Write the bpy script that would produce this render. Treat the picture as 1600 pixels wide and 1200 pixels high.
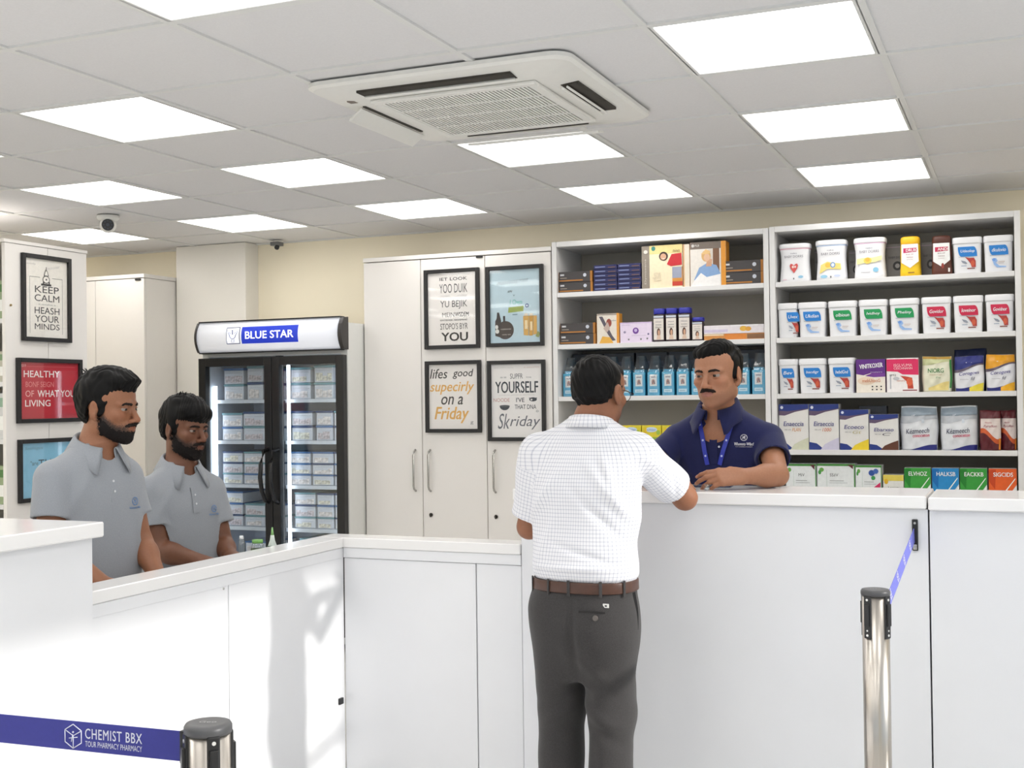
import bpy, bmesh, math, random
import numpy as np
from mathutils import Matrix, Vector
random.seed(7)
np.random.seed(7)
for _o in list(bpy.data.objects):
    bpy.data.objects.remove(_o)
scene = bpy.context.scene
C = scene.collection
PI = math.pi

# ------------------------------------------------------------------ camera
cam_data = bpy.data.cameras.new('camera')
cam = bpy.data.objects.new('camera', cam_data)
C.objects.link(cam)
cam_data.sensor_width = 36.0
cam_data.lens = 1891.835 / 1600.0 * 36.0
cam_data.clip_start = 0.02
right = Vector((0.9209483, 0.38947156, -0.01288903))
down = Vector((-0.01646388, 0.00584207, -0.99984739))
fwd = Vector((-0.38933683, 0.92101996, 0.01179246))
mw = Matrix.Identity(4)
for i in range(3):
    mw[i][0] = right[i]
    mw[i][1] = -down[i]
    mw[i][2] = -fwd[i]
mw[2][3] = 1.5
cam.matrix_world = mw
scene.camera = cam

# ------------------------------------------------------------------ world, sun, exposure
world = bpy.data.worlds.new('sky')
scene.world = world
world.use_nodes = True
_bg = world.node_tree.nodes['Background']
_bg.inputs[0].default_value = (0.80, 0.90, 1.0, 1)
_bg.inputs[1].default_value = 0.95
sun_data = bpy.data.lights.new('sun', 'SUN')
sun = bpy.data.objects.new('sun', sun_data)
C.objects.link(sun)
sun_data.energy = 2.9
sun_data.angle = math.radians(2.2)
sun_data.color = (1.0, 0.97, 0.92)
sun.rotation_euler = Vector((-0.92, 0.03, -0.350)).to_track_quat('-Z', 'Y').to_euler()
sun.location = (6, 3, 5)
PANEL = 5.0          # brightness of the ceiling light diffusers
scene.view_settings.view_transform = 'Standard'
scene.view_settings.look = 'None'
scene.view_settings.exposure = 0.0
scene.view_settings.gamma = 1.0
scene.view_settings.use_curve_mapping = False

# ------------------------------------------------------------------ materials
_mats = {}
def mat(name, col=(0.8, 0.8, 0.8), rough=0.5, metal=0.0, noise=0.03, scale=30.0, bump=0.0,
        emit=0.0, alpha=1.0, trans=0.0, coat=0.0, spec=0.5, sheen=0.0, stretch=None):
    """principled material with a faint procedural mottling"""
    if name in _mats:
        return _mats[name]
    m = bpy.data.materials.new(name)
    m.use_nodes = True
    nt = m.node_tree
    b = nt.nodes['Principled BSDF']
    b.inputs['Roughness'].default_value = rough
    b.inputs['Metallic'].default_value = metal
    b.inputs['Specular IOR Level'].default_value = spec
    b.inputs['Coat Weight'].default_value = coat
    b.inputs['Sheen Weight'].default_value = sheen
    b.inputs['Alpha'].default_value = alpha
    b.inputs['Transmission Weight'].default_value = trans
    tc = nt.nodes.new('ShaderNodeTexCoord')
    mp = nt.nodes.new('ShaderNodeMapping')
    if stretch:
        mp.inputs['Scale'].default_value = stretch
    nz = nt.nodes.new('ShaderNodeTexNoise')
    nz.inputs['Scale'].default_value = scale
    nz.inputs['Detail'].default_value = 3
    nt.links.new(tc.outputs['Object'], mp.inputs['Vector'])
    nt.links.new(mp.outputs['Vector'], nz.inputs['Vector'])
    rp = nt.nodes.new('ShaderNodeValToRGB')
    rp.color_ramp.elements[0].position = 0.3
    rp.color_ramp.elements[1].position = 0.7
    rp.color_ramp.elements[0].color = tuple(max(0, c * (1 - noise)) for c in col) + (1,)
    rp.color_ramp.elements[1].color = tuple(min(1, c * (1 + noise)) for c in col) + (1,)
    nt.links.new(nz.outputs['Fac'], rp.inputs['Fac'])
    nt.links.new(rp.outputs['Color'], b.inputs['Base Color'])
    if bump:
        bp = nt.nodes.new('ShaderNodeBump')
        bp.inputs['Strength'].default_value = bump
        bp.inputs['Distance'].default_value = 0.002
        nt.links.new(nz.outputs['Fac'], bp.inputs['Height'])
        nt.links.new(bp.outputs['Normal'], b.inputs['Normal'])
    if emit:
        b.inputs['Emission Color'].default_value = tuple(col) + (1,)
        b.inputs['Emission Strength'].default_value = emit
    _mats[name] = m
    return m

def S(r, g, b):
    """sRGB 0-255 to linear"""
    f = lambda c: ((c / 255 + 0.055) / 1.055) ** 2.4 if c > 10 else c / 255 / 12.92
    return (f(r), f(g), f(b))

_cm = {}
def ink(r, g, b, rough=0.45):
    """plain printed / moulded colour given in sRGB"""
    k = (r, g, b, rough)
    if k not in _cm:
        _cm[k] = mat('ink_%d_%d_%d_%d' % (r, g, b, int(rough * 100)), S(r, g, b), rough, noise=0.04, scale=60)
    return _cm[k]

def glass_mat(name, tint=(1, 1, 1), fac=0.12, rough=0.02):
    if name in _mats:
        return _mats[name]
    m = bpy.data.materials.new(name)
    m.use_nodes = True
    nt = m.node_tree
    nt.nodes.remove(nt.nodes['Principled BSDF'])
    out = nt.nodes['Material Output']
    tr = nt.nodes.new('ShaderNodeBsdfTransparent')
    tr.inputs[0].default_value = tuple(tint) + (1,)
    gl = nt.nodes.new('ShaderNodeBsdfGlossy')
    gl.inputs['Roughness'].default_value = rough
    fr = nt.nodes.new('ShaderNodeLayerWeight')
    ad = nt.nodes.new('ShaderNodeMath')
    ad.operation = 'ADD'
    ad.inputs[1].default_value = fac
    mx = nt.nodes.new('ShaderNodeMixShader')
    pw = nt.nodes.new('ShaderNodeMath')      # reflectance rises towards grazing view, both sides alike
    pw.operation = 'POWER'
    pw.inputs[1].default_value = 4.0
    sc = nt.nodes.new('ShaderNodeMath')
    sc.operation = 'MULTIPLY_ADD'
    sc.inputs[1].default_value = 0.75
    sc.inputs[2].default_value = 0.035
    fr.inputs['Blend'].default_value = 0.5
    nt.links.new(fr.outputs['Facing'], pw.inputs[0])
    nt.links.new(pw.outputs[0], sc.inputs[0])
    nt.links.new(sc.outputs[0], ad.inputs[0])
    nt.links.new(ad.outputs[0], mx.inputs[0])
    nt.links.new(tr.outputs[0], mx.inputs[1])
    nt.links.new(gl.outputs[0], mx.inputs[2])
    nt.links.new(mx.outputs[0], out.inputs[0])
    _mats[name] = m
    return m

M_WALL = mat('wall_cream_paint', S(252, 242, 218), 0.85, noise=0.012, scale=3)
M_PILLAR = mat('pillar_white_paint', S(240, 236, 228), 0.85, noise=0.012, scale=3)
M_FLOOR = mat('floor_grey_vinyl', S(205, 203, 200), 0.35, noise=0.05, scale=9)
M_TILE = mat('ceiling_tile_mineral', S(226, 225, 226), 0.95, noise=0.02, scale=160, bump=0.12)
M_TBAR = mat('ceiling_tbar_paint', S(226, 226, 224), 0.6, noise=0.01)
M_LAM = mat('white_laminate', S(235, 236, 239), 0.28, noise=0.008, scale=6, coat=0.25)
M_LAMTOP = mat('white_counter_top', S(244, 243, 242), 0.22, noise=0.01, scale=10, coat=0.3)
M_CAB = mat('cabinet_warm_white', S(233, 229, 224), 0.42, noise=0.008, scale=6)
M_SHELF = mat('shelf_white', S(226, 225, 224), 0.4, noise=0.008, scale=6)
M_SHELFBACK = mat('shelf_back_taupe', S(176, 170, 158), 0.6, noise=0.02, scale=8)
M_SEAM = mat('seam_grey', S(110, 108, 106), 0.7)
M_BLACK = mat('black_plastic', S(24, 24, 26), 0.35, noise=0.06)
M_FRAME = mat('black_frame_wood', S(26, 25, 26), 0.45, noise=0.1, scale=60)
M_STEEL = mat('brushed_steel', S(190, 184, 176), 0.28, 1.0, noise=0.05, scale=40, stretch=(8, 8, 0.2))
M_CHROME = mat('satin_nickel', S(196, 194, 190), 0.25, 1.0, noise=0.03)
M_ACW = mat('ac_white_plastic', S(236, 235, 230), 0.45, noise=0.01)
M_DARK = mat('dark_cavity', S(58, 54, 48), 0.8, noise=0.1)
M_BELT = mat('brown_leather', S(74, 46, 34), 0.4, noise=0.12, scale=40, bump=0.2)
M_GLASS = glass_mat('clear_glass', (0.96, 0.98, 0.99), 0.02)
M_PGLASS = glass_mat('picture_glass', (1, 1, 1), 0.0, 0.03)
M_BAG = glass_mat('clear_film', (0.95, 0.97, 0.98), 0.11, 0.14)
M_ACR = glass_mat('clear_acrylic', (0.9, 0.94, 0.95), 0.08, 0.08)

# ------------------------------------------------------------------ helpers
def tag(o, label=None, cat=None, group=None, kind=None):
    if label: o['label'] = label
    if cat: o['category'] = cat
    if group: o['group'] = group
    if kind: o['kind'] = kind
    return o

def thing(name, label, cat, loc=(0, 0, 0), rotz=0.0, group=None):
    o = bpy.data.objects.new(name, None)
    o.empty_display_size = 0.1
    C.objects.link(o)
    o.location = loc
    o.rotation_euler = (0, 0, rotz)
    return tag(o, label, cat, group)

def link(name, me, parent=None, loc=(0, 0, 0), rot=(0, 0, 0)):
    o = bpy.data.objects.new(name, me)
    C.objects.link(o)
    o.parent = parent
    o.location = loc
    o.rotation_euler = rot
    return o

def bm_box(bm, lo, hi, bev=0.0, seg=2, mi=0):
    r = bmesh.ops.create_cube(bm, size=1.0)
    vs = r['verts']
    for v in vs:
        v.co = Vector([lo[i] + (v.co[i] + 0.5) * (hi[i] - lo[i]) for i in range(3)])
    fs = set(f for v in vs for f in v.link_faces)
    for f in fs:
        f.material_index = mi
    if bev > 0:
        es = list(set(e for v in vs for e in v.link_edges))
        bmesh.ops.bevel(bm, geom=es, offset=bev, segments=seg, profile=0.7, affect='EDGES')

def bm_cyl(bm, a, b, r1, r2=None, seg=24, mi=0, cap=True):
    a = Vector(a); b = Vector(b)
    r2 = r1 if r2 is None else r2
    d = b - a
    q = d.to_track_quat('Z', 'Y').to_matrix()
    A = []; B = []
    for i in range(seg):
        t = 2 * PI * i / seg
        n = q @ Vector((math.cos(t), math.sin(t), 0))
        A.append(bm.verts.new(a + n * r1)); B.append(bm.verts.new(b + n * r2))
    for i in range(seg):
        j = (i + 1) % seg
        f = bm.faces.new((A[i], A[j], B[j], B[i])); f.smooth = True; f.material_index = mi
    if cap:
        bm.faces.new(A[::-1]).material_index = mi
        bm.faces.new(B).material_index = mi

def bm_tube(bm, pts, r, seg=8, mi=0):
    pts = [Vector(p) for p in pts]
    rr = r if isinstance(r, (list, tuple)) else [r] * len(pts)
    rings = []
    up = Vector((0.13, 0.27, 0.95))
    for i, p in enumerate(pts):
        t = (pts[min(i + 1, len(pts) - 1)] - pts[max(i - 1, 0)]).normalized()
        u = t.cross(up)
        if u.length < 1e-3: u = t.cross(Vector((1, 0, 0)))
        u.normalize(); v = t.cross(u)
        rings.append([bm.verts.new(p + (u * math.cos(2 * PI * k / seg) + v * math.sin(2 * PI * k / seg)) * rr[i]) for k in range(seg)])
    for A, B in zip(rings, rings[1:]):
        for k in range(seg):
            f = bm.faces.new((A[k], A[(k + 1) % seg], B[(k + 1) % seg], B[k])); f.smooth = True; f.material_index = mi
    bm.faces.new(rings[0][::-1]).material_index = mi
    bm.faces.new(rings[-1]).material_index = mi

def obj(name, bm, m, parent=None, loc=(0, 0, 0), rot=(0, 0, 0), smooth=False):
    me = bpy.data.meshes.new(name)
    bmesh.ops.recalc_face_normals(bm, faces=bm.faces[:])
    bm.to_mesh(me); bm.free()
    for x in (m if isinstance(m, (list, tuple)) else [m]):
        me.materials.append(x)
    if smooth:
        for p in me.polygons: p.use_smooth = True
    return link(name, me, parent, loc, rot)

def box(name, lo, hi, m, parent=None, bev=0.0, loc=(0, 0, 0), rot=(0, 0, 0), seg=2):
    bm = bmesh.new()
    bm_box(bm, lo, hi, bev, seg)
    return obj(name, bm, m, parent, loc, rot)

def struct(o):
    o['kind'] = 'structure'
    return o

_ftemp = bpy.data.curves.new('lettering_source', 'FONT')
_fobj = bpy.data.objects.new('lettering_source', _ftemp)
def text_mesh(body, w, h, bold=0.0, shear=0.0, space=1.0):
    """glyph outlines fitted to a w x h box, centred on the origin, in the local XY plane"""
    _ftemp.body = body
    _ftemp.size = 1.0
    _ftemp.offset = 0.0
    _ftemp.shear = shear
    _ftemp.space_character = space
    _ftemp.resolution_u = 3
    _ftemp.fill_mode = 'FRONT'
    me = bpy.data.meshes.new_from_object(_fobj)
    n = len(me.vertices)
    co = np.empty(n * 3, np.float32)
    me.vertices.foreach_get('co', co)
    co = co.reshape(-1, 3)
    mn, mx = co.min(0), co.max(0)
    if h is None:
        h = w * (mx[1] - mn[1]) / (mx[0] - mn[0])
    if w is None:
        w = h * (mx[0] - mn[0]) / (mx[1] - mn[1])
    co[:, 0] = (co[:, 0] - (mn[0] + mx[0]) / 2) / (mx[0] - mn[0]) * w
    co[:, 1] = (co[:, 1] - (mn[1] + mx[1]) / 2) / (mx[1] - mn[1]) * h
    me.vertices.foreach_set('co', co.ravel())
    me.materials.clear()
    if bold > 0:                      # heavier strokes: the glyphs repeated with tiny offsets
        b_ = bold * h * 0.9
        bm = bmesh.new()
        for i, (ox, oy) in enumerate(((-b_, 0), (b_, 0), (0, b_ * .7), (0, -b_ * .7))):
            k0 = len(bm.verts)
            bm.from_mesh(me)
            bm.verts.ensure_lookup_table()
            for v in bm.verts[k0:]:
                v.co.x += ox; v.co.y += oy; v.co.z += 0.00002 * i
        bm.to_mesh(me); bm.free()
    return me

def txt(body, x, z, w, h, m, parent, y=-0.001, bold=0.0, shear=0.0, rot=0.0, name='lettering', tilt=0.0, space=1.0):
    """flat lettering on a surface that faces local -Y"""
    me = text_mesh(body, w, h, bold, shear, space)
    me.materials.append(m)
    me.name = name
    o = link(name, me, parent, (x, y, z), (PI / 2 + tilt, rot, 0))
    return o

def ell(cx, cz, rx, rz, n=20, a0=0.0, a1=2 * PI):
    k = n if abs(a1 - a0 - 2 * PI) > 1e-6 else n
    full = abs(a1 - a0 - 2 * PI) < 1e-6
    return [(cx + rx * math.cos(a0 + (a1 - a0) * i / (n if full else n - 1)), cz + rz * math.sin(a0 + (a1 - a0) * i / (n if full else n - 1))) for i in range(n)]

def rect(x0, z0, x1, z1):
    return [(x0, z0), (x1, z0), (x1, z1), (x0, z1)]

def leaf(x0, z0, x1, z1, r=0.5):
    """block with two opposite corners widely rounded (top right, bottom left)"""
    rr = min(x1 - x0, z1 - z0) * r
    p = []
    for i in range(7):
        t = PI + PI / 2 * i / 6
        p.append((x0 + rr + rr * math.cos(t), z0 + rr + rr * math.sin(t)))
    p.append((x1, z0))
    for i in range(7):
        t = PI / 2 * i / 6
        p.append((x1 - rr + rr * math.cos(t), z1 - rr + rr * math.sin(t)))
    p.append((x0, z1))
    return p

def prints(polys, parent, y, name='print', tilt=0.0, loc=(0, 0, 0)):
    """flat printed shapes on a face towards -Y: list of (outline [(x,z)..], material)"""
    bm = bmesh.new(); ms = []
    for k, (pts, m) in enumerate(polys):
        if m not in ms: ms.append(m)
        vs = [bm.verts.new((p[0], y - 0.00025 * k, p[1])) for p in pts]
        f = bm.faces.new(vs)
        f.material_index = ms.index(m)
    me = bpy.data.meshes.new(name)
    bm.normal_update()
    for f in bm.faces:
        if f.normal.y > 0: f.normal_flip()
    bm.to_mesh(me); bm.free()
    for m in ms: me.materials.append(m)
    return link(name, me, parent, loc, (tilt, 0, 0))

def ring_mesh(bm, rings, close=True, cap=(True, True), smooth=True, mi=0):
    vs = [[bm.verts.new(p) for p in r] for r in rings]
    n = len(vs[0])
    for A, B in zip(vs, vs[1:]):
        for k in range(n if close else n - 1):
            f = bm.faces.new((A[k], A[(k + 1) % n], B[(k + 1) % n], B[k])); f.smooth = smooth; f.material_index = mi
    if cap[0]: bm.faces.new(vs[0][::-1]).material_index = mi
    if cap[1]: bm.faces.new(vs[-1]).material_index = mi

def superell(a, b, z, n=4.0, k=32, cx=0.0, cy=0.0):
    out = []
    for i in range(k):
        t = 2 * PI * i / k
        c, s = math.cos(t), math.sin(t)
        out.append((cx + a * math.copysign(abs(c) ** (2 / n), c), cy + b * math.copysign(abs(s) ** (2 / n), s), z))
    return out

# ------------------------------------------------------------------ room shell
ZC = 2.57
YB = 6.92
XL, XR, YN = -7.2, 1.75, -2.6
struct(box('floor', (XL, YN, -0.05), (XR, YB, 0), M_FLOOR))
struct(box('wall_back', (XL, YB, 0), (XR + .1, YB + 0.1, ZC + 0.15), M_WALL))
struct(box('wall_left', (XL - 0.1, YN, 0), (XL, YB + 0.1, ZC + 0.15), M_WALL))
# right wall: big shop window towards the sun, off to the side of the view
bm = bmesh.new()
WY0, WY1, WZ0, WZ1 = 0.2, 4.12, 0.12, 2.50
bm_box(bm, (XR, YN, 0), (XR + 0.1, WY0, ZC + .15))
bm_box(bm, (XR, WY1, 0), (XR + 0.1, YB + .1, ZC + .15))
bm_box(bm, (XR, WY0, 0), (XR + 0.1, WY1, WZ0))
bm_box(bm, (XR, WY0, WZ1), (XR + 0.1, WY1, ZC + .15))
struct(obj('wall_right', bm, M_WALL))
bm = bmesh.new()
for y in (WY0 + 0.02, 1.9, WY1 - 0.02):
    bm_box(bm, (XR + .03, y - 0.025, WZ0), (XR + .07, y + 0.025, WZ1), 0.003)
bm_box(bm, (XR + .03, WY0, WZ0), (XR + .07, WY1, WZ0 + .05), 0.003)
bm_box(bm, (XR + .03, WY0, WZ1 - .05), (XR + .07, WY1, WZ1), 0.003)
struct(obj('window_1', bm, M_CHROME))
# wall behind the camera: shop front with wide openings
bm = bmesh.new()
bm_box(bm, (XL - .1, YN - 0.1, ZC - 0.22), (XR + .1, YN, ZC + .15))
bm_box(bm, (XL - .1, YN - 0.1, 0), (XR + .1, YN, 0.25))
for x in (XL, -5.0, -2.7, -0.5, XR):
    bm_box(bm, (x - 0.1, YN - 0.1, 0.25), (x + 0.1, YN, ZC - 0.22))
struct(obj('wall_front', bm, M_PILLAR))
# white pillar against the back wall
struct(box('wall_pillar', (-5.36, 6.77, 0), (-4.79, YB, ZC), M_PILLAR, bev=0.004))

# suspended ceiling: T-bar grid + one tile per cell, light panels in every other cell
GX0, GY0, GS = -0.392, 6.362, 0.601
bm = bmesh.new()
x_lines = [GX0 - GS * k for k in range(-3, 12)]
for x in x_lines:
    if XL < x < XR:
        bm_box(bm, (x - 0.012, YN, ZC - 0.004), (x + 0.012, YB, ZC + 0.03))
for j in range(0, 15):
    y = GY0 - GS * j
    if YN < y < YB:
        bm_box(bm, (XL, y - 0.012, ZC - 0.0045), (XR, y + 0.012, ZC + 0.029))
ceiling = struct(obj('ceiling', bm, M_TBAR))
struct(box('trim_1', (XL, YB - 0.022, ZC - 0.006), (XR, YB, ZC + 0.02), M_TBAR))
def tile_mesh(w, d):
    b = bmesh.new()
    bm_box(b, (-w / 2, -d / 2, 0.003), (w / 2, d / 2, 0.018), 0.002, 1)
    me = bpy.data.meshes.new('ceiling_tile')
    b.to_mesh(me); b.free()
    me.materials.append(M_TILE)
    return me
_tm = tile_mesh(GS - 0.006, GS - 0.006)
_edge = {}
M_DIFF = mat('light_diffuser', (1.0, 0.985, 0.96), 0.5, emit=PANEL, noise=0.0)
ordin = ['first', 'second', 'third', 'fourth', 'fifth', 'sixth', 'seventh', 'eighth', 'ninth', 'tenth', 'eleventh', 'twelfth', 'thirteenth', 'fourteenth', 'fifteenth']
# cell (k, j): x from GX0-GS*(k) - GS .. GX0-GS*k ; y from GY0-GS*(j+1) .. GY0-GS*j
light_cells = []
for k in range(-4, 12):
    x1 = GX0 - GS * k
    x0 = x1 - GS
    x0c, x1c = max(x0, XL), min(x1, XR)
    if x1c - x0c < 0.03: continue
    for j in range(-1, 15):
        y1 = GY0 - GS * j
        y0 = y1 - GS
        y0c, y1c = max(y0, YN), min(y1, YB)
        if y1c - y0c < 0.03: continue
        if k % 2 == 0 and j % 2 == 0 and j >= 0 and (k, j) != (2, 4) and x1c - x0c > 0.55 and y1c - y0c > .55:
            light_cells.append((k, j, (x0 + x1) / 2, (y0 + y1) / 2))
            continue
        key = (round(x1c - x0c, 3), round(y1c - y0c, 3))
        if key == (round(GS, 3), round(GS, 3)):
            me = _tm
        else:
            me = _edge.setdefault(key, None) or tile_mesh(key[0] - 0.006, key[1] - 0.006)
            _edge[key] = me
        link('ceiling_tile', me, ceiling, ((x0c + x1c) / 2, (y0c + y1c) / 2, ZC))
bm = bmesh.new()
h = GS / 2 - 0.006
for a in ((-h, -h, h, -h + .016), (-h, h - .016, h, h), (-h, -h, -h + .016, h), (h - .016, -h, h, h)):
    bm_box(bm, (a[0], a[1], -0.004), (a[2], a[3], 0.03), 0.0015, 1)
me_lf = bpy.data.meshes.new('frame'); bm.to_mesh(me_lf); bm.free(); me_lf.materials.append(M_TBAR)
bm = bmesh.new()
bm_box(bm, (-h + .014, -h + .014, 0.0), (h - .014, h - .014, 0.008))
me_ld = bpy.data.meshes.new('diffuser'); bm.to_mesh(me_ld); bm.free(); me_ld.materials.append(M_DIFF)
rowname = {0: 'row nearest back wall', 2: 'second row from back wall', 4: 'third row from back wall',
           6: 'fourth row from back wall', 8: 'fifth row from back wall', 10: 'sixth row from back wall',
           12: 'seventh row from back wall', 14: 'eighth row from back wall'}
colname = {-2: 'column beyond the counter joint', 0: 'column above the clerk', 2: 'air conditioner column',
           4: 'column left of the air conditioner', 6: 'column above the drinks fridge', 8: 'column over the far-left posters', 10: 'far left column'}
for (k, j, x, y) in light_cells:
    col = colname[k]
    t = thing('ceiling_light', 'square LED panel, %s, %s' % (col, rowname[j]), 'ceiling light', (x, y, ZC), group='LED ceiling panels')
    link('frame', me_lf, t); link('diffuser', me_ld, t)
# ------------------------------------------------------------------ counters
def panel(name, lo, hi, m, parent, bev=0.0015):
    return box(name, lo, hi, m, parent, bev, seg=1)

# high service counter (front face y = 4.22, top 1.16)
t = thing('service_counter', 'tall white service counter in front of the customer', 'counter', (0, 0, 0))
panel('front_panel', (-1.755, 4.222, 0.0), (-0.2995, 4.245, 1.115), M_LAM, t)
panel('end_panel', (-1.755, 4.247, 0.0), (-1.730, 4.52, 1.115), M_LAM, t)
panel('back_panel', (-1.728, 4.50, 0.0), (-0.2995, 4.52, 1.115), M_LAM, t)
panel('counter_top', (-1.780, 4.20, 1.117), (-0.3020, 4.56, 1.16), M_LAMTOP, t, 0.004)
t = thing('service_counter', 'white service counter section at the right edge, beyond the dark vertical joint', 'counter', (0, 0, 0))
panel('front_panel', (-0.2945, 4.222, 0.0), (1.2, 4.245, 1.112), M_LAM, t)
panel('back_panel', (-0.2945, 4.50, 0.0), (1.2, 4.52, 1.112), M_LAM, t)
panel('end_panel', (1.175, 4.247, 0.0), (1.2, 4.498, 1.112), M_LAM, t)
panel('counter_top', (-0.2960, 4.195, 1.114), (1.22, 4.56, 1.157), M_LAMTOP, t, 0.004)

# left tall counter
t = thing('service_counter', 'white counter with overhanging top at the left edge, beside the blue belt', 'counter', (0, 0, 0))
panel('side_panel', (-2.495, 0.3, 0.0), (-2.470, 2.735, 1.115), M_LAM, t)
panel('end_panel', (-3.25, 2.712, 0.0), (-2.497, 2.735, 1.115), M_LAM, t)
panel('back_panel', (-3.25, 0.3, 0.0), (-3.225, 2.710, 1.115), M_LAM, t)
panel('counter_top', (-3.28, 0.28, 1.117), (-2.445, 2.757, 1.16), M_LAMTOP, t, 0.004)

# low partition counter: run along y then along x
t = thing('low_counter', 'low white counter partition in front of the two men in grey polo shirts', 'counter', (0, 0, 0))
panel('front_panel', (-2.550, 2.742, 0.0), (-2.530, 3.457, 0.908), M_LAM, t)
panel('front_panel', (-2.550, 3.461, 0.0), (-2.530, 4.222, 0.908), M_LAM, t)
panel('back_panel', (-2.640, 2.742, 0.0), (-2.620, 4.30, 0.908), M_LAM, t)
panel('counter_top', (-2.645, 2.738, 0.910), (-2.524, 4.212, 0.95), M_LAMTOP, t, 0.003)
panel('rail', (-2.531, 2.745, 0.870), (-2.527, 4.205, 0.909), M_LAM, t, 0.001)
bm = bmesh.new(); bm_cyl(bm, (-2.5305, 3.43, 0.862), (-2.528, 3.43, 0.862), 0.004, seg=12); obj('screw_cover', bm, M_CHROME, t)
bm = bmesh.new(); bm_box(bm, (-2.531, 4.17, 0.29), (-2.522, 4.20, 0.315), 0.003); obj('door_stop', bm, M_BLACK, t)
o = panel('work_ledge', (-2.80, 2.76, 0.81), (-2.642, 4.25, 0.835), M_LAMTOP, None, 0.003)
tag(o, 'narrow white work ledge behind the low partition, under the small bottles', 'ledge')
t = thing('low_counter', 'low white counter partition between the corner post and the service counter', 'counter', (0, 0, 0))
panel('front_panel', (-2.528, 4.224, 0.0), (-1.947, 4.244, 0.868), M_LAM, t)
panel('front_panel', (-1.943, 4.224, 0.0), (-1.757, 4.244, 0.868), M_LAM, t)
panel('back_panel', (-2.528, 4.31, 0.0), (-1.757, 4.33, 0.908), M_LAM, t)
panel('rail', (-2.528, 4.218, 0.870), (-1.757, 4.244, 0.909), M_LAM, t, 0.001)
panel('counter_top', (-2.645, 4.213, 0.910), (-1.757, 4.335, 0.95), M_LAMTOP, t, 0.003)

# small acrylic piece lying on the counter
bm = bmesh.new()
bm_cyl(bm, (0, 0, 0), (0, 0, 0.022), 0.011, 0.009, 16)
o = obj('clear_cap', bm, M_ACR, None, (-1.055, 4.285, 1.1605))
tag(o, 'small clear plastic cap standing on the service counter below the clerk\'s hand', 'cap')
o = box('acrylic_plate', (-0.10, -0.05, 0), (0.10, 0.05, 0.004), M_ACR, None, 0.001, (-1.10, 4.43, 1.1603), (0, 0, 0.1))
tag(o, 'thin clear acrylic plate lying on the service counter in front of the clerk', 'plate')

# little bottles on the inner ledge
def small_bottle(loc, prof, m, label, cap, capm, band=None):
    t = thing('small_bottle', label, 'bottle', loc, 0, 'small bottles on the inner ledge')
    bm = bmesh.new()
    ring_mesh(bm, [[(r * math.cos(2 * PI * k / 16), r * math.sin(2 * PI * k / 16), z) for k in range(16)] for r, z in prof])
    obj('bottle_body', bm, m, t)
    z0 = prof[-1][1]
    bm = bmesh.new(); bm_cyl(bm, (0, 0, z0), (0, 0, z0 + cap[1]), cap[0], cap[0] * cap[2], 16); obj('bottle_cap', bm, capm, t)
    if band:
        bm = bmesh.new(); bm_cyl(bm, (0, 0, band[0]), (0, 0, band[1]), band[2], seg=20, cap=False); obj('bottle_label', bm, band[3], t)
small_bottle((-2.74, 3.83, 0.8355), [(0.012, 0), (0.013, 0.004), (0.012, 0.03), (0.014, 0.06), (0.012, 0.09), (0.013, 0.12), (0.008, 0.145)], M_ACR,
             'ribbed clear glass bottle on the inner ledge beside the left forearm', (0.009, 0.012, 0.8), ink(225, 228, 230))
small_bottle((-2.72, 3.905, 0.8355), [(0.024, 0), (0.026, 0.004), (0.026, 0.105), (0.02, 0.122)], M_ACR,
             'squat clear jar with green contents between two bottles on the ledge', (0.021, 0.012, 1.0), ink(120, 175, 90), (0.02, 0.1, 0.0265, ink(96, 120, 84)))
small_bottle((-2.70, 3.975, 0.8355), [(0.018, 0), (0.019, 0.004), (0.019, 0.10), (0.01, 0.125), (0.007, 0.145)], ink(210, 220, 214, 0.2),
             'slim nozzle bottle with a dark green label on the inner ledge', (0.006, 0.03, 0.4), ink(150, 200, 130), (0.03, 0.105, 0.0195, ink(52, 92, 62)))

# ------------------------------------------------------------------ shelving on the back wall
ZB = [2.095, 1.800, 1.505, 1.210, 0.915, 0.50, 0.10]    # upper faces of the boards
YF, YR = 6.43, 6.86
def shelf_unit(x0, x1, ztop, label):
    t = thing('shelf_unit', label, 'shelf', (0, 0, 0))
    panel('side_panel', (x0, YF, 0), (x0 + 0.028, YR, ztop), M_SHELF, t)
    panel('side_panel', (x1 - 0.028, YF, 0), (x1, YR, ztop), M_SHELF, t)
    panel('top_board', (x0 + 0.029, YF, ztop - 0.03), (x1 - 0.029, YR, ztop), M_SHELF, t)
    panel('back_board', (x0 + 0.029, YR - 0.012, 0.02), (x1 - 0.029, YR - 0.002, ztop - 0.031), M_SHELFBACK, t)
    for z in ZB:
        panel('shelf_board', (x0 + 0.029, YF + 0.002, z - 0.026), (x1 - 0.029, YR - 0.013, z), M_SHELF, t)
    panel('plinth', (x0 + 0.029, YF + 0.02, 0.0), (x1 - 0.029, YF + 0.04, 0.073), M_SHELF, t)
shelf_unit(-2.463, -1.234, 2.385, 'white open shelf unit holding blue packs, beside the poster cabinet')
shelf_unit(-1.230, -0.004, 2.390, 'white open shelf unit holding white tubs at the right edge')

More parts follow.
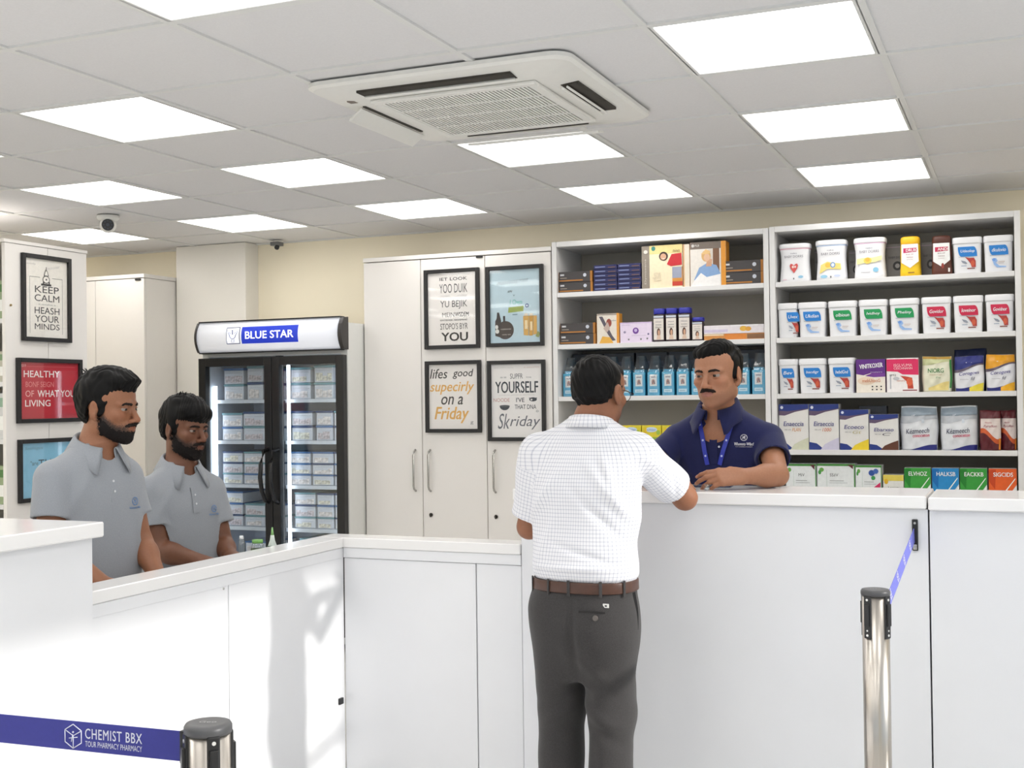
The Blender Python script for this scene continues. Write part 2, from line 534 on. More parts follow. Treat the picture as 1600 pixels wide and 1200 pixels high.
# ------------------------------------------------------------------ tall cabinets
def bar_handle(parent, x, z0, z1, y, m=M_CHROME):
    bm = bmesh.new()
    bm_tube(bm, [(x, y, z0), (x, y - 0.022, z0 + 0.012), (x, y - 0.03, z0 + 0.03), (x, y - 0.03, z1 - 0.03), (x, y - 0.022, z1 - 0.012), (x, y, z1)], 0.0065, 10)
    return obj('handle', bm, m, parent)
t = thing('tall_cabinet', 'tall white three-door cabinet carrying four framed posters', 'cabinet', (0, 0, 0))
panel('carcass', (-3.690, 6.452, 0.0), (-2.470, YB - 0.01, 2.335), M_CAB, t)
panel('top_board', (-3.692, 6.428, 2.337), (-2.467, YB - 0.01, 2.362), M_CAB, t)
doors = [(-3.690, -3.305), (-3.301, -2.884), (-2.880, -2.472)]
for i, (a, b) in enumerate(doors):
    d = panel('door', (a, 6.432, 0.08), (b, 6.450, 2.332), M_CAB, t, 0.002)
    hx = b - 0.045 if i == 0 else a + 0.05
    bar_handle(d, hx, 0.955, 1.20, 6.432)
    if i:
        bm = bmesh.new(); bm_cyl(bm, (a + 0.052, 6.432, 0.815), (a + 0.052, 6.424, 0.815), 0.011, seg=16)
        bm_box(bm, (a + 0.049, 6.414, 0.803), (a + 0.055, 6.425, 0.827), 0.002)
        obj('lock', bm, mat('dark_lock_metal', S(92, 88, 84), 0.35, 1.0), d)
bm = bmesh.new(); bm_box(bm, (-2.935, 6.424, 2.322), (-2.895, 6.436, 2.334), 0.002); obj('door_catch', bm, M_BLACK, t)

t = thing('tall_cabinet', 'plain tall white cabinet in the recess left of the pillar', 'cabinet', (0, 0, 0))
panel('carcass', (-6.25, 6.472, 0.0), (-5.372, YB - 0.01, 2.332), M_CAB, t)
panel('top_board', (-6.25, 6.446, 2.334), (-5.368, YB - 0.01, 2.36), M_CAB, t)
panel('door', (-6.25, 6.45, 0.08), (-5.785, 6.470, 2.330), M_CAB, t, 0.002)
panel('door', (-5.781, 6.45, 0.08), (-5.372, 6.470, 2.330), M_CAB, t, 0.002)
bm = bmesh.new(); bm_box(bm, (-5.44, 6.442, 2.316), (-5.395, 6.452, 2.328), 0.002); obj('door_catch', bm, M_BLACK, t)

# shelf unit at the far left, its white end panel carries three posters
t = thing('shelf_unit', 'white shelf unit at the left edge whose end panel carries three posters', 'shelf', (0, 0, 0))
panel('end_panel', (-4.890, 4.765, 0.0), (-4.866, 5.064, 2.345), M_CAB, t)
panel('end_panel', (-4.890, 5.067, 0.0), (-4.866, 5.36, 2.345), M_CAB, t)
panel('top_board', (-5.80, 4.755, 2.347), (-4.862, 5.365, 2.365), M_CAB, t)
panel('back_board', (-5.80, 5.33, 0.0), (-4.892, 5.35, 2.345), M_SHELFBACK, t)
panel('side_panel', (-5.80, 4.765, 0.0), (-5.776, 5.328, 2.345), M_CAB, t)
for z in (0.2, 0.62, 0.98, 1.32, 1.62, 1.95):
    panel('shelf_board', (-5.775, 4.768, z - 0.025), (-4.892, 5.328, z), M_SHELF, t)
bm = bmesh.new(); bm_cyl(bm, (-4.866, 4.80, 2.02), (-4.860, 4.80, 2.02), 0.006, seg=12); obj('screw_cover', bm, mat('brass_cap', S(150, 128, 84), 0.4, 0.6), t)

# ------------------------------------------------------------------ wall posters
def poster(label, w, h, loc, rotz, paper, build, glass=True, fw=0.022):
    t = thing('framed_poster', label, 'poster', loc, rotz, 'framed posters')
    bm = bmesh.new()
    W, H = w / 2, h / 2
    bm_box(bm, (-W, -0.02, -H), (-W + fw, 0, H), 0.0015, 1)
    bm_box(bm, (W - fw, -0.02, -H), (W, 0, H), 0.0015, 1)
    bm_box(bm, (-W + fw, -0.0199, H - fw), (W - fw, 0, H), 0.0015, 1)
    bm_box(bm, (-W + fw, -0.0199, -H), (W - fw, 0, -H + fw), 0.0015, 1)
    obj('frame', bm, M_FRAME, t)
    p = box('paper', (-W + fw, -0.004, -H + fw), (W - fw, -0.001, H - fw), paper, t)
    pw, ph = w - 2 * fw, h - 2 * fw
    build(p, pw, ph)
    if glass:
        box('glass', (-W + fw, -0.0125, -H + fw), (W - fw, -0.0105, H - fw), M_PGLASS, t)
    return t

INK = ink(38, 38, 40); INKG = ink(120, 120, 122); GOLD = ink(226, 172, 84); WHITEINK = ink(244, 240, 236)
def T(p, s, fx, fz, fw, fh, pw, ph, m=INK, **k):
    """text in fractions of the paper: centre fx, fz (0 bottom, 1 top), size fw, fh"""
    return txt(s, (fx - 0.5) * pw, (fz - 0.5) * ph, fw * pw, fh * ph, m, p, y=k.pop('y', -0.0046), **k)
def PR(p, polys, pw, ph, y=-0.0043):
    return prints([([((a - 0.5) * pw, (b - 0.5) * ph) for a, b in pts], m) for pts, m in polys], p, y)

def p_keep(p, pw, ph):
    T(p, 'KEEP', .52, .615, .56, .085, pw, ph, bold=.01)
    T(p, 'CALM', .52, .505, .58, .085, pw, ph, bold=.01)
    T(p, '- in somafine in -', .52, .425, .5, .022, pw, ph, INKG)
    T(p, 'HEASH', .52, .345, .58, .085, pw, ph, bold=.01)
    T(p, 'YOUR', .52, .24, .56, .085, pw, ph, bold=.01)
    T(p, 'MINDS', .52, .14, .58, .075, pw, ph, bold=.01)
    ln = 0.006
    PR(p, [(rect(.12, .05, .12 + ln, .77), INK), (rect(.88, .05, .88 + ln, .77), INK), (rect(.12, .765, .36, .77), INK), (rect(.64, .765, .886, .77), INK),
           (rect(.38, .665, .62, .69), INK), (ell(.5, .745, .085, .05, 18), INK), (ell(.5, .745, .07, .04, 18), ink(238, 234, 226)), (ell(.5, .745, .018, .012, 10), INK),
           ([(.44, .79), (.56, .79), (.535, .845), (.5, .88), (.465, .845)], INK), ([(.46, .797), (.54, .797), (.525, .838), (.5, .86), (.475, .838)], ink(238, 234, 226)),
           (rect(.42, .69, .45, .72), INK), (rect(.55, .69, .58, .72), INK), (rect(.493, .87, .507, .905), INK)], pw, ph)
    T(p, 'suonfey', .16, .93, .22, .03, pw, ph, ink(190, 188, 186), shear=.3)
    T(p, 'minoiter', .68, .91, .3, .035, pw, ph, ink(196, 194, 192), shear=.3, rot=-.2)
poster('black-framed white poster with a crowned motto, uppermost on the left end panel', 0.354, 0.465, (-4.864, 5.045, 2.070), PI / 2, ink(238, 234, 226), p_keep)
def p_heal(p, pw, ph):
    T(p, 'HEALTHY', .37, .795, .60, .115, pw, ph, WHITEINK, bold=.018)
    T(p, 'BONF SEIGN', .335, .61, .47, .095, pw, ph, ink(226, 140, 140))
    T(p, 'OF', .165, .445, .14, .11, pw, ph, ink(236, 190, 186))
    T(p, 'WHAT', .475, .445, .36, .12, pw, ph, WHITEINK, bold=.018)
    T(p, 'YOU', .81, .445, .24, .12, pw, ph, WHITEINK, bold=.018)
    T(p, 'LIVING', .30, .275, .42, .115, pw, ph, WHITEINK, bold=.018)
    T(p, "'2019", .06, .94, .09, .05, pw, ph, ink(236, 190, 186))
    PR(p, [(rect(.12, .925, .95, .93), ink(226, 120, 124))], pw, ph)
poster('black-framed red poster about healthy living, middle of the left end panel', 0.472, 0.345, (-4.864, 5.065, 1.574), PI / 2, mat('red_poster_print', S(190, 36, 52), 0.4, noise=0.02), p_heal)
def p_blue(p, pw, ph):
    T(p, '"are', .22, .63, .13, .08, pw, ph, ink(70, 96, 112))
    T(p, 'TU', .40, .61, .22, .16, pw, ph, ink(52, 74, 90))
    T(p, 'EASY', .52, .42, .42, .14, pw, ph, ink(52, 74, 90), bold=.01)
    T(p, 'LIFE', .50, .24, .40, .12, pw, ph, ink(52, 74, 90))
    T(p, 'Sosliuguv', .22, .90, .32, .07, pw, ph, ink(108, 150, 172), shear=.3)
poster('black-framed light blue poster, lowest on the left end panel, half hidden by a man', 0.465, 0.334, (-4.864, 5.068, 1.149), PI / 2, mat('pale_blue_poster_print', S(138, 196, 224), 0.4, noise=0.03), p_blue)

PAPER = mat('white_poster_print', S(238, 234, 230), 0.5, noise=0.01)
def p_you(p, pw, ph):
    T(p, 'IET LOOK', .53, .915, .57, .042, pw, ph, bold=.03, space=1.05)
    T(p, 'YOO DUIK', .53, .785, .58, .125, pw, ph, ink(70, 70, 72))
    T(p, 'onuodnus    t mnesonlees', .53, .672, .55, .014, pw, ph, INKG)
    T(p, 'YU BEJIK', .535, .555, .56, .12, pw, ph, ink(70, 70, 72))
    T(p, 'MEIN', .42, .42, .25, .06, pw, ph, ink(60, 60, 62))
    T(p, 'WSDEM', .70, .42, .28, .06, pw, ph, bold=.03)
    T(p, 'BEINTERNEER  MESOSEMENES', .53, .345, .56, .02, pw, ph, bold=.02)
    T(p, "STOPO'S BYR", .535, .26, .57, .085, pw, ph, ink(60, 60, 62))
    T(p, 'YOU', .545, .115, .54, .115, pw, ph, ink(24, 24, 26), bold=.05)
    PR(p, [(rect(.25, .683, .46, .686), INKG), (rect(.62, .683, .81, .686), INKG)], pw, ph)
poster('black-framed white poster with the large word at its foot, upper left on the cabinet', 0.358, 0.470, (-3.093, 6.430, 2.031), 0, PAPER, p_you)
def p_drink(p, pw, ph):
    BR = ink(62, 50, 44); GO = ink(214, 168, 84); GR = ink(150, 168, 72); TE = ink(96, 186, 176)
    T(p, 'mainoncsp ruot', .46, .83, .62, .075, pw, ph, ink(96, 124, 136), shear=.3, rot=-.08)
    T(p, 'APV', .40, .70, .10, .03, pw, ph, INK, bold=.03, shear=.2)
    T(p, 'v', .48, .645, .04, .025, pw, ph, ink(96, 124, 136))
    T(p, 'I Own', .52, .555, .24, .065, pw, ph, TE, bold=.02)
    PR(p, [([(.36, .41), (.66, .425), (.67, .50), (.37, .485)], GR), (ell(.735, .50, .04, .027), ink(52, 84, 140)), (ell(.735, .50, .018, .012), ink(220, 230, 236)),
           (ell(.30, .175, .17, .125, 28), BR), ([(.10, .10), (.19, .08), (.22, .30), (.20, .36), (.18, .42), (.14, .42), (.13, .34), (.10, .30)], ink(46, 38, 36)), (rect(.26, .28, .30, .37), ink(46, 38, 36)),
           (ell(.13, .22, .03, .03), ink(226, 226, 222)), (ell(.14, .16, .04, .03), ink(226, 226, 222)),
           ([(.67, .10), (.76, .09), (.77, .36), (.66, .36)], GO), ([(.775, .09), (.845, .09), (.86, .36), (.775, .36)], ink(206, 156, 66)), ([(.855, .10), (.93, .11), (.93, .36), (.865, .36)], GO),
           ([(.69, .18), (.75, .18), (.745, .30), (.69, .30)], ink(240, 222, 180)), ([(.80, .16), (.84, .16), (.84, .28), (.80, .28)], ink(240, 222, 180)),
           (ell(.72, .375, .04, .02), ink(226, 214, 190)), (ell(.82, .375, .035, .02), ink(226, 214, 190)),
           ([(.90, .08), (.96, .06), (1.0, .11), (.95, .15)], ink(152, 162, 96)), (rect(.45, .375, .55, .39), ink(120, 148, 160))], pw, ph)
    T(p, 'maliuons', .32, .19, .2, .02, pw, ph, ink(214, 206, 200), y=-0.0095)
    T(p, 'ouny use', .33, .11, .17, .02, pw, ph, ink(214, 206, 200), y=-0.0095)
poster('black-framed pale blue poster with drinks and a dark bag, upper right on the cabinet', 0.358, 0.466, (-2.691, 6.430, 2.031), 0, mat('ice_blue_poster_print', S(190, 214, 224), 0.45, noise=0.03), p_drink)
def p_fri(p, pw, ph):
    T(p, 'lifes', .20, .86, .36, .15, pw, ph, ink(46, 46, 48), bold=.012, shear=.22)
    T(p, 'good', .70, .85, .42, .15, pw, ph, ink(46, 46, 48), bold=.012, shear=.22)
    T(p, 'supecirly', .47, .635, .90, .20, pw, ph, GOLD, bold=.015, shear=.25)
    T(p, 'on a', .47, .44, .44, .125, pw, ph, ink(46, 46, 48), bold=.02, shear=.25)
    T(p, 'Friday', .46, .215, .70, .25, pw, ph, GOLD, bold=.02, shear=.25)
    T(p, 'g', .87, .09, .06, .05, pw, ph, INKG)
poster('black-framed poster with black and gold script, lower left on the cabinet', 0.362, 0.423, (-3.091, 6.430, 1.514), 0, PAPER, p_fri)
def p_self(p, pw, ph):
    T(p, 'etimes unitsonse tinsemes', .25, .955, .38, .012, pw, ph, ink(196, 190, 186))
    T(p, 'm sonmesioves', .80, .955, .3, .014, pw, ph, ink(206, 160, 140))
    T(p, 'SUPFR', .50, .835, .25, .07, pw, ph, ink(70, 70, 72))
    T(p, 'as se', .24, .82, .12, .02, pw, ph, INKG); T(p, 'ioa', .74, .82, .10, .02, pw, ph, INKG)
    T(p, 'YOURSELF', .50, .685, .84, .155, pw, ph, ink(30, 30, 32), bold=.022)
    T(p, 'connems yanserse esoronne', .50, .575, .7, .016, pw, ph, ink(190, 184, 180))
    T(p, 'NOODE', .20, .51, .32, .05, pw, ph, ink(196, 140, 130)); T(p, "I'VE", .57, .51, .16, .06, pw, ph, ink(40, 40, 42), bold=.02)
    T(p, 'THAT DNA', .67, .415, .42, .06, pw, ph, ink(40, 40, 42), bold=.01)
    PR(p, [(ell(.82, .515, .075, .028, 20), ink(36, 36, 38)), (ell(.79, .512, .02, .012), ink(226, 222, 218)), (rect(.74, .53, .90, .538), ink(36, 36, 38)),
           ([(.16, .43), (.36, .43)] + [(.26 + .1 * math.cos(-PI * i / 10), .43 + .06 * math.sin(-PI * i / 10)) for i in range(1, 10)], ink(40, 40, 42)), (ell(.26, .43, .1, .012), ink(70, 66, 64))], pw, ph)
    T(p, 'Sk', .24, .22, .24, .21, pw, ph, ink(96, 96, 100), shear=.3)
    T(p, 'riday', .66, .20, .60, .19, pw, ph, ink(96, 96, 100), shear=.3)
    T(p, 'o', .90, .355, .05, .03, pw, ph, INKG)
poster('black-framed poster with a bold headline and grey script, lower right on the cabinet', 0.360, 0.465, (-2.688, 6.430, 1.486), 0, PAPER, p_self)

# ------------------------------------------------------------------ drinks fridge
FX0, FX1, FY0, FY1 = -4.752, -3.700, 6.20, 6.76
M_FW = mat('fridge_grey_white', S(224, 224, 220), 0.4, noise=0.01)
M_FIN = mat('fridge_liner', S(196, 204, 216), 0.45, noise=0.02)
t = thing('drinks_fridge', 'two-door glass display fridge with a lit white header', 'fridge', (0, 0, 0))
bm = bmesh.new()
bm_box(bm, (FX1 - 0.05, FY0 + 0.05, 0.05), (FX1, FY1, 1.965), 0.006)
bm_box(bm, (FX0, FY0 + 0.05, 0.05), (FX0 + 0.05, FY1, 1.965), 0.006)
bm_box(bm, (FX0 + .05, FY0 + 0.05, 1.78), (FX1 - .05, FY1, 1.965))
bm_box(bm, (FX0 + .05, FY0 + 0.05, 0.05), (FX1 - .05, FY1, 0.14))
obj('cabinet_body', bm, M_FW, t)
bm = bmesh.new()
bm_box(bm, (FX0 + .05, FY1 - 0.04, 0.14), (FX1 - .05, FY1 - 0.001, 1.78))
bm_box(bm, (FX0 + .0505, FY0 + .055, 0.14), (FX0 + .053, FY1 - .04, 1.78))
bm_box(bm, (FX1 - .053, FY0 + .055, 0.14), (FX1 - .0505, FY1 - .04, 1.78))
obj('liner', bm, M_FIN, t)
# header: bowed light box between dark end cheeks
def arc_y(z):
    u = (z - 1.9) / 0.095
    return FY0 + 0.012 - 0.035 * (1 - u * u)
zz = [1.808 + (1.993 - 1.808) * i / 10 for i in range(11)]
M_HEAD = mat('lit_header', (0.84, 0.86, 0.92), 0.3, emit=0.28, noise=0.0)
bm = bmesh.new()
fr = [(arc_y(z), z) for z in zz]
for x0, x1, g in ((FX0 + 0.012, FX1 - 0.023, 0),):
    A = [bm.verts.new((x0, y, z)) for y, z in fr] + [bm.verts.new((x0, FY0 + 0.1, 1.993)), bm.verts.new((x0, FY0 + 0.1, 1.808))]
    B = [bm.verts.new((x1, y, z)) for y, z in fr] + [bm.verts.new((x1, FY0 + 0.1, 1.993)), bm.verts.new((x1, FY0 + 0.1, 1.808))]
    n = len(A)
    for k in range(n):
        f = bm.faces.new((A[k], A[(k + 1) % n], B[(k + 1) % n], B[k])); f.smooth = k < 10
    bm.faces.new(A); bm.faces.new(B[::-1])
head = obj('header', bm, M_HEAD, t)
for x0, x1 in ((FX0 - 0.002, FX0 + 0.011), (FX1 - 0.022, FX1 + 0.004)):
    bm = bmesh.new()
    A = [bm.verts.new((x0, y - 0.006, z)) for y, z in fr] + [bm.verts.new((x0, FY0 + 0.055, 1.998)), bm.verts.new((x0, FY0 + 0.055, 1.803))]
    B = [bm.verts.new((x1, y - 0.006, z)) for y, z in fr] + [bm.verts.new((x1, FY0 + 0.055, 1.998)), bm.verts.new((x1, FY0 + 0.055, 1.803))]
    n = len(A)
    for k in range(n): bm.faces.new((A[k], A[(k + 1) % n], B[(k + 1) % n], B[k]))
    bm.faces.new(A); bm.faces.new(B[::-1])
    obj('end_cap', bm, mat('dark_brown_plastic', S(48, 44, 42), 0.35), t)
bm = bmesh.new()
bm_box(bm, (FX0 + .011, FY0 + .001, 1.9935), (FX1 - .022, FY0 + .055, 2.001)); bm_box(bm, (FX0 + .011, FY0 + .001, 1.800), (FX1 - .022, FY0 + .055, 1.8075))
obj('header_trim', bm, M_BLACK, t)
# curved decals on the header
def head_patch(x0, x1, z0, z1, m, off, name='header_print'):
    bm = bmesh.new(); rows = []
    for i in range(7):
        z = z0 + (z1 - z0) * i / 6
        rows.append([bm.verts.new((x0, arc_y(z) - off, z)), bm.verts.new((x1, arc_y(z) - off, z))])
    for a, b in zip(rows, rows[1:]):
        f = bm.faces.new((a[0], a[1], b[1], b[0])); f.smooth = True
    return obj(name, bm, m, head)
BLUE = mat('sign_blue', S(36, 62, 200), 0.35, noise=0.0, emit=0.25)
head_patch(-4.405, -4.000, 1.855, 1.958, BLUE, 0.0015)
head_patch(-4.518, -4.418, 1.855, 1.958, ink(90, 92, 120), 0.001)
head_patch(-4.513, -4.423, 1.860, 1.953, mat('sign_white', (0.9, 0.92, 1), 0.4, emit=0.5, noise=0), 0.0015)
M_SIGNW = mat('sign_letter_white', (1, 1, 1), 0.4, emit=0.5, noise=0)
txt('BLUE STAR', -4.2025, 1.9065, 0.345, 0.045, M_SIGNW, head, y=arc_y(1.9065) - 0.0035, bold=.035)
GL = ink(70, 78, 130)
bm = bmesh.new()
ya = arc_y(1.905) - 0.004
cx, cz = -4.468, 1.905
arcp = [(cx + 0.024 * math.cos(PI * 1.05 + PI * 0.9 * i / 12), ya, cz + 0.012 + 0.03 * math.sin(PI * 1.05 + PI * 0.9 * i / 12)) for i in range(13)]
bm_tube(bm, arcp, 0.0018, 6)
for s in (-1, 1):
    bm_tube(bm, [(cx + s * 0.022, ya, cz + 0.004), (cx + s * 0.032, ya, cz + 0.016), (cx + s * 0.034, ya, cz + 0.03)], 0.0015, 6)
    bm_tube(bm, [(cx + s * 0.014, ya, cz + 0.012), (cx + s * 0.024, ya, cz + 0.024)], 0.0013, 6)
    bm_tube(bm, [(cx + s * 0.008, ya + 0.002, cz - 0.022), (cx + s * 0.012, ya + 0.003, cz - 0.034), (cx + s * 0.004, ya + 0.003, cz - 0.04)], 0.0013, 6)
bm_tube(bm, [(cx, ya, cz + 0.035), (cx, ya, cz + 0.008)], 0.0025, 6); bm_tube(bm, [(cx - .008, ya, cz + 0.034), (cx + .008, ya, cz + 0.034)], 0.0015, 6)
obj('emblem', bm, GL, head)
# doors
M_FBLK = mat('fridge_door_black', S(20, 20, 22), 0.3, noise=0.05)
def fridge_door(x0, x1, hx, hs):
    bm = bmesh.new()
    fw = 0.052
    for a in ((x0, 0.10, x0 + fw, 1.772), (x1 - fw, 0.10, x1, 1.772), (x0 + fw, 1.772 - fw, x1 - fw, 1.772), (x0 + fw, 0.10, x1 - fw, 0.16)):
        bm_box(bm, (a[0], FY0, a[1]), (a[2], FY0 + 0.045, a[3]), 0.004)
    d = obj('door', bm, M_FBLK, t)
    box('glass', (x0 + fw - 0.004, FY0 + 0.018, 0.155), (x1 - fw + 0.004, FY0 + 0.024, 1.772 - fw + 0.004), M_GLASS, d)
    bm = bmesh.new()
    bm_tube(bm, [(hx, FY0 + .002, 1.21), (hx + hs * 0.008, FY0 - 0.035, 1.20), (hx + hs * 0.018, FY0 - 0.052, 1.12), (hx + hs * 0.02, FY0 - 0.056, 1.04), (hx + hs * 0.014, FY0 - 0.05, 0.96), (hx + hs * 0.004, FY0 - 0.03, 0.90), (hx, FY0 + .002, 0.885)],
            [0.013, 0.013, 0.014, 0.014, 0.013, 0.012, 0.011], 10)
    obj('handle', bm, M_BLACK, d)
fridge_door(FX0 + 0.006, -4.208, -4.236, -1)
fridge_door(-4.204, FX1 - 0.004, -4.165, -1)
M_LED = mat('fridge_led', (0.86, 0.93, 1.0), 0.4, emit=4.5, noise=0)
for x in (FX0 + 0.072, -4.140, FX1 - 0.060):
    box('led_strip', (x - 0.006, FY0 + 0.075, 0.2), (x + 0.006, FY0 + 0.095, 1.60 if x < -4.5 else 1.72), M_LED, t)
box('mullion', (-4.222, FY0 + .07, 0.14), (-4.184, FY0 + .10, 1.78), M_BLACK, t)
M_RACK = mat('fridge_rack', S(212, 218, 226), 0.35, noise=0.02)
FZ = [1.512, 1.258, 0.985, 0.722, 0.40]
for z in FZ:
    bm = bmesh.new()
    for a, b in ((FX0 + 0.055, -4.224), (-4.180, FX1 - 0.055)):
        bm_box(bm, (a, FY0 + 0.105, z - 0.022), (b, FY0 + 0.113, z), 0.001, 1)
        bm_box(bm, (a, FY1 - 0.06, z - 0.012), (b, FY1 - 0.05, z), 0.001, 1)
        for i in range(17):
            x = a + (b - a) * i / 16
            bm_box(bm, (x - 0.0025, FY0 + 0.106, z - 0.006), (x + 0.0025, FY1 - 0.05, z - 0.001))
    obj('wire_shelf', bm, M_RACK, t)
# plastic medicine boxes in the fridge
M_CLR = mat('milky_box_plastic', S(228, 232, 240), 0.25, noise=0.05, scale=80, alpha=0.85)
M_LIDB = [mat('box_lid_blue', S(72, 110, 160), 0.3, noise=.1), mat('box_lid_teal', S(110, 150, 160), 0.3, noise=.1), mat('box_lid_navy', S(58, 78, 118), 0.3, noise=.1)]
M_CONT = [mat('pack_stack_a', S(222, 214, 212), 0.6, noise=.4, scale=55), mat('pack_stack_b', S(196, 186, 190), 0.6, noise=.5, scale=70), mat('pack_stack_c', S(214, 210, 196), 0.6, noise=.45, scale=60)]
_sb = {}
def storage_box(x0, x1, z, h, yf, lid, cont, label, grp):
    w = round(x1 - x0, 3)
    key = (w, round(h, 3), lid, cont)
    tt = thing('storage_box', label, 'box', ((x0 + x1) / 2, yf, z), random.uniform(-.02, .02), grp)
    if key not in _sb:
        ms = []
        W = w / 2; D = 0.30
        bm = bmesh.new(); bm_box(bm, (-W, 0, 0), (W, D, h * 0.84), 0.004)
        bm_box(bm, (-W + 0.012, -0.004, h * 0.62), (W - 0.012, 0.0, h * 0.68), 0.001, 1)
        ms.append(('box_body', bm, M_CLR))
        bm = bmesh.new(); bm_box(bm, (-W - 0.003, -0.004, h * 0.845), (W + 0.003, D + .003, h - 0.001), 0.003)
        ms.append(('lid', bm, M_LIDB[lid]))
        bm = bmesh.new()
        x = -W + 0.01
        while x < W - 0.03:
            ww = random.uniform(0.03, 0.07)
            x2 = min(x + ww, W - 0.006)
            bm_box(bm, (x, -0.0015, h * 0.08), (x2 - 0.003, -0.0004, h * random.uniform(.35, .6)))
            x = x2
        ms.append(('contents_label', bm, M_CONT[cont]))
        _sb[key] = []
        for nm, b_, m_ in ms:
            o_ = obj(nm, b_, m_, tt)
            _sb[key].append((nm, o_.data))
    else:
        for nm, me in _sb[key]:
            link(nm, me, tt)
rn = ['top', 'second', 'third', 'fourth', 'bottom']
LA = (-4.665, -4.520); LB = (-4.505, -4.350); LC = (-4.338, -4.232); RA = (-4.168, -4.020); RB = (-4.004, -3.862); RC = (-3.848, -3.770)
lay = [  # shelf, door, stack, x-range, layer heights
    (0, 'left', 'left', (-4.650, -4.505), [0.10, 0.10]), (0, 'left', 'middle', (-4.475, -4.36), [0.11, 0.10]), (0, 'left', 'right', (-4.345, -4.235), [0.10, 0.09]),
    (0, 'right', 'left', (-4.155, -4.015), [0.10, 0.095]), (0, 'right', 'right', (-3.985, -3.855), [0.10, 0.105]),
    (1, 'left', 'left', LA, [0.086, 0.086]), (1, 'left', 'middle', LB, [0.09, 0.09]), (1, 'left', 'right', LC, [0.088, 0.09]),
    (1, 'right', 'left', (-4.15, -4.005), [0.092, 0.09]), (1, 'right', 'middle', (-3.975, -3.862), [0.092, 0.09]), (1, 'right', 'right', RC, [0.09, 0.09]),
    (2, 'left', 'left', LA, [0.068, 0.068, 0.068]), (2, 'left', 'middle', LB, [0.066, 0.07, 0.066]), (2, 'left', 'right', LC, [0.068, 0.068, 0.066]),
    (2, 'right', 'left', RA, [0.068, 0.066, 0.07]), (2, 'right', 'middle', RB, [0.066, 0.068, 0.07]), (2, 'right', 'right', RC, [0.066, 0.068, 0.07]),
    (3, 'left', 'left', LA, [0.072, 0.072, 0.072]), (3, 'left', 'middle', (-4.50, -4.355), [0.07, 0.072]), (3, 'left', 'right', LC, [0.07, 0.072]),
    (3, 'right', 'left', (-4.135, -3.99), [0.07, 0.074, 0.074]), (3, 'right', 'middle', (-3.975, -3.862), [0.07, 0.074, 0.072]), (3, 'right', 'right', RC, [0.07, 0.074, 0.072]),
    (4, 'left', 'right', (-4.50, -4.33), [0.08, 0.08, 0.07]), (4, 'right', 'left', (-4.10, -3.95), [0.085, 0.09, 0.085]), (4, 'right', 'right', (-3.93, -3.80), [0.09, 0.085, 0.08]),
]
for (si, dr, st, (a, b), hs) in lay:
    z = FZ[si] + 0.0005
    names = {2: ['lower', 'upper'], 3: ['bottom', 'middle', 'top']}[len(hs)]
    for li, hh in enumerate(hs):
        storage_box(a, b, z, hh, FY0 + 0.135, random.randrange(3), random.randrange(3),
                    '%s clear box, %s stack, %s fridge shelf, %s door' % (names[li], st, rn[si], dr), 'plastic medicine boxes in the fridge')
        z += hh

# ------------------------------------------------------------------ ceiling cassette air conditioner
t = thing('air_conditioner', 'white square ceiling cassette air conditioner with open flaps', 'air conditioner', (-1.745, 3.935, ZC), 0)
A_ = 0.475
def rr_ring(a, z, r=0.07, n=6):
    out = []
    for cx, cy, t0 in ((a - r, a - r, 0), (-a + r, a - r, PI / 2), (-a + r, -a + r, PI), (a - r, -a + r, 1.5 * PI)):
        for i in range(n + 1):
            th = t0 + PI / 2 * i / n
            out.append((cx + r * math.cos(th), cy + r * math.sin(th), z))
    return out
bm = bmesh.new()
rings = [rr_ring(A_, -0.005), rr_ring(A_, -0.018), rr_ring(A_ - 0.012, -0.026), rr_ring(A_ - 0.14, -0.040, 0.03)]
ring_mesh(bm, rings, cap=(True, True))
for f in bm.faces: f.smooth = False
obj('fascia', bm, M_ACW, t)
def slot(cx, cy, lx, ly, name='air_slot'):
    bm = bmesh.new()
    z0 = -0.036
    bm_box(bm, (cx - lx / 2, cy - ly / 2, z0 - 0.004), (cx + lx / 2, cy + ly / 2, z0 + 0.006))
    return obj(name, bm, M_DARK, t)
slot(-0.02, -0.375, 0.56, 0.062)
slot(0.385, 0.0, 0.062, 0.40)
slot(-0.376, 0.0, 0.012, 0.44)
slot(0.0, 0.372, 0.50, 0.010)
def flap(loc, lx, ly, rot):
    b = bmesh.new(); bm_box(b, (-lx / 2, -ly / 2, -0.004), (lx / 2, ly / 2, 0.004), 0.003)
    return obj('flap', b, M_ACW, t, loc, rot)
flap((-0.412, 0.02, -0.062), 0.066, 0.48, (0, math.radians(-36), 0))
flap((0.02, 0.405, -0.066), 0.54, 0.07, (math.radians(10), 0, 0))
flap((0.362, 0.0, -0.052), 0.012, 0.40, (0, math.radians(20), 0))
flap((0.378, 0.0, -0.048), 0.010, 0.40, (0, math.radians(35), 0))
flap((-0.02, -0.352, -0.045), 0.55, 0.012, (math.radians(-20), 0, 0))
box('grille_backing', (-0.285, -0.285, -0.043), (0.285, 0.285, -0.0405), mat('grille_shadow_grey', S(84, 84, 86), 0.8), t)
bm = bmesh.new()
for i in range(40):
    x = -0.272 + 0.544 * i / 39
    bm_box(bm, (x - 0.0036, -0.275, -0.0505), (x + 0.0036, 0.275, -0.0435))
for y in (-0.1375, 0.0, 0.1375):
    bm_box(bm, (-0.275, y - 0.005, -0.0508), (0.275, y + 0.005, -0.0436))
obj('grille', bm, M_ACW, t)
bm = bmesh.new()
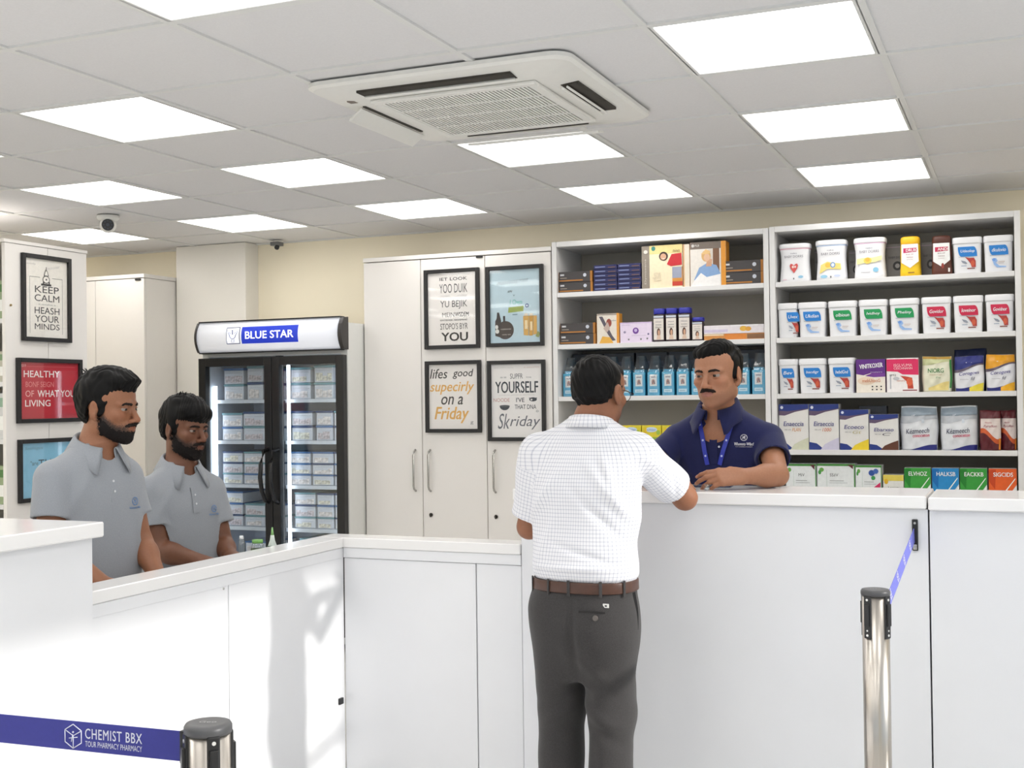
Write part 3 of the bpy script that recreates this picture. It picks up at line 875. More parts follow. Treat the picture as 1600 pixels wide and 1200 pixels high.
for a in ((-0.305, -0.305, 0.305, -0.275), (-0.305, 0.275, 0.305, 0.305), (-0.305, -0.275, -0.275, 0.275), (0.275, -0.275, 0.305, 0.275)):
    bm_box(bm, (a[0], a[1], -0.053), (a[2], a[3], -0.0405), 0.003, 1)
obj('grille_frame', bm, M_ACW, t)
bm = bmesh.new(); bm_box(bm, (-0.40, -0.30, -0.037), (-0.37, -0.27, -0.030), 0.003); obj('indicator', bm, mat('sensor_brown', S(110, 96, 84), 0.4), t)

# ------------------------------------------------------------------ security cameras
t = thing('security_camera', 'white dome security camera with a black eye on the ceiling above the posters', 'camera', (-4.78, 5.44, ZC), 0)
bm = bmesh.new(); ring_mesh(bm, [[(r * math.cos(2 * PI * k / 24), r * math.sin(2 * PI * k / 24), z) for k in range(24)] for r, z in ((0.062, -0.004), (0.062, -0.018), (0.054, -0.028), (0.03, -0.04))])
obj('mount', bm, M_ACW, t)
dv = (Vector((0.58, -0.70, -0.10))).normalized()
c0 = Vector((0.0, 0.0, -0.055))
bm = bmesh.new(); bmesh.ops.create_uvsphere(bm, u_segments=24, v_segments=16, radius=0.046)
for v in bm.verts: v.co += c0
obj('ball', bm, M_ACW, t, smooth=True)
bm = bmesh.new(); bm_cyl(bm, c0 + dv * 0.030, c0 + dv * 0.050, 0.034, 0.032, 24); eye = obj('lens_face', bm, M_BLACK, t)
bm = bmesh.new(); bm_cyl(bm, c0 + dv * 0.050, c0 + dv * 0.053, 0.012, 0.010, 20)
q = dv.to_track_quat('Z', 'Y').to_matrix()
for k in range(8):
    p0 = c0 + dv * 0.050 + q @ Vector((0.022 * math.cos(k * PI / 4), 0.022 * math.sin(k * PI / 4), 0))
    bm_cyl(bm, p0, p0 + dv * 0.002, 0.005, seg=10)
obj('lens', bm, ink(70, 72, 80, 0.15), eye)
t = thing('security_camera', 'tiny dark camera hanging from the ceiling right of the pillar', 'camera', (-4.55, 6.80, ZC), 0)
bm = bmesh.new(); bm_cyl(bm, (0, 0, -0.004), (0, 0, -0.016), 0.035, 0.03, 20); obj('mount', bm, M_ACW, t)
bm = bmesh.new(); bm_box(bm, (-0.032, -0.045, -0.040), (0.032, 0.02, -0.014), 0.006); obj('housing', bm, ink(120, 120, 120), t)
bm = bmesh.new(); bm_cyl(bm, (0.012, -0.02, -0.036), (0.02, -0.045, -0.056), 0.014, 0.016, 14); obj('lens', bm, M_BLACK, t)

# ------------------------------------------------------------------ queue barrier posts
M_TAPE = mat('belt_blue', S(48, 50, 136), 0.6, noise=0.04, scale=120)
M_CAPD = mat('post_cap_grey', S(74, 74, 76), 0.4, noise=0.05)
def stanchion(label, loc, rotz, R=0.0375):
    t = thing('barrier_post', label, 'barrier post', loc, rotz, 'queue barrier posts')
    bm = bmesh.new()
    ring_mesh(bm, [[(r * math.cos(2 * PI * k / 40), r * math.sin(2 * PI * k / 40), z) for k in range(40)] for r, z in ((0.16, 0), (0.16, 0.008), (0.15, 0.014), (0.06, 0.03), (0.045, 0.034))])
    obj('base', bm, M_STEEL, t)
    bm = bmesh.new(); bm_cyl(bm, (0, 0, 0.03), (0, 0, 0.938), R, seg=48); obj('pole', bm, M_STEEL, t)
    bm = bmesh.new(); ring_mesh(bm, [[(r * math.cos(2 * PI * k / 40), r * math.sin(2 * PI * k / 40), z) for k in range(40)] for r, z in ((R + .002, 0.932), (R + .003, 0.936), (R + .003, 0.944), (R, 0.949), (R - .008, 0.950))])
    cap = obj('cap', bm, M_CAPD, t)
    me = text_mesh('Geo', 0.03, 0.011, .01); me.materials.append(ink(160, 160, 160))
    link('lettering', me, cap, (0, 0, 0.9505), (0, 0, -rotz + 0.4))
    for k in range(4):
        a = k * PI / 2
        bm = bmesh.new()
        bm_box(bm, (R - 0.006, -0.011, 0.815), (R + 0.0035, 0.011, 0.934), 0.003)
        bm_box(bm, (R + 0.001, -0.0075, 0.850), (R + 0.0085, 0.0075, 0.912), 0.002)
        c = obj('belt_clip', bm, M_BLACK, t, rot=(0, 0, a))
        for zs_, rs_ in ((0.923, .0035), (0.837, .0025), (0.824, .0035)):
            bm = bmesh.new(); bm_cyl(bm, (R + 0.0034, 0, zs_), (R + 0.0046, 0, zs_), rs_, seg=12)
            obj('screw', bm, mat('bright_screw', S(226, 226, 224), 0.3, 0.6), c)
    return t
stanchion('full-height steel barrier post in front of the service counter', (-0.395, 3.545, 0), math.radians(-28))
stanchion('steel barrier post with wide blue belt at the bottom left', (-1.302, 1.718, 0), math.radians(-40), R=0.038)

def belt(label, A, B, wd, m, group='queue barrier belts'):
    A = Vector(A); B = Vector(B)
    t = thing('barrier_belt', label, 'barrier belt', A, 0, group)
    d = B - A
    L = d.length
    rot = Matrix((d.normalized(), Vector((0, 0, 1)).cross(d).normalized(), d.normalized().cross(Vector((0, 0, 1)).cross(d).normalized()))).transposed()
    t.rotation_euler = rot.to_euler()
    bm = bmesh.new(); bm_box(bm, (0, -0.0008, -wd / 2), (L, 0.0008, wd / 2))
    s = obj('strap', bm, m, t)
    return t, s, L
t, s, L = belt('wide blue printed belt stretched across the bottom left corner', (-2.452, 1.640, 0.908), (-1.350, 1.715, 0.904), 0.052, M_TAPE)
WT = ink(206, 208, 222, .6)
txt('CHEMIST BBX', L - 0.146, 0.0062, 0.120, 0.0180, WT, s, y=-0.0014, bold=.012, space=1.12)
txt('TOUR PHARMACY PHARMACY', L - 0.146, -0.0120, 0.120, 0.010, WT, s, y=-0.0014)
bm = bmesh.new()
hx, hz, hr = L - 0.232, -0.001, 0.0215
hexp = [(hx + hr * .95 * math.cos(PI / 2 + k * PI / 3), -0.0014, hz + hr * math.sin(PI / 2 + k * PI / 3)) for k in range(6)]
for k in range(6): bm_tube(bm, [hexp[k], hexp[(k + 1) % 6]], 0.0009, 5)
for k in (1, 5): bm_tube(bm, [hexp[k], (hx, -0.0014, hz + 0.001)], 0.0008, 5)
bm_tube(bm, [(hx, -0.0014, hz + 0.001), hexp[3]], 0.0008, 5)
bm_tube(bm, [(hx - .009, -0.0014, hz - .004), (hx + .009, -0.0014, hz - .001)], 0.0008, 5)
bm_tube(bm, [(hx - .004, -0.0014, hz - .010), (hx - .001, -0.0014, hz + .003)], 0.0008, 5)
bm_cyl(bm, (hx, -0.0012, hz + .0075), (hx, -0.0022, hz + .0075), 0.0018, seg=10)
obj('emblem', bm, WT, s)
bm = bmesh.new(); bm_box(bm, (L - 0.006, -0.006, -0.028), (L + 0.004, 0.006, 0.028), 0.002); obj('buckle', bm, M_BLACK, t)
bm = bmesh.new(); bm_box(bm, (-0.016, -0.02, -0.05), (0.004, 0.02, 0.05), 0.003); obj('wall_clip', bm, M_BLACK, t)
M_TAPE2 = mat('belt_violet_blue', S(112, 116, 206), 0.6, noise=0.05, scale=120)
t, s, L = belt('violet-blue belt running from the steel post to the counter clip', (-0.376, 3.588, 0.880), (-0.342, 4.205, 1.030), 0.048, M_TAPE2)
bm = bmesh.new(); bm_box(bm, (-0.006, -0.005, -0.026), (0.004, 0.005, 0.026), 0.002); obj('buckle', bm, M_BLACK, t)
for u in (0.12, 0.26, 0.40, 0.53):
    txt('BBX', u, 0, 0.05, 0.022, ink(222, 222, 244), s, y=-0.0014, bold=.02, rot=0.9)
t = thing('wall_clip', 'small black belt clip screwed to the counter front', 'clip', (-0.34, 4.222, 1.03), 0)
bm = bmesh.new(); bm_box(bm, (-0.0095, -0.012, -0.052), (0.0095, 0.0, 0.052), 0.004)
obj('clip_body', bm, M_BLACK, t)
bm = bmesh.new(); bm_box(bm, (-0.006, -0.0155, -0.048), (0.006, -0.0105, -0.030), 0.002); obj('latch', bm, M_CHROME, t)
bm = bmesh.new(); bm_cyl(bm, (0, -0.0115, 0.04), (0, -0.0135, 0.04), 0.004, seg=12); obj('screw', bm, M_CHROME, t)
# ------------------------------------------------------------------ products
YP = 6.455       # front line of the goods
W_ = ink(240, 240, 238)
def base_thing(name, label, cat, x0, x1, z, group, y=YP, rotz=0.0):
    return thing(name, label, cat, ((x0 + x1) / 2, y, z + 0.0005), rotz, group)

M_TUB = mat('white_tub_plastic', S(238, 238, 240), 0.35, noise=0.01, spec=.4)
_tubm = {}
def tub(label, x0, x1, z, h, leafc, group, words, pic, rot=0.0, depth=0.13):
    """square white plastic tub with a rounded lid and a printed leaf label"""
    w = x1 - x0
    t = base_thing('product_tub', label, 'tub', x0, x1, z, group, YP + depth / 2, rot)
    k = (round(w, 3), round(h, 3))
    if k not in _tubm:
        W, D = w / 2, depth / 2
        bm = bmesh.new()
        ring_mesh(bm, [superell(W * f - .002, D * f - .002, zz, 7, 40) for f, zz in ((.90, 0.0), (.915, .004), (.97, h * .80), (.972, h * .82))])
        o1 = obj('tub_body', bm, M_TUB, t)
        bm = bmesh.new()
        ring_mesh(bm, [superell(W * f, D * f, zz, 6, 40) for f, zz in ((.99, h * .82), (1.0, h * .835), (1.0, h * .90), (.99, h * .975), (.965, h * .995), (.90, h))])
        o2 = obj('lid', bm, M_TUB, t)
        _tubm[k] = (o1.data, o2.data)
    else:
        link('tub_body', _tubm[k][0], t); link('lid', _tubm[k][1], t)
    W, D = w / 2, depth / 2
    tilt = math.atan2(D * (.97 - .915), h * .8)
    yb = -(D * .945) - .0015
    polys = []
    P = lambda fx, fz: (fx * W, (fz - .42) * h)
    def sc(pts): return [P(a, b) for a, b in pts]
    LC = leafc
    polys.append((sc(leaf(-.60, .46, .66, .73, .85)), LC))
    if pic == 'red':
        polys += [(sc([(-.15, .45), (.1, .42), (.45, .42), (.56, .33), (.56, .16), (.3, .16), (.22, .26), (.05, .36)]), ink(176, 58, 50)), (sc(ell(.36, .27, .13, .08)), ink(206, 92, 60)),
                  (sc([(-.42, .36), (-.12, .33), (.02, .27), (-.1, .25), (-.3, .29)]), ink(150, 156, 168)), (sc(rect(.0, .115, .5, .145)), ink(130, 70, 60)), (sc(rect(-.4, .20, -.05, .215)), ink(120, 140, 170))]
    else:
        polys += [(sc([(-.45, .36), (-.15, .38), (-.05, .30), (-.18, .25), (.05, .17), (.5, .15), (.5, .12), (-.1, .12), (-.3, .2), (-.36, .28)]), ink(150, 184, 230)), (sc(ell(-.28, .34, .1, .04)), ink(110, 154, 222)),
                  (sc(rect(.0, .27, .42, .285)), ink(200, 180, 170)), (sc(rect(.0, .23, .36, .245)), ink(206, 196, 190))]
    polys.append((sc(rect(-.56, .445, .45, .455)), ink(160, 170, 180)))
    pr = prints(polys, t, 0, 'tub_label', tilt, (0, yb, h * .42))
    txt(words, .02 * w, (.60 - .42) * h, w * .46, h * .095, ink(236, 242, 246), pr, y=-.0035, bold=.015, shear=.2)
    return t

RED, BLU, GRN = ink(206, 34, 74), ink(36, 128, 208), ink(24, 150, 84)
def side_tub(label, x0, x1, z, h, group):
    t = tub(label, x0, x1, z, h, BLU, group, 'Ven', 'red', rot=0.0)
    return t
# second shelf from the top of the right-hand unit
r2 = [(-1.200, -1.094, 'blue', 'Uvex', 'red', 'narrow white tub turned sideways at the left end of the second shelf, right-hand unit'),
      (-1.092, -0.946, 'blue', 'Ukdian', 'blue', 'white tub with the only blue front label on the second shelf of the right-hand unit'),
      (-0.938, -0.790, 'green', 'olbioun', 'blue', 'white tub with green label, leftmost of the three green ones'),
      (-0.783, -0.637, 'green', 'Ividhoy', 'blue', 'white tub with green label, middle of the three green ones'),
      (-0.630, -0.483, 'green', 'Pheliny', 'blue', 'white tub with green label, rightmost of the three green ones'),
      (-0.475, -0.329, 'red', 'Govidor', 'red', 'white tub with crimson label, leftmost of the three crimson ones'),
      (-0.323, -0.179, 'red', 'Ioveinor', 'red', 'white tub with crimson label, middle of the three crimson ones'),
      (-0.173, -0.036, 'red', 'Govidnor', 'red', 'white tub with crimson label, rightmost of the three crimson ones')]
CL = {'blue': BLU, 'green': GRN, 'red': RED}
for a, b, c, wd, pic, lab in r2:
    if a < -1.19:
        t = tub(lab, a, b, 1.80, 0.184, CL[c], 'white tubs on the right-hand shelves', wd, pic, depth=.15)
        t.children[2].location.x += 0.03
    else:
        tub(lab, a, b, 1.80, 0.184, CL[c], 'white tubs on the right-hand shelves', wd, pic)
for a, b, c, wd, pic, lab in [(-1.200, -1.096, 'blue', 'Bev', 'red', 'narrow white tub turned sideways at the left end of the third shelf, right-hand unit'),
                              (-1.093, -0.950, 'blue', 'bacdigr', 'red', 'white tub with blue label on the third shelf, left one of the pair'),
                              (-0.942, -0.802, 'blue', 'hebdGnd', 'red', 'white tub with blue label beside the purple carton')]:
    t = tub(lab, a, b, 1.505, 0.183, CL[c], 'white tubs on the right-hand shelves', wd, pic)
for a, b, wd, pic, lab in [(-0.322, -0.180, 'Udeolop', 'red', 'white tub with blue label and red picture beside the brown bottle, top shelf'),
                           (-0.176, -0.036, 'dkulsvio', 'blue', 'white tub with blue label at the right end of the top shelf')]:
    tub(lab, a, b, 2.095, 0.182, BLU, 'white tubs on the right-hand shelves', wd, pic)

# waisted baby-powder style tins on the top shelf
def waisted(label, x0, x1, z, h, band, pic):
    w = x1 - x0; W = w / 2; D = 0.06
    t = base_thing('waisted_tin', label, 'tin', x0, x1, z, 'waisted white tins on the top shelf', YP + D)
    bm = bmesh.new()
    prof = [(.92, 0), (.95, .01), (.94, .1), (.90, .3), (.87, .5), (.88, .68), (.93, .82), (.94, .845)]
    ring_mesh(bm, [superell(W * f, D * f, zz * h, 4, 40) for f, zz in prof]); obj('tin_body', bm, M_TUB, t)
    bm = bmesh.new(); ring_mesh(bm, [superell(W * f, D * f, zz * h, 4, 40) for f, zz in ((.955, .846), (.955, .872))], cap=(False, False)); obj('colour_band', bm, band, t)
    bm = bmesh.new(); ring_mesh(bm, [superell(W * f, D * f, zz * h, 4, 40) for f, zz in ((.97, .873), (.985, .89), (.985, .96), (.96, .99), (.88, 1.0))]); obj('lid', bm, M_TUB, t)
    y = -D * .955 - .001
    pr = prints([([(a * W, b * h) for a, b in pts], m) for pts, m in pic], t, y, 'tin_print')
    txt('nabo', 0, .74 * h, w * .2, h * .035, ink(110, 110, 130), t, y=y)
    txt('BABY DORRS', 0, .655 * h, w * .58, h * .06, ink(120, 116, 124), t, y=y)
PK = ink(226, 178, 192); HRT = ink(212, 84, 80); YEL = ink(240, 208, 96); SKY = ink(150, 200, 226)
heart = [(.0, .22), (.2, .34), (.26, .42), (.2, .47), (.1, .46), (.0, .42), (-.1, .46), (-.2, .47), (-.26, .42), (-.2, .34)]
waisted('waisted white tin with pink band and red heart, left end of the top shelf', -1.190, -1.024, 2.095, 0.203, PK,
        [(heart, HRT), (ell(-.06, .385, .07, .035), ink(240, 214, 206)), (ell(.08, .385, .06, .03), ink(240, 214, 206)), (ell(.42, .12, .16, .035), SKY), (rect(-.06, .06, .02, .1), INKG), (rect(-.7, .05, -.45, .065), PK)])
waisted('waisted white tin with pale blue band and yellow picture on the top shelf', -1.000, -0.836, 2.095, 0.210, ink(176, 196, 226),
        [([(-.7, .16), (-.6, .38), (-.2, .46), (.2, .42), (.62, .40), (.66, .25), (.2, .27), (-.2, .28)], ink(244, 222, 132)), (ell(-.16, .37, .18, .06), ink(240, 196, 84)), (ell(.14, .37, .16, .07), ink(110, 150, 200)), (ell(.14, .37, .10, .045), ink(226, 236, 244)),
         (ell(-.42, .09, .22, .04), SKY), (ell(.40, .10, .2, .03), ink(206, 216, 240)), (rect(-.04, .05, .05, .1), INKG)])
waisted('waisted white tin with lilac band and yellow flower on the top shelf', -0.806, -0.640, 2.095, 0.210, ink(216, 182, 206),
        [([(-.75, .34), (-.2, .38), (.3, .38), (.75, .44), (.75, .54), (.2, .5), (-.4, .5), (-.75, .48)], ink(246, 232, 170)), (ell(-.1, .43, .24, .08), YEL), (ell(-.1, .45, .14, .05), ink(232, 180, 70)), (ell(.38, .2, .17, .06), ink(140, 196, 224)), (rect(-.5, .14, .05, .155), ink(180, 176, 180))])

# grey carton boxes standing behind
def carton(name, label, cat, x0, x1, z, h, d, m, polys=(), words=(), group=None, y=YP, rot=0.0, bev=0.0015, side=None):
    w = x1 - x0
    t = base_thing(name, label, cat, x0, x1, z, group, y, rot)
    bx = box('carton', (-w / 2, 0, 0), (w / 2, d, h), m, t, bev, seg=1)
    if polys:
        prints([([((a - .5) * w, b * h) for a, b in pts], mm) for pts, mm in polys], bx, -0.0005, 'carton_print')
    for s_ in words:
        s, fx, fz, fw, fh, mm = s_[:6]
        kk = s_[6] if len(s_) > 6 else {}
        txt(s, (fx - .5) * w, fz * h, fw * w, fh * h, mm, bx, y=-0.0045, **kk)
    if side:
        b2 = bmesh.new(); bm_box(b2, (w / 2 + .0003, 0.001, 0.001), (w / 2 + .0008, d - .001, h - .001)); obj('side_print', b2, side, bx)
        b2 = bmesh.new(); bm_box(b2, (-w / 2 - .0008, 0.001, 0.001), (-w / 2 - .0003, d - .001, h - .001)); obj('side_print', b2, side, bx)
    return t

GB = ink(120, 116, 112)
for a, b, hh, lab in [(-1.02, -0.99, .18, 'grey carton partly hidden between the heart tin and the blue-banded tin'), (-0.845, -0.785, .165, 'grey carton behind, between the blue-banded and lilac-banded tins'),
                  (-0.655, -0.560, .185, 'grey carton with a ring print behind, left of the yellow bottle'), (-0.478, -0.405, .185, 'grey carton with a ring print behind, between the yellow and brown bottles')]:
    carton('carton_box', lab, 'box', a, b, 2.095, hh, .08, GB,
           [(rect(.0, .9, 1, .92), ink(160, 140, 150)), (ell(.6, .38, .24 if b - a > .05 else .1, .13), ink(36, 34, 34)), (ell(.6, .38, .12 if b - a > .05 else .05, .065), ink(150, 146, 142))],
           [('BABY DOT', .5, .62, .7, .06, ink(70, 68, 68))], 'grey cartons behind the tins', y=YP + .15)

# shouldered bottles
def shoulder_bottle(label, x0, x1, z, h, m, capm, tagc, words, wc, feet):
    w = x1 - x0; W = w / 2; D = .042
    t = base_thing('powder_bottle', label, 'bottle', x0, x1, z, 'powder bottles on the top shelf', YP + D)
    bm = bmesh.new()
    ring_mesh(bm, [superell(W * f, D * f, zz * h, 3.4, 36) for f, zz in ((.94, 0), (1.0, .012), (1.0, .12), (.95, .3), (.96, .55), (.93, .74), (.90, .80))]); obj('bottle_body', bm, m, t)
    bm = bmesh.new()
    ring_mesh(bm, [superell(W * f, D * f, zz * h, 3.4, 36) for f, zz in ((.90, .802), (.93, .82), (.93, .93), (.88, .975), (.70, 1.0))]); obj('cap', bm, capm, t)
    y = -D - .0012
    prints([([(a * W, b * h) for a, b in pts], mm) for pts, mm in
            [([(-.82, .34), (0, .20), (.82, .36), (.78, .80), (-.78, .80)], W_), ([(-.62, .58), (.66, .60), (.66, .70), (-.62, .70)], tagc)] + feet], t, y, 'bottle_print')
    txt(words, 0.01, .645 * h, w * .56, h * .07, ink(246, 240, 240), t, y=y - .003, bold=.03)
    txt('BOE OIF', 0, .54 * h, w * .35, h * .03, wc, t, y=y - .003); txt('numous', 0, .47 * h, w * .3, h * .025, wc, t, y=y - .003); txt('premier', 0, .41 * h, w * .3, h * .02, wc, t, y=y - .003)
shoulder_bottle('bright yellow powder bottle on the top shelf', -0.574, -0.472, 2.095, .203, ink(240, 196, 24), ink(240, 186, 20), ink(196, 40, 96), 'DRUIC', ink(150, 60, 90), [(rect(-.2, .07, .4, .1), ink(150, 110, 40))])
shoulder_bottle('brown powder bottle on the top shelf', -0.421, -0.322, 2.095, .198, ink(94, 48, 34), ink(84, 44, 32), ink(196, 40, 80), 'ANDE', ink(120, 60, 60), [(ell(.1, .22, .14, .07), ink(150, 56, 40)), (rect(.62, .06, .8, .16), ink(226, 220, 214))])

# cartons and pouches, third shelf
PUR = ink(96, 40, 132)
carton('carton_box', 'purple and cream carton beside the white tubs', 'box', -0.797, -0.653, 1.505, .172, .07, ink(240, 232, 218),
       [([(0, .56), (.25, .52), (.5, .58), (1, .50), (1, 1), (0, 1)], PUR), ([(.3, .50), (.6, .46), (1, .47), (1, .56), (.6, .60)], ink(120, 60, 150)), (ell(.35, .35, .3, .12), ink(236, 214, 190)),
        (rect(.53, .16, .58, .2), INK), (rect(.68, .16, .73, .2), INK), (rect(.83, .16, .88, .2), INK), (rect(.53, .07, .58, .11), INK), (rect(.68, .07, .73, .11), INK), (rect(.83, .07, .88, .11), INK)],
       [('VINITKOXER', .52, .80, .8, .13, ink(244, 240, 246), {'bold': .03, 'rot': -.08}), ('mebUtonG', .52, .36, .62, .1, ink(206, 120, 80)), ('moleirs', .70, .61, .4, .03, ink(220, 200, 230))], 'cartons on the right-hand shelves', side=ink(90, 40, 120))
carton('carton_box', 'pink and white carton beside the purple one', 'box', -0.646, -0.491, 1.505, .174, .07, ink(244, 240, 238),
       [([(0, .62), (.35, .60), (.5, .52), (1, .50), (1, .95), (.9, .97), (0, .97)], ink(222, 40, 96)), ([(.42, .48), (.6, .46), (.8, .42), (.84, .1), (.66, .1), (.64, .3), (.5, .42)], ink(196, 66, 44)), (ell(.72, .3, .1, .12), ink(220, 96, 60)),
        (rect(.5, .04, .95, .07), ink(130, 40, 50)), (ell(.3, .4, .1, .05), ink(200, 200, 204)), (rect(.1, .1, .14, .5), ink(190, 190, 194))],
       [('ISGLVUMA', .52, .79, .58, .08, ink(250, 210, 216)), ('CESCHNANN', .52, .70, .58, .07, ink(250, 210, 216)), ('8M2', .2, .5, .2, .06, INK), ('nenons', .45, .33, .25, .04, ink(200, 120, 90))], 'cartons on the right-hand shelves', side=ink(220, 190, 196))

def pouch(label, x0, x1, z, h, body, polys, words, group, top=None, d=.06, puff=1.0, y=YP, crimp=.93, name='product_pouch', cat='pouch', film=False):
    """soft pillow pack: bulged front, pinched side seams, crimped top"""
    w = x1 - x0; W = w / 2
    t = base_thing(name, label, cat, x0, x1, z, group, y + d / 2)
    rs = random.Random(label)
    ph = [rs.uniform(0, 6) for _ in range(6)]
    def rad(v):      # half depth over height
        return d / 2 * (0.78 + .22 * math.sin(PI * min(v * 1.1, 1))) if v < .8 else d / 2 * max(.16, 1 - ((v - .8) / .2) * .8)
    def P(u, v, s, off=0.0):
        ww = W * (0.97 - .03 * math.cos(2 * PI * v) + .012 * math.sin(9 * v + ph[0]))
        prof = (1 - abs(u) ** 2.6) ** .55 if abs(u) < 1 else 0
        wr = .0022 * math.sin(7 * v + 5 * u + ph[1]) * math.sin(3 * u + 11 * v + ph[2]) + .0016 * math.sin(17 * v - 9 * u + ph[3])
        dep = rad(v) * prof * puff + (wr * prof if s < 0 else 0)
        return (u * ww, s * dep - (off if s < 0 else 0), v * h * (1 - .012 * math.cos(2.2 * u + ph[4]) * (v > .9)))
    nu, nv = 20, 22
    bm = bmesh.new(); F = []; Bk = []
    for j in range(nv + 1):
        v = j / nv
        F.append([bm.verts.new(P(-1 + 2 * i / nu, v, -1)) for i in range(nu + 1)])
        Bk.append([F[-1][i] if i in (0, nu) else bm.verts.new(P(-1 + 2 * i / nu, v, 1)) for i in range(nu + 1)])
    for j in range(nv):
        for i in range(nu):
            f = bm.faces.new((F[j][i], F[j][i + 1], F[j + 1][i + 1], F[j + 1][i])); f.smooth = True
            f = bm.faces.new((Bk[j][i], Bk[j + 1][i], Bk[j + 1][i + 1], Bk[j][i + 1])); f.smooth = True
    for row in (0, nv):
        for i in range(1, nu):
            pass
        try:
            bm.faces.new(F[row] + Bk[row][1:-1][::-1])
        except ValueError: pass
    bd = obj('pouch_body', bm, body, t)
    # prints follow the bulged front: subdivided strips between a lower and an upper outline
    for k, (lo, hi, u0, u1, m) in enumerate(polys):
        b2 = bmesh.new(); n = 18; R_ = []
        off = .0016 + .0005 * k
        for i in range(n + 1):
            u = u0 + (u1 - u0) * i / n
            a = lo(u) if callable(lo) else lo
            b = hi(u) if callable(hi) else hi
            a = max(a, 0.002); b = max(b, a + .002)
            R_.append([b2.verts.new(P(u, a + (b - a) * q / 8, -1, off)) for q in range(9)])
        for i in range(n):
            for q in range(8):
                f = b2.faces.new((R_[i][q], R_[i + 1][q], R_[i + 1][q + 1], R_[i][q + 1])); f.smooth = True
        obj('pouch_print', b2, m, bd)
    for s_ in words:
        s, fx, fz, fw, fh, mm = s_[:6]
        kk = s_[6] if len(s_) > 6 else {}
        me = text_mesh(s, fw * w, fh * h, kk.get('bold', 0), kk.get('shear', 0))
        me.materials.append(mm)
        # wrap onto the bulge
        co = np.empty(len(me.vertices) * 3, np.float32); me.vertices.foreach_get('co', co); co = co.reshape(-1, 3)
        out = np.array([P(max(-.98, min(.98, (x + (fx - .5) * w) / W)), (yy + fz * h) / h + kk.get('slope', 0) * x / h, -1, .004) for x, yy, _ in co], np.float32)
        me.vertices.foreach_set('co', out.ravel())
        link('lettering', me, bd)
    return t
wave = lambda a, b, c, f=1.0: (lambda u: a + b * u + c * math.sin(u * 2.2 * f))
GP = 'pouches and bags on the right-hand shelves'
NAV = ink(36, 44, 120); NV2 = ink(34, 54, 128)
pouch('cream pouch with green lettering on the third shelf', -0.477, -0.330, 1.505, .178, mat('pouch_cream', S(232, 230, 206), .3, noise=.03),
      [(wave(.80, .02, .03), 1.0, -.98, .98, ink(196, 200, 150, .3)), (.93, .995, -.98, .98, ink(190, 150, 60, .3)), (.04, wave(.2, .04, .06), -.6, .8, ink(236, 216, 140, .3)), (.1, .9, .86, .985, ink(60, 140, 70, .3))],
      [('NIORG', .47, .60, .52, .12, ink(56, 130, 70), {'bold': .02}), ('mentuosen', .47, .48, .4, .03, ink(180, 150, 110)), ('Pe', .55, .40, .15, .05, ink(150, 180, 140))], GP)
for a, b, zt, colr, yl, lab in [(-0.322, -0.180, .176, NAV, ink(232, 214, 70, .3), 'white and navy pouch with a yellow corner on the third shelf'), (-0.175, -0.036, .180, ink(226, 158, 30, .3), ink(240, 180, 40, .3), 'white pouch with orange top at the right end of the third shelf')]:
    pouch(lab, a, b, 1.505, zt, mat('pouch_white', S(232, 232, 236), .3, noise=.02),
          [(wave(.70, .05, .05), 1.0, -.99, .99, colr), (wave(.64, .06, .06), wave(.70, .05, .05), -.99, .99, ink(96, 84, 100, .3)), (.0, wave(.12, -.02, .05), -.97, .97, NAV), (.0, wave(.10, .12, .03), .0, .97, yl)],
          [('Corogovs', .5, .50, .66, .12, ink(76, 70, 150), {'bold': .01, 'shear': .2, 'slope': .1}), ('fd', .62, .36, .14, .09, ink(90, 96, 120), {'shear': .3}), ('nuoveler', .35, .34, .3, .025, INKG)], GP)
pouch('dark navy pouch peeping over behind the white and navy one', -0.330, -0.165, 1.505, .215, mat('pouch_navy', S(30, 38, 74), .3, noise=.1), [], [], GP, y=YP + .10)

# fourth shelf
BSKIN = mat('carton_offwhite', S(228, 226, 222), .35, noise=.02)
def fcarton(lab, x0, x1, h, sub, subc, corner, wd='Enaeccia'):
    carton('carton_box', lab, 'box', x0, x1, 1.21, h, .09, BSKIN,
           [([(0, .86), (.3, .83), (.6, .84), (1, .9), (1, 1), (0, 1)], NV2), ([(0, .76), (.2, .75), (.55, .83), (1, .89), (1, .905), (.6, .87), (.3, .845), (0, .86)], ink(96, 78, 104)), ([(0, 0), (.5, 0), (.4, .06), (.25, .14), (0, .17)], NV2),
            ([(.38, 0), (1, 0), (1, .27), (.75, .2), (.52, .12)], corner), (ell(.10, .93, .05, .035), ink(220, 226, 240))],
           [(wd, .5, .57, .68, .10, ink(64, 64, 130), {'bold': .012, 'shear': .15}), (sub, .60, .44, .30, .075, subc, {'shear': .2}), ('PEEE LIAD', .3, .44, .22, .025, INKG)], 'cream cartons on the fourth shelf', side=ink(200, 200, 206))
fcarton('tall navy-topped carton with a sage corner, beside the navy-shirted clerk', -1.197, -1.044, .239, 'PLAN', ink(206, 140, 80), ink(206, 208, 184))
fcarton('tall navy-topped carton with a lilac corner on the fourth shelf', -1.040, -0.889, .238, '1000', ink(206, 110, 60), ink(200, 196, 216), 'Eiraeccia')
fcarton('navy-topped carton with a bright yellow corner on the fourth shelf', -0.884, -0.740, .208, 'Gt', ink(190, 180, 130), ink(236, 208, 50), 'Ecoeco')
fcarton('short navy-topped carton with a brown corner on the fourth shelf', -0.735, -0.594, .183, 'C', ink(90, 84, 96), ink(96, 54, 36), 'Ebarxso')
carton('carton_box', 'dark carton standing behind the yellow-cornered one', 'box', -0.80, -0.66, 1.21, .225, .07, ink(64, 68, 78), group='cream cartons on the fourth shelf', y=YP + .12)
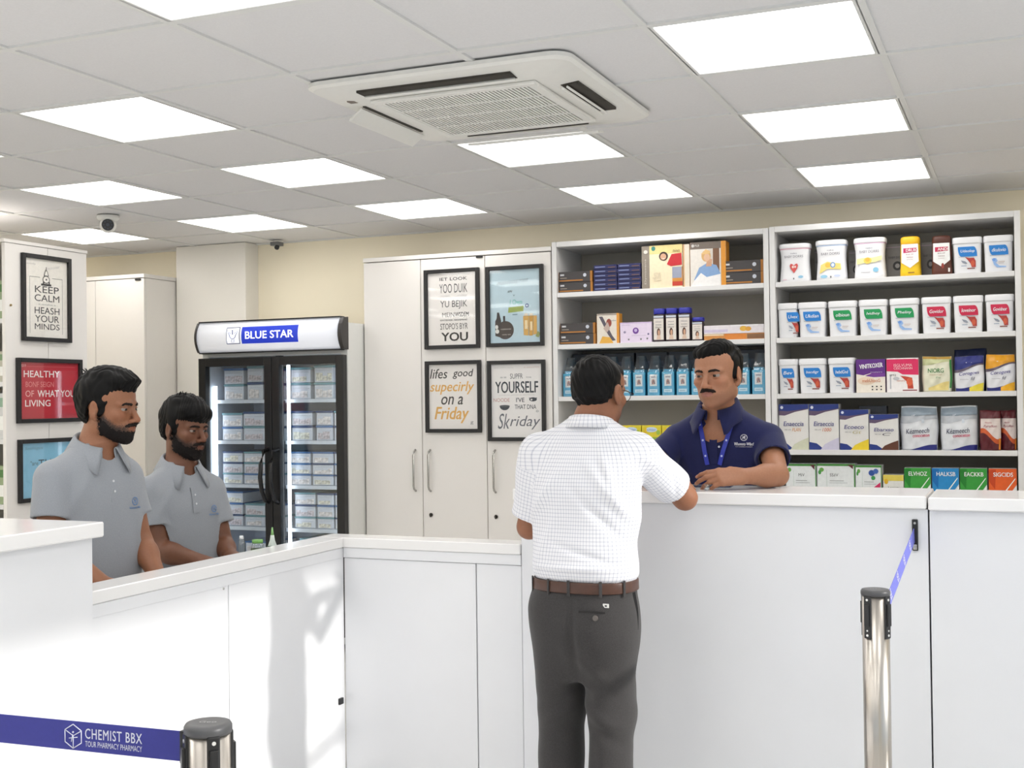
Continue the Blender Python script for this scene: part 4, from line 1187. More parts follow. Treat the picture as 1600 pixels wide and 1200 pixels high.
BAGM = mat('bag_white', S(226, 228, 232), .28, noise=.04)
for a, b, lab in [(-0.588, -0.402, 'large white and grey bag with red lettering, left one of the pair'), (-0.394, -0.212, 'large white and grey bag with red lettering, beside the maroon pouches')]:
    pouch(lab, a, b, 1.21, .222, BAGM, [(wave(.78, -.01, .02), .97, -.98, .98, ink(150, 164, 176, .25)), (wave(.66, .0, .05), wave(.79, -.01, .02), -.98, .98, ink(188, 192, 198, .25)), (.0, wave(.06, .02, .05), -.97, .97, ink(40, 44, 124, .3)), (.62, .70, .16, .30, ink(206, 214, 224))],
          [('Kézmeech', .47, .44, .6, .11, ink(60, 66, 92), {'bold': .012, 'shear': .15, 'slope': .06}), ('conoceton', .56, .33, .44, .06, ink(206, 60, 96), {'bold': .03, 'shear': .1, 'slope': .05})], GP, d=.09)
for a, b, lab, yy in [(-0.208, -0.106, 'maroon pouch with an orange swirl, left one at the shelf end', YP), (-0.112, -0.036, 'maroon pouch tucked against the right side panel', YP + .03)]:
    pouch(lab, a, b, 1.21, .198, mat('pouch_maroon', S(92, 28, 36), .3, noise=.1), [(wave(.42, .0, -.14), .80, -.9, .95, ink(226, 212, 206)), (wave(.30, .0, -.14), wave(.42, .0, -.14), -.9, .95, ink(206, 92, 44)), (.02, .3, .78, .95, ink(220, 130, 40))],
          [('Fyrollon', .5, .60, .6, .08, ink(150, 40, 60), {'shear': .2}), ('Nonia', .42, .70, .3, .04, ink(170, 60, 70))], GP, d=.05, y=yy)

# fifth shelf
GE = ink(70, 140, 60)
def mcarton(lab, x0, x1, h, words, extra=()):
    carton('carton_box', lab, 'box', x0, x1, .915, h, .1, ink(232, 236, 236), [(rect(0, .95, 1, 1), GE), (rect(.97, 0, 1, 1), GE), (ell(.12, .86, .06, .05), ink(110, 170, 80)), (ell(.07, .80, .04, .05), ink(70, 150, 70)), (rect(.25, .45, .26, .85), ink(190, 206, 196)), (rect(.33, .6, .7, .61), INKG), (rect(.33, .55, .8, .56), ink(176, 180, 182))] + list(extra),
           words, 'white and green cartons on the fifth shelf')
mcarton('white and green carton beside the clerk\'s elbow', -1.165, -1.008, .22, [('MiV', .52, .74, .2, .07, ink(70, 80, 84))], [([(.8, .98), (.95, .98), (.95, .86)], ink(90, 40, 44))])
mcarton('wide white and green carton on the fifth shelf', -1.003, -0.811, .222, [('SSiiV', .45, .74, .22, .07, ink(70, 80, 84))], [([(.8, .98), (.95, .98), (.95, .88)], ink(90, 40, 44))])
mcarton('white and green carton with blue flowers and a pink arrow', -0.808, -0.679, .216, [], [(ell(.62, .82, .12, .07), ink(50, 84, 160)), (ell(.78, .86, .1, .06), ink(70, 104, 180)), (ell(.68, .70, .08, .05), ink(60, 150, 80)), ([(.66, .46), (.95, .34), (.95, .60)], ink(206, 40, 96))])
carton('carton_box', 'low white and yellow carton between the green cartons', 'box', -0.672, -0.572, .915, .168, .1, ink(228, 228, 222), [(rect(0, .82, 1, 1), ink(226, 206, 90)), (rect(.2, .5, .8, .52), INKG), (ell(.15, .8, .1, .08), ink(226, 180, 40))], [('Lsaun', .5, .62, .5, .07, INKG)], 'white and green cartons on the fifth shelf')
for a, b, cc, wd, lab in [(-0.568, -0.441, (60, 160, 60), 'ELVHOZ', 'bright green wedge carton left of the blue one'), (-0.434, -0.307, (36, 140, 204), 'HALKSB', 'bright blue wedge carton on the fifth shelf'),
                      (-0.302, -0.176, (52, 156, 56), 'EACKKB', 'bright green wedge carton between the blue and orange ones'), (-0.168, -0.040, (232, 96, 30), 'SIGCIDS', 'orange wedge carton at the right end of the fifth shelf')]:
    carton('carton_box', lab, 'box', a, b, .915, .205, .08, ink(232, 234, 236),
           [([(0, 1), (1, 1), (1, .62), (.42, .10), (0, .5)], ink(*cc)), ([(.1, .35), (.45, .05), (1, .5), (1, .58), (.45, .16), (.05, .44)], ink(244, 246, 244)), ([(.5, .35), (.95, .75), (.95, .78), (.5, .40)], ink(236, 244, 236)), ([(.0, .98), (.0, .7), (.22, .5), (.26, .98)], ink(max(0, cc[0] - 30), max(0, cc[1] - 30), max(0, cc[2] - 20)))],
           [(wd, .52, .86, .7, .10, ink(240, 244, 240), {'bold': .02})], 'wedge-printed cartons on the fifth shelf')

# ---- left-hand unit
DK = ink(66, 62, 62); ORA = ink(176, 116, 44)
def dark_box(lab, x0, x1, z, h, grp='dark grey flat cartons'):
    carton('carton_box', lab, 'box', x0, x1, z, h, .18, DK, [(rect(0, .1, .72, .22), ORA), (rect(.04, .62, .16, .78), ink(206, 206, 208)), (ell(.78, .62, .05, .17), ink(196, 200, 210)), (rect(.04, .36, .24, .44), ink(150, 140, 130)), (rect(.94, 0, 1, 1), ORA)], [], grp, side=ORA)
dark_box('dark grey flat carton, lower of the pair at the left end of the top shelf', -2.430, -2.228, 2.095, .058)
dark_box('dark grey flat carton, upper of the pair at the left end of the top shelf', -2.430, -2.230, 2.154, .060)
dark_box('dark grey flat carton, lower of the pair right of the photo box', -1.482, -1.268, 2.095, .064)
dark_box('dark grey flat carton, upper of the pair right of the photo box', -1.482, -1.268, 2.160, .063)
dark_box('dark grey flat carton, lower of the pair on the second shelf', -2.428, -2.214, 1.80, .060)
dark_box('dark grey flat carton, upper of the pair on the second shelf', -2.424, -2.216, 1.861, .060)
NVY = ink(34, 36, 84)
for st, (a, b) in (('left', (-2.221, -2.085)), ('right', (-2.080, -1.946))):
    for k in range(6):
        carton('slim_carton', '%s navy slim carton of the %s navy stack, counting from its base' % (ordin[k], st), 'box', a + random.uniform(-.002, .002), b + random.uniform(-.002, .002), 2.095 + .0245 * k, .0235, .16, NVY,
               [(rect(.06, .42, .50, .66), ink(120, 130, 170)), (rect(.62, .35, .94, .45), ink(150, 110, 60)), (rect(.0, .0, 1, .10), ink(22, 24, 56))], [], 'navy slim cartons on the top shelf', bev=.0008)
SK = ink(206, 160, 130)
carton('photo_carton', 'tall cream carton showing a woman in red, top shelf', 'box', -1.938, -1.708, 2.095, .236, .07, ink(226, 214, 186),
       [(rect(0, 0, .19, 1), ink(140, 130, 118)), (rect(.19, 0, 1, 1), ink(232, 218, 186)), (rect(.19, .80, 1, 1), ink(222, 206, 140)), (ell(.29, .93, .05, .055), ink(60, 130, 120)), (rect(.75, .04, 1, .48), ink(206, 140, 60)), (rect(.75, .22, .98, .48), ink(150, 156, 176)), (rect(.75, .04, 1, .14), ink(190, 60, 40)),
        ([(.62, .55), (.74, .78), (.98, .80), (.99, .52), (.72, .50)], ink(192, 34, 44)), (ell(.54, .74, .11, .105), ink(52, 32, 28)), (ell(.535, .73, .075, .075), SK), ([(.49, .70), (.55, .675), (.59, .70), (.55, .69)], ink(236, 226, 222)), (rect(.30, .18, .46, .36), ink(222, 208, 178)), (ell(.10, .86, .05, .045), ink(210, 206, 196))],
       [('SI', .36, .30, .2, .14, ink(214, 200, 172), {'shear': .3}), ('Dynosens', .095, .4, .6, .05, ink(206, 200, 188), {'rot': -PI / 2}), ('ninn', .86, .86, .16, .08, ink(120, 90, 60))], 'photo cartons on the top shelf', side=ink(228, 220, 206))
carton('photo_carton', 'plain cream carton edge between the two photo cartons', 'box', -1.704, -1.668, 2.095, .234, .07, ink(224, 214, 196), [(rect(0, 0, .2, 1), ink(206, 160, 110))], [], 'photo cartons on the top shelf')
carton('photo_carton', 'tall carton showing a seated person in pale blue, top shelf', 'box', -1.664, -1.468, 2.095, .240, .08, ink(214, 206, 196),
       [(rect(0, .84, .86, 1), ink(118, 106, 96)), (rect(0, 0, .86, .84), ink(226, 220, 212)), (rect(.5, .3, .82, .84), ink(120, 84, 60)), (rect(.5, .3, .64, .84), ink(214, 206, 196)), ([(.10, .14), (.25, .42), (.48, .52), (.74, .46), (.85, .26), (.66, .2), (.3, .12)], ink(132, 164, 206)), ([(.0, .0), (.12, .14), (.3, .30), (.46, .2), (.85, .26), (.85, 0)], ink(236, 234, 232)), ([(.44, .44), (.48, .62), (.62, .60), (.60, .44)], SK), (ell(.45, .68, .13, .13), ink(214, 170, 110)), (ell(.47, .645, .085, .085), ink(222, 182, 152)), ([(.30, .72), (.44, .83), (.58, .78), (.52, .72)], ink(226, 188, 128)), (rect(.87, 0, 1, 1), ink(222, 150, 50)), (ell(.08, .92, .04, .035), ink(210, 206, 200))],
       [('PLB', .2, .92, .12, .045, ink(220, 216, 210))], 'photo cartons on the top shelf', side=ink(226, 150, 44))
# second shelf
carton('carton_box', 'small upright carton with a knee strap picture on the second shelf', 'box', -2.206, -2.076, 1.80, .168, .06, ink(226, 218, 206),
       [(rect(0, .94, 1, 1), ink(160, 150, 140)), ([(.1, .9), (.26, .9), (.7, .25), (.85, .1), (.7, .08), (.5, .3)], ink(90, 84, 96)), (ell(.55, .68, .12, .14), ink(150, 70, 56)), ([(.1, 0), (.75, 0), (.6, .2), (.25, .24)], ink(222, 170, 70)), (rect(.9, 0, 1, 1), ink(222, 150, 50)), ([(.3, .5), (.5, .72), (.6, .5), (.45, .35)], ink(190, 170, 160))], [('nobe', .75, .76, .25, .05, INKG)], 'cartons on the second shelf', side=ink(226, 156, 50))
carton('carton_box', 'lilac flat carton with a purple roundel on the second shelf', 'box', -2.070, -1.888, 1.80, .113, .06, ink(226, 212, 232),
       [(rect(0, .94, 1, 1), ink(206, 186, 220)), (ell(.5, .58, .095, .155), ink(110, 60, 150)), (ell(.5, .60, .05, .08), ink(200, 180, 220)), (ell(.15, .52, .04, .06), ink(150, 140, 170)), (rect(.25, .12, .3, .2), INKG), (rect(.64, .12, .69, .2), INKG), (rect(.84, .14, .89, .22), INKG), (ell(.9, .4, .03, .05), ink(110, 100, 140))],
       [('ponsenion', .2, .86, .28, .06, ink(170, 150, 190)), ('nonierubetd uopecs', .6, .34, .45, .05, ink(150, 140, 160))], 'cartons on the second shelf')
def jar(lab, x0, x1, h, grp='jars with blue lids on the second shelf'):
    w = x1 - x0; W = w / 2
    t = base_thing('supplement_jar', lab, 'jar', x0, x1, 1.80, grp, YP + .035)
    bm = bmesh.new(); ring_mesh(bm, [superell(W * f, W * f * .95, z * h, 3.2, 32) for f, z in ((.93, 0), (.98, .02), (.98, .74), (.9, .80), (.9, .83))]); obj('jar_body', bm, ink(70, 56, 62, .2), t)
    bm = bmesh.new(); ring_mesh(bm, [superell(W * f, W * f * .95, z * h, 3.2, 32) for f, z in ((.95, .832), (1.0, .85), (1.0, .97), (.95, 1.0))]); obj('lid', bm, ink(48, 52, 160, .3), t)
    y = -W * .935 - .0012
    prints([([(a * W, b * h) for a, b in pts], m) for pts, m in [(rect(-.84, .06, .84, .70), ink(224, 216, 208)), (ell(0, .28, .30, .13), ink(84, 56, 46)), (ell(.04, .27, .18, .085), SK), ([(-.36, .07), (-.2, .2), (.25, .2), (.4, .07)], ink(214, 186, 166)), (rect(-.5, .5, .5, .515), INKG), (rect(-.84, .72, .84, .78), ink(200, 206, 216))]], t, y, 'jar_label')
    txt('Libaour', 0, .44 * h, w * .55, h * .05, ink(80, 66, 70), t, y=y - .003, shear=.2); txt('nimovens', 0, .6 * h, w * .5, h * .035, ink(90, 80, 110), t, y=y - .003)
jar('jar with blue lid and woman on its label, leftmost of three tall ones', -1.882, -1.815, .184)
jar('jar with blue lid and woman on its label, middle of three tall ones', -1.811, -1.744, .184)
jar('jar with blue lid and woman on its label, rightmost of three tall ones', -1.739, -1.669, .184)
jar('short jar with blue lid beside the three tall ones', -1.664, -1.600, .128)
carton('carton_box', 'long orange-brown flat carton, lower one beside the short jar', 'box', -1.594, -1.268, 1.80, .032, .1, ink(206, 140, 70), [(rect(.35, 0, .70, 1), ink(214, 130, 50)), (rect(.72, .1, 1, .9), ink(130, 92, 60)), (rect(0, .7, .33, 1), ink(230, 206, 170))], [], 'long flat cartons on the second shelf')
carton('carton_box', 'long white flat carton with flowers, upper one beside the short jar', 'box', -1.594, -1.268, 1.8325, .046, .1, ink(228, 222, 226), [(rect(0, .2, .4, .5), ink(206, 196, 220)), (ell(.66, .55, .06, .3), ink(226, 178, 70)), (ell(.74, .5, .05, .26), ink(220, 160, 60)), (rect(.45, .85, .9, 1), ink(240, 238, 240))], [], 'long flat cartons on the second shelf')
# third shelf: blue packs in clear bags
BPK = mat('sky_blue_pack', S(70, 168, 206), .3, noise=.05)
GPK = 'sky-blue bagged packs'
_pk = None
xs_ = [-2.390 + .0832 * i for i in range(14)]
mesh_cache = {}
for i, x in enumerate(xs_):
    w = .0745 if i % 2 else .0750
    t = thing('bagged_pack', '%s sky-blue pack in a clear bag from the left, third shelf' % ordin[i], 'pack', (x, YP + .03, 1.5055), random.uniform(-.02, .02), GPK)
    key = w
    if key not in mesh_cache:
        H = .145; W = w / 2 - .003
        bm = bmesh.new()
        bm_box(bm, (-W, 0, 0), (W, .11, H * .9), .004); bm_box(bm, (-W * .8, .01, H * .9), (W * .8, .10, H), .004)
        o1 = obj('pack', bm, BPK, t)
        o2 = prints([([(a * W, b * H) for a, b in pts], m) for pts, m in [(rect(-.58, .36, .58, .80), ink(226, 226, 222)), (rect(-.66, .12, .66, .24), ink(206, 230, 238)), (ell(0, .52, .3, .1), ink(196, 140, 120)), ([(-.3, .42), (0, .6), (.34, .46), (.2, .42), (0, .52), (-.16, .42)], ink(110, 96, 100)), (rect(-.4, .68, .4, .73), ink(150, 150, 160)), (rect(-.5, .165, .4, .19), ink(120, 170, 190)), (rect(-.96, .84, .96, .865), ink(110, 196, 224))]], t, -.0006, 'pack_label')
        rs = random.Random(int(w * 1000))
        bm = bmesh.new(); rings = []
        for j in range(11):
            v = j / 10; zz = -.0 + v * .222
            f = 1.03 if v < .62 else 1.03 - (v - .62) / .38 * .42
            fd = 1.0 if v < .62 else 1.0 - (v - .62) / .38 * .75
            n = 28; r_ = []
            for k in range(n):
                th = 2 * PI * k / n
                jit = 1 + (rs.uniform(-.14, .04) if v > .55 else rs.uniform(-.012, .012))
                c, s = math.cos(th), math.sin(th)
                r_.append(((W + .002) * f * jit * math.copysign(abs(c) ** .3, c), .055 + .0575 * fd * jit * math.copysign(abs(s) ** .3, s), zz + (rs.uniform(-.006, .006) if 0.5 < v < 1 else 0)))
            rings.append(r_)
        ring_mesh(bm, rings, cap=(False, False))
        o3 = obj('plastic_bag', bm, M_BAG, t)
        mesh_cache[key] = [('pack', o1.data), ('pack_label', o2.data), ('plastic_bag', o3.data)]
    else:
        for nm, me in mesh_cache[key]:
            link(nm, me, t)
# dark boxes added to make the space behind the blue packs dark
for i in range(6):
    a = -2.42 + i * .193
    carton('carton_box', '%s dark filler box from the left, added behind the bagged blue packs' % ordin[i], 'box', a, a + .18, 1.505, .245, .12, ink(40, 44, 54), [(rect(.1, .6, .9, .8), ink(60, 66, 80))], [], 'dark filler boxes behind the blue packs', y=YP + .18)
# fourth shelf: yellow-green cartons
for k, (a, b) in enumerate([(-2.067, -1.957), (-1.952, -1.842), (-1.837, -1.727)]):
    carton('carton_box', ['yellow-green carton nearest the customer\'s head, fourth shelf', 'middle yellow-green carton on the fourth shelf', 'yellow-green carton mostly hidden by the clerk\'s shoulder'][k], 'box', a, b, 1.21, .130, .06, ink(222, 204, 50),
           [(rect(0, 0, 1, .5), ink(150, 180, 60)), ([(0, .3), (.4, .55), (.7, .4), (1, .6), (1, .2), (0, .1)], ink(110, 160, 60)), (ell(.5, .82, .3, .11), ink(200, 216, 230)), (rect(.1, .6, .25, .9), ink(226, 190, 40)), (ell(.85, .7, .1, .1), ink(160, 190, 70))], [('sulivoen', .5, .82, .45, .08, ink(80, 120, 170), {'shear': .2})], 'yellow-green cartons on the fourth shelf')

# goods on the far-left shelf unit (only a sliver shows)
cols = [(190, 186, 170), (206, 204, 200), (150, 166, 130), (196, 178, 130), (210, 210, 208), (170, 186, 200)]
for zi, z in enumerate((0.62, 0.98, 1.32, 1.62, 1.95)):
    for k in range(4):
        a = -5.02 - k * .16
        c = cols[(zi * 2 + k) % 6]
        hh = .16 + .04 * ((zi + k) % 3)
        carton('carton_box', '%s carton from the poster panel on the %s shelf of the far-left unit' % (ordin[k], ['lowest', 'second lowest', 'middle', 'second highest', 'highest'][zi]), 'box', a, a + .125, z, hh, .1, ink(*c),
               [(rect(0, .7, 1, .9), ink(max(0, c[0] - 70), max(0, c[1] - 40), max(0, c[2] - 60))), (rect(.15, .2, .85, .5), ink(240, 240, 236))], [], 'cartons on the far-left unit', y=4.79)
# ------------------------------------------------------------------ people: smooth-blended volumes meshed as one surface
def V(*a): return np.array(a, float)
def nrm(v):
    v = np.asarray(v, float); return v / np.linalg.norm(v)
def axis(segs):
    """non-uniform sample positions: [(start, step), ..., end]"""
    out = []
    for (a, st), nx in zip(segs[:-1], segs[1:]):
        b = nx[0] if isinstance(nx, tuple) else nx
        n = max(1, int(round((b - a) / st)))
        out += list(np.linspace(a, b, n, endpoint=False))
    out.append(segs[-1] if not isinstance(segs[-1], tuple) else segs[-1][0])
    return np.array(out, np.float32)
def fine_axis(lo, hi, f0, f1, fine, coarse):
    f0 = max(f0, lo + 1e-3); f1 = min(f1, hi - 1e-3)
    return axis([(lo, coarse), (f0, fine), (f1, coarse), hi])

class Field:
    def __init__(s, ax):
        s.ax = [np.asarray(a, np.float32) for a in ax]
        s.d = np.full([len(a) for a in s.ax], 0.5, np.float32)
    def sub_grid(s, lo, hi):
        sl = []; g = []
        for i in range(3):
            a = s.ax[i]
            i0 = max(0, int(np.searchsorted(a, lo[i])) - 1); i1 = min(len(a), int(np.searchsorted(a, hi[i])) + 1)
            sl.append(slice(i0, i1))
            sh = [1, 1, 1]; sh[i] = i1 - i0
            g.append(a[i0:i1].reshape(sh))
        return tuple(sl), g
    def add(s, prim, k=0.0):
        fn, lo, hi = prim
        m = 2 * k + 0.03
        sl, (X, Y, Z) = s.sub_grid(np.asarray(lo) - m, np.asarray(hi) + m)
        if s.d[sl].size == 0: return
        v = fn(X, Y, Z).astype(np.float32)
        d0 = s.d[sl]
        if k > 0:
            h = np.clip(0.5 + 0.5 * (d0 - v) / k, 0, 1)
            s.d[sl] = d0 * (1 - h) + v * h - k * h * (1 - h)
        else:
            s.d[sl] = np.minimum(d0, v)
    def cut(s, prim, k=0.0):
        fn, lo, hi = prim
        m = 2 * k + 0.02
        sl, (X, Y, Z) = s.sub_grid(np.asarray(lo) - m, np.asarray(hi) + m)
        if s.d[sl].size == 0: return
        v = -fn(X, Y, Z).astype(np.float32)
        d0 = s.d[sl]
        if k > 0:
            h = np.clip(0.5 - 0.5 * (d0 - v) / k, 0, 1)
            s.d[sl] = d0 * (1 - h) + v * h + k * h * (1 - h)
        else:
            s.d[sl] = np.maximum(d0, v)
    def sample(s, p):
        ix = []; fr = []
        for i in range(3):
            a = s.ax[i]
            j = int(np.clip(np.searchsorted(a, p[i]) - 1, 0, len(a) - 2))
            ix.append(j); fr.append(float(np.clip((p[i] - a[j]) / (a[j + 1] - a[j]), 0, 1)))
        c = s.d[ix[0]:ix[0] + 2, ix[1]:ix[1] + 2, ix[2]:ix[2] + 2].astype(float)
        c = c[0] * (1 - fr[0]) + c[1] * fr[0]
        c = c[0] * (1 - fr[1]) + c[1] * fr[1]
        return c[0] * (1 - fr[2]) + c[1] * fr[2]
    def hit(s, o, d, maxd=0.6):
        """march from o along d to the surface"""
        o = np.asarray(o, float); d = nrm(d); t = 0.0; st = 0.004
        pv = s.sample(o)
        while t < maxd:
            t += st
            v = s.sample(o + d * t)
            if v < 0 <= pv:
                return o + d * (t - st * (-v) / max(1e-6, pv - v))
            pv = v
        return o + d * maxd * .5
    def mesh(s):
        d = s.d
        ng = d < 0
        nx, ny, nz = d.shape
        c8 = [ng[i:nx - 1 + i, j:ny - 1 + j, k:nz - 1 + k] for i in (0, 1) for j in (0, 1) for k in (0, 1)]
        al = c8[0].copy(); an = c8[0].copy()
        for c in c8[1:]:
            al &= c; an |= c
        act = an & ~al
        I, J, K = np.nonzero(act)
        idx = np.full(act.shape, -1, np.int32)
        idx[I, J, K] = np.arange(len(I))
        P = np.zeros((len(I), 3)); N = np.zeros(len(I))
        co = [(i, j, k) for i in (0, 1) for j in (0, 1) for k in (0, 1)]
        val = {c: d[I + c[0], J + c[1], K + c[2]].astype(float) for c in co}
        pos = {c: np.stack([s.ax[0][I + c[0]], s.ax[1][J + c[1]], s.ax[2][K + c[2]]], 1).astype(float) for c in co}
        for a in co:
            for ax_ in range(3):
                if a[ax_] == 0:
                    b = list(a); b[ax_] = 1; b = tuple(b)
                    va, vb = val[a], val[b]
                    m = (va < 0) != (vb < 0)
                    t = np.where(m, va / np.where(m, va - vb, 1), 0)[:, None]
                    P += np.where(m[:, None], pos[a] * (1 - t) + pos[b] * t, 0); N += m
        P /= N[:, None]
        Q = []
        for ax_ in range(3):
            o1, o2 = (ax_ + 1) % 3, (ax_ + 2) % 3
            sA = [slice(None)] * 3; sB = [slice(None)] * 3
            sA[ax_] = slice(0, -1); sB[ax_] = slice(1, None)
            for o_ in (o1, o2):
                sA[o_] = slice(1, -1); sB[o_] = slice(1, -1)
            A = ng[tuple(sA)]; B = ng[tuple(sB)]
            e = np.nonzero(A != B)
            e = [x.copy() for x in e]
            flip = ~A[tuple(e)]
            base = [None] * 3
            base[ax_] = e[ax_]; base[o1] = e[o1] + 1; base[o2] = e[o2] + 1
            def cell(d1, d2):
                q = [None] * 3
                q[ax_] = base[ax_]; q[o1] = base[o1] - d1; q[o2] = base[o2] - d2
                return idx[q[0], q[1], q[2]]
            q = np.stack([cell(0, 0), cell(1, 0), cell(1, 1), cell(0, 1)], 1)
            q[flip] = q[flip][:, ::-1]
            Q.append(q)
        Q = np.concatenate(Q)
        Q = Q[(Q >= 0).all(1)]
        return P, Q

def smooth_np(P, Q, it=2, f=0.5):
    e = np.concatenate([Q[:, [0, 1]], Q[:, [1, 2]], Q[:, [2, 3]], Q[:, [3, 0]]])
    e = np.concatenate([e, e[:, ::-1]])
    deg = np.bincount(e[:, 0], minlength=len(P)).astype(float)[:, None]
    for _ in range(it):
        A = np.stack([np.bincount(e[:, 0], weights=P[e[:, 1], i], minlength=len(P)) for i in range(3)], 1) / np.maximum(deg, 1)
        P = P * (1 - f) + A * f
    return P
def normals_np(P, Q):
    n = np.cross(P[Q[:, 2]] - P[Q[:, 0]], P[Q[:, 3]] - P[Q[:, 1]])
    N = np.zeros_like(P)
    for k in range(4):
        for i in range(3):
            N[:, i] += np.bincount(Q[:, k], weights=n[:, i], minlength=len(P))
    return N / np.maximum(np.linalg.norm(N, axis=1, keepdims=True), 1e-9)

def np_mesh(name, P, Q, m, parent, col=None, pat=None, loc=(0, 0, 0)):
    me = bpy.data.meshes.new(name)
    L = np.asarray(loc, float)
    me.vertices.add(len(P)); me.vertices.foreach_set('co', (P - L).astype(np.float32).ravel())
    me.loops.add(len(Q) * 4); me.loops.foreach_set('vertex_index', Q.astype(np.int32).ravel())
    me.polygons.add(len(Q))
    me.polygons.foreach_set('loop_start', np.arange(0, len(Q) * 4, 4, dtype=np.int32))
    me.polygons.foreach_set('loop_total', np.full(len(Q), 4, np.int32))
    me.polygons.foreach_set('use_smooth', np.ones(len(Q), bool))
    if col is not None:
        a = me.attributes.new('tone', 'FLOAT_COLOR', 'POINT')
        a.data.foreach_set('color', np.concatenate([col, np.ones((len(P), 1))], 1).astype(np.float32).ravel())
    if pat is not None:
        a = me.attributes.new('weave', 'FLOAT_VECTOR', 'POINT')
        a.data.foreach_set('vector', pat.astype(np.float32).ravel())
    me.update(); me.validate()
    me.materials.append(m)
    return link(name, me, parent)

# primitives -> (fn, lo, hi)
def cone(a, b, r1, r2, flat=None):
    """tapered capsule; flat=(axis, factor) squashes the section along axis"""
    a = np.asarray(a, float); b = np.asarray(b, float); ab = b - a; L2 = float(ab @ ab) + 1e-12
    fx = None
    if flat is not None:
        ax_ = nrm(flat[0]); ff = flat[1]
    def fn(X, Y, Z):
        px, py, pz = X - a[0], Y - a[1], Z - a[2]
        t = np.clip((px * ab[0] + py * ab[1] + pz * ab[2]) / L2, 0, 1)
        dx, dy, dz = px - t * ab[0], py - t * ab[1], pz - t * ab[2]
        r = r1 + (r2 - r1) * t
        if flat is not None:
            q = (dx * ax_[0] + dy * ax_[1] + dz * ax_[2]) * (1 / ff - 1)
            dx = dx + q * ax_[0]; dy = dy + q * ax_[1]; dz = dz + q * ax_[2]
        return np.sqrt(dx * dx + dy * dy + dz * dz) - r
    R_ = max(r1, r2)
    return fn, np.minimum(a, b) - R_, np.maximum(a, b) + R_

def ellip(c, r, Rm=None):
    c = np.asarray(c, float); r = np.asarray(r, float)
    Rm = np.eye(3) if Rm is None else Rm
    def fn(X, Y, Z):
        p = (X - c[0], Y - c[1], Z - c[2])
        q = [(p[0] * Rm[0, i] + p[1] * Rm[1, i] + p[2] * Rm[2, i]) / r[i] for i in range(3)]
        k0 = np.sqrt(q[0] ** 2 + q[1] ** 2 + q[2] ** 2)
        k1 = np.sqrt((q[0] / r[0]) ** 2 + (q[1] / r[1]) ** 2 + (q[2] / r[2]) ** 2)
        return k0 * (k0 - 1) / np.maximum(k1, 1e-6)
    ext = np.sqrt((Rm ** 2) @ (r ** 2))
    return fn, c - ext, c + ext

def catmull(tab, n=60):
    """smooth resampling of a table sorted by its first column"""
    tab = np.asarray(tab, float)
    z = np.linspace(tab[0, 0], tab[-1, 0], n)
    out = [z]
    x = tab[:, 0]
    for c in range(1, tab.shape[1]):
        y = tab[:, c]
        m = np.gradient(y, x)
        j = np.clip(np.searchsorted(x, z) - 1, 0, len(x) - 2)
        h = x[j + 1] - x[j]; t = (z - x[j]) / h
        out.append((2 * t ** 3 - 3 * t ** 2 + 1) * y[j] + (t ** 3 - 2 * t ** 2 + t) * h * m[j] + (-2 * t ** 3 + 3 * t ** 2) * y[j + 1] + (t ** 3 - t ** 2) * h * m[j + 1])
    return np.stack(out, 1)

def loft(tab, f, off=0.0, n=2.4):
    """body section stack. rows: z, cx, cy, half width, half depth ; f = facing (unit xy)"""
    T_ = catmull(sorted(tab))
    rx, ry = f[1], -f[0]
    zs_ = T_[:, 0]
    def fn(X, Y, Z):
        z = np.clip(Z, zs_[0], zs_[-1])
        g = lambda c: np.interp(z, zs_, T_[:, c])
        dx, dy = X - g(1), Y - g(2)
        u = dx * rx + dy * ry; v = dx * f[0] + dy * f[1]
        a, b = g(3) + off, g(4) + off
        e = (np.abs(u / a) ** n + np.abs(v / b) ** n) ** (1 / n)
        d = (e - 1) * np.minimum(a, b) * .9
        dz = np.maximum(np.maximum(zs_[0] - off - Z, Z - zs_[-1] - off), -1.0)
        return np.maximum(d, dz + 0 * d)
    R_ = max(T_[:, 3].max(), T_[:, 4].max()) + off
    lo = np.array([T_[:, 1].min() - R_, T_[:, 2].min() - R_, zs_[0] - off]); hi = np.array([T_[:, 1].max() + R_, T_[:, 2].max() + R_, zs_[-1] + off])
    return fn, lo, hi

def clipped(prim, p0, n):
    """keep the part of prim on the side of the plane opposite to n"""
    fn, lo, hi = prim; n = nrm(n); p0 = np.asarray(p0, float)
    def g(X, Y, Z):
        return np.maximum(fn(X, Y, Z), (X - p0[0]) * n[0] + (Y - p0[1]) * n[1] + (Z - p0[2]) * n[2])
    return g, lo, hi

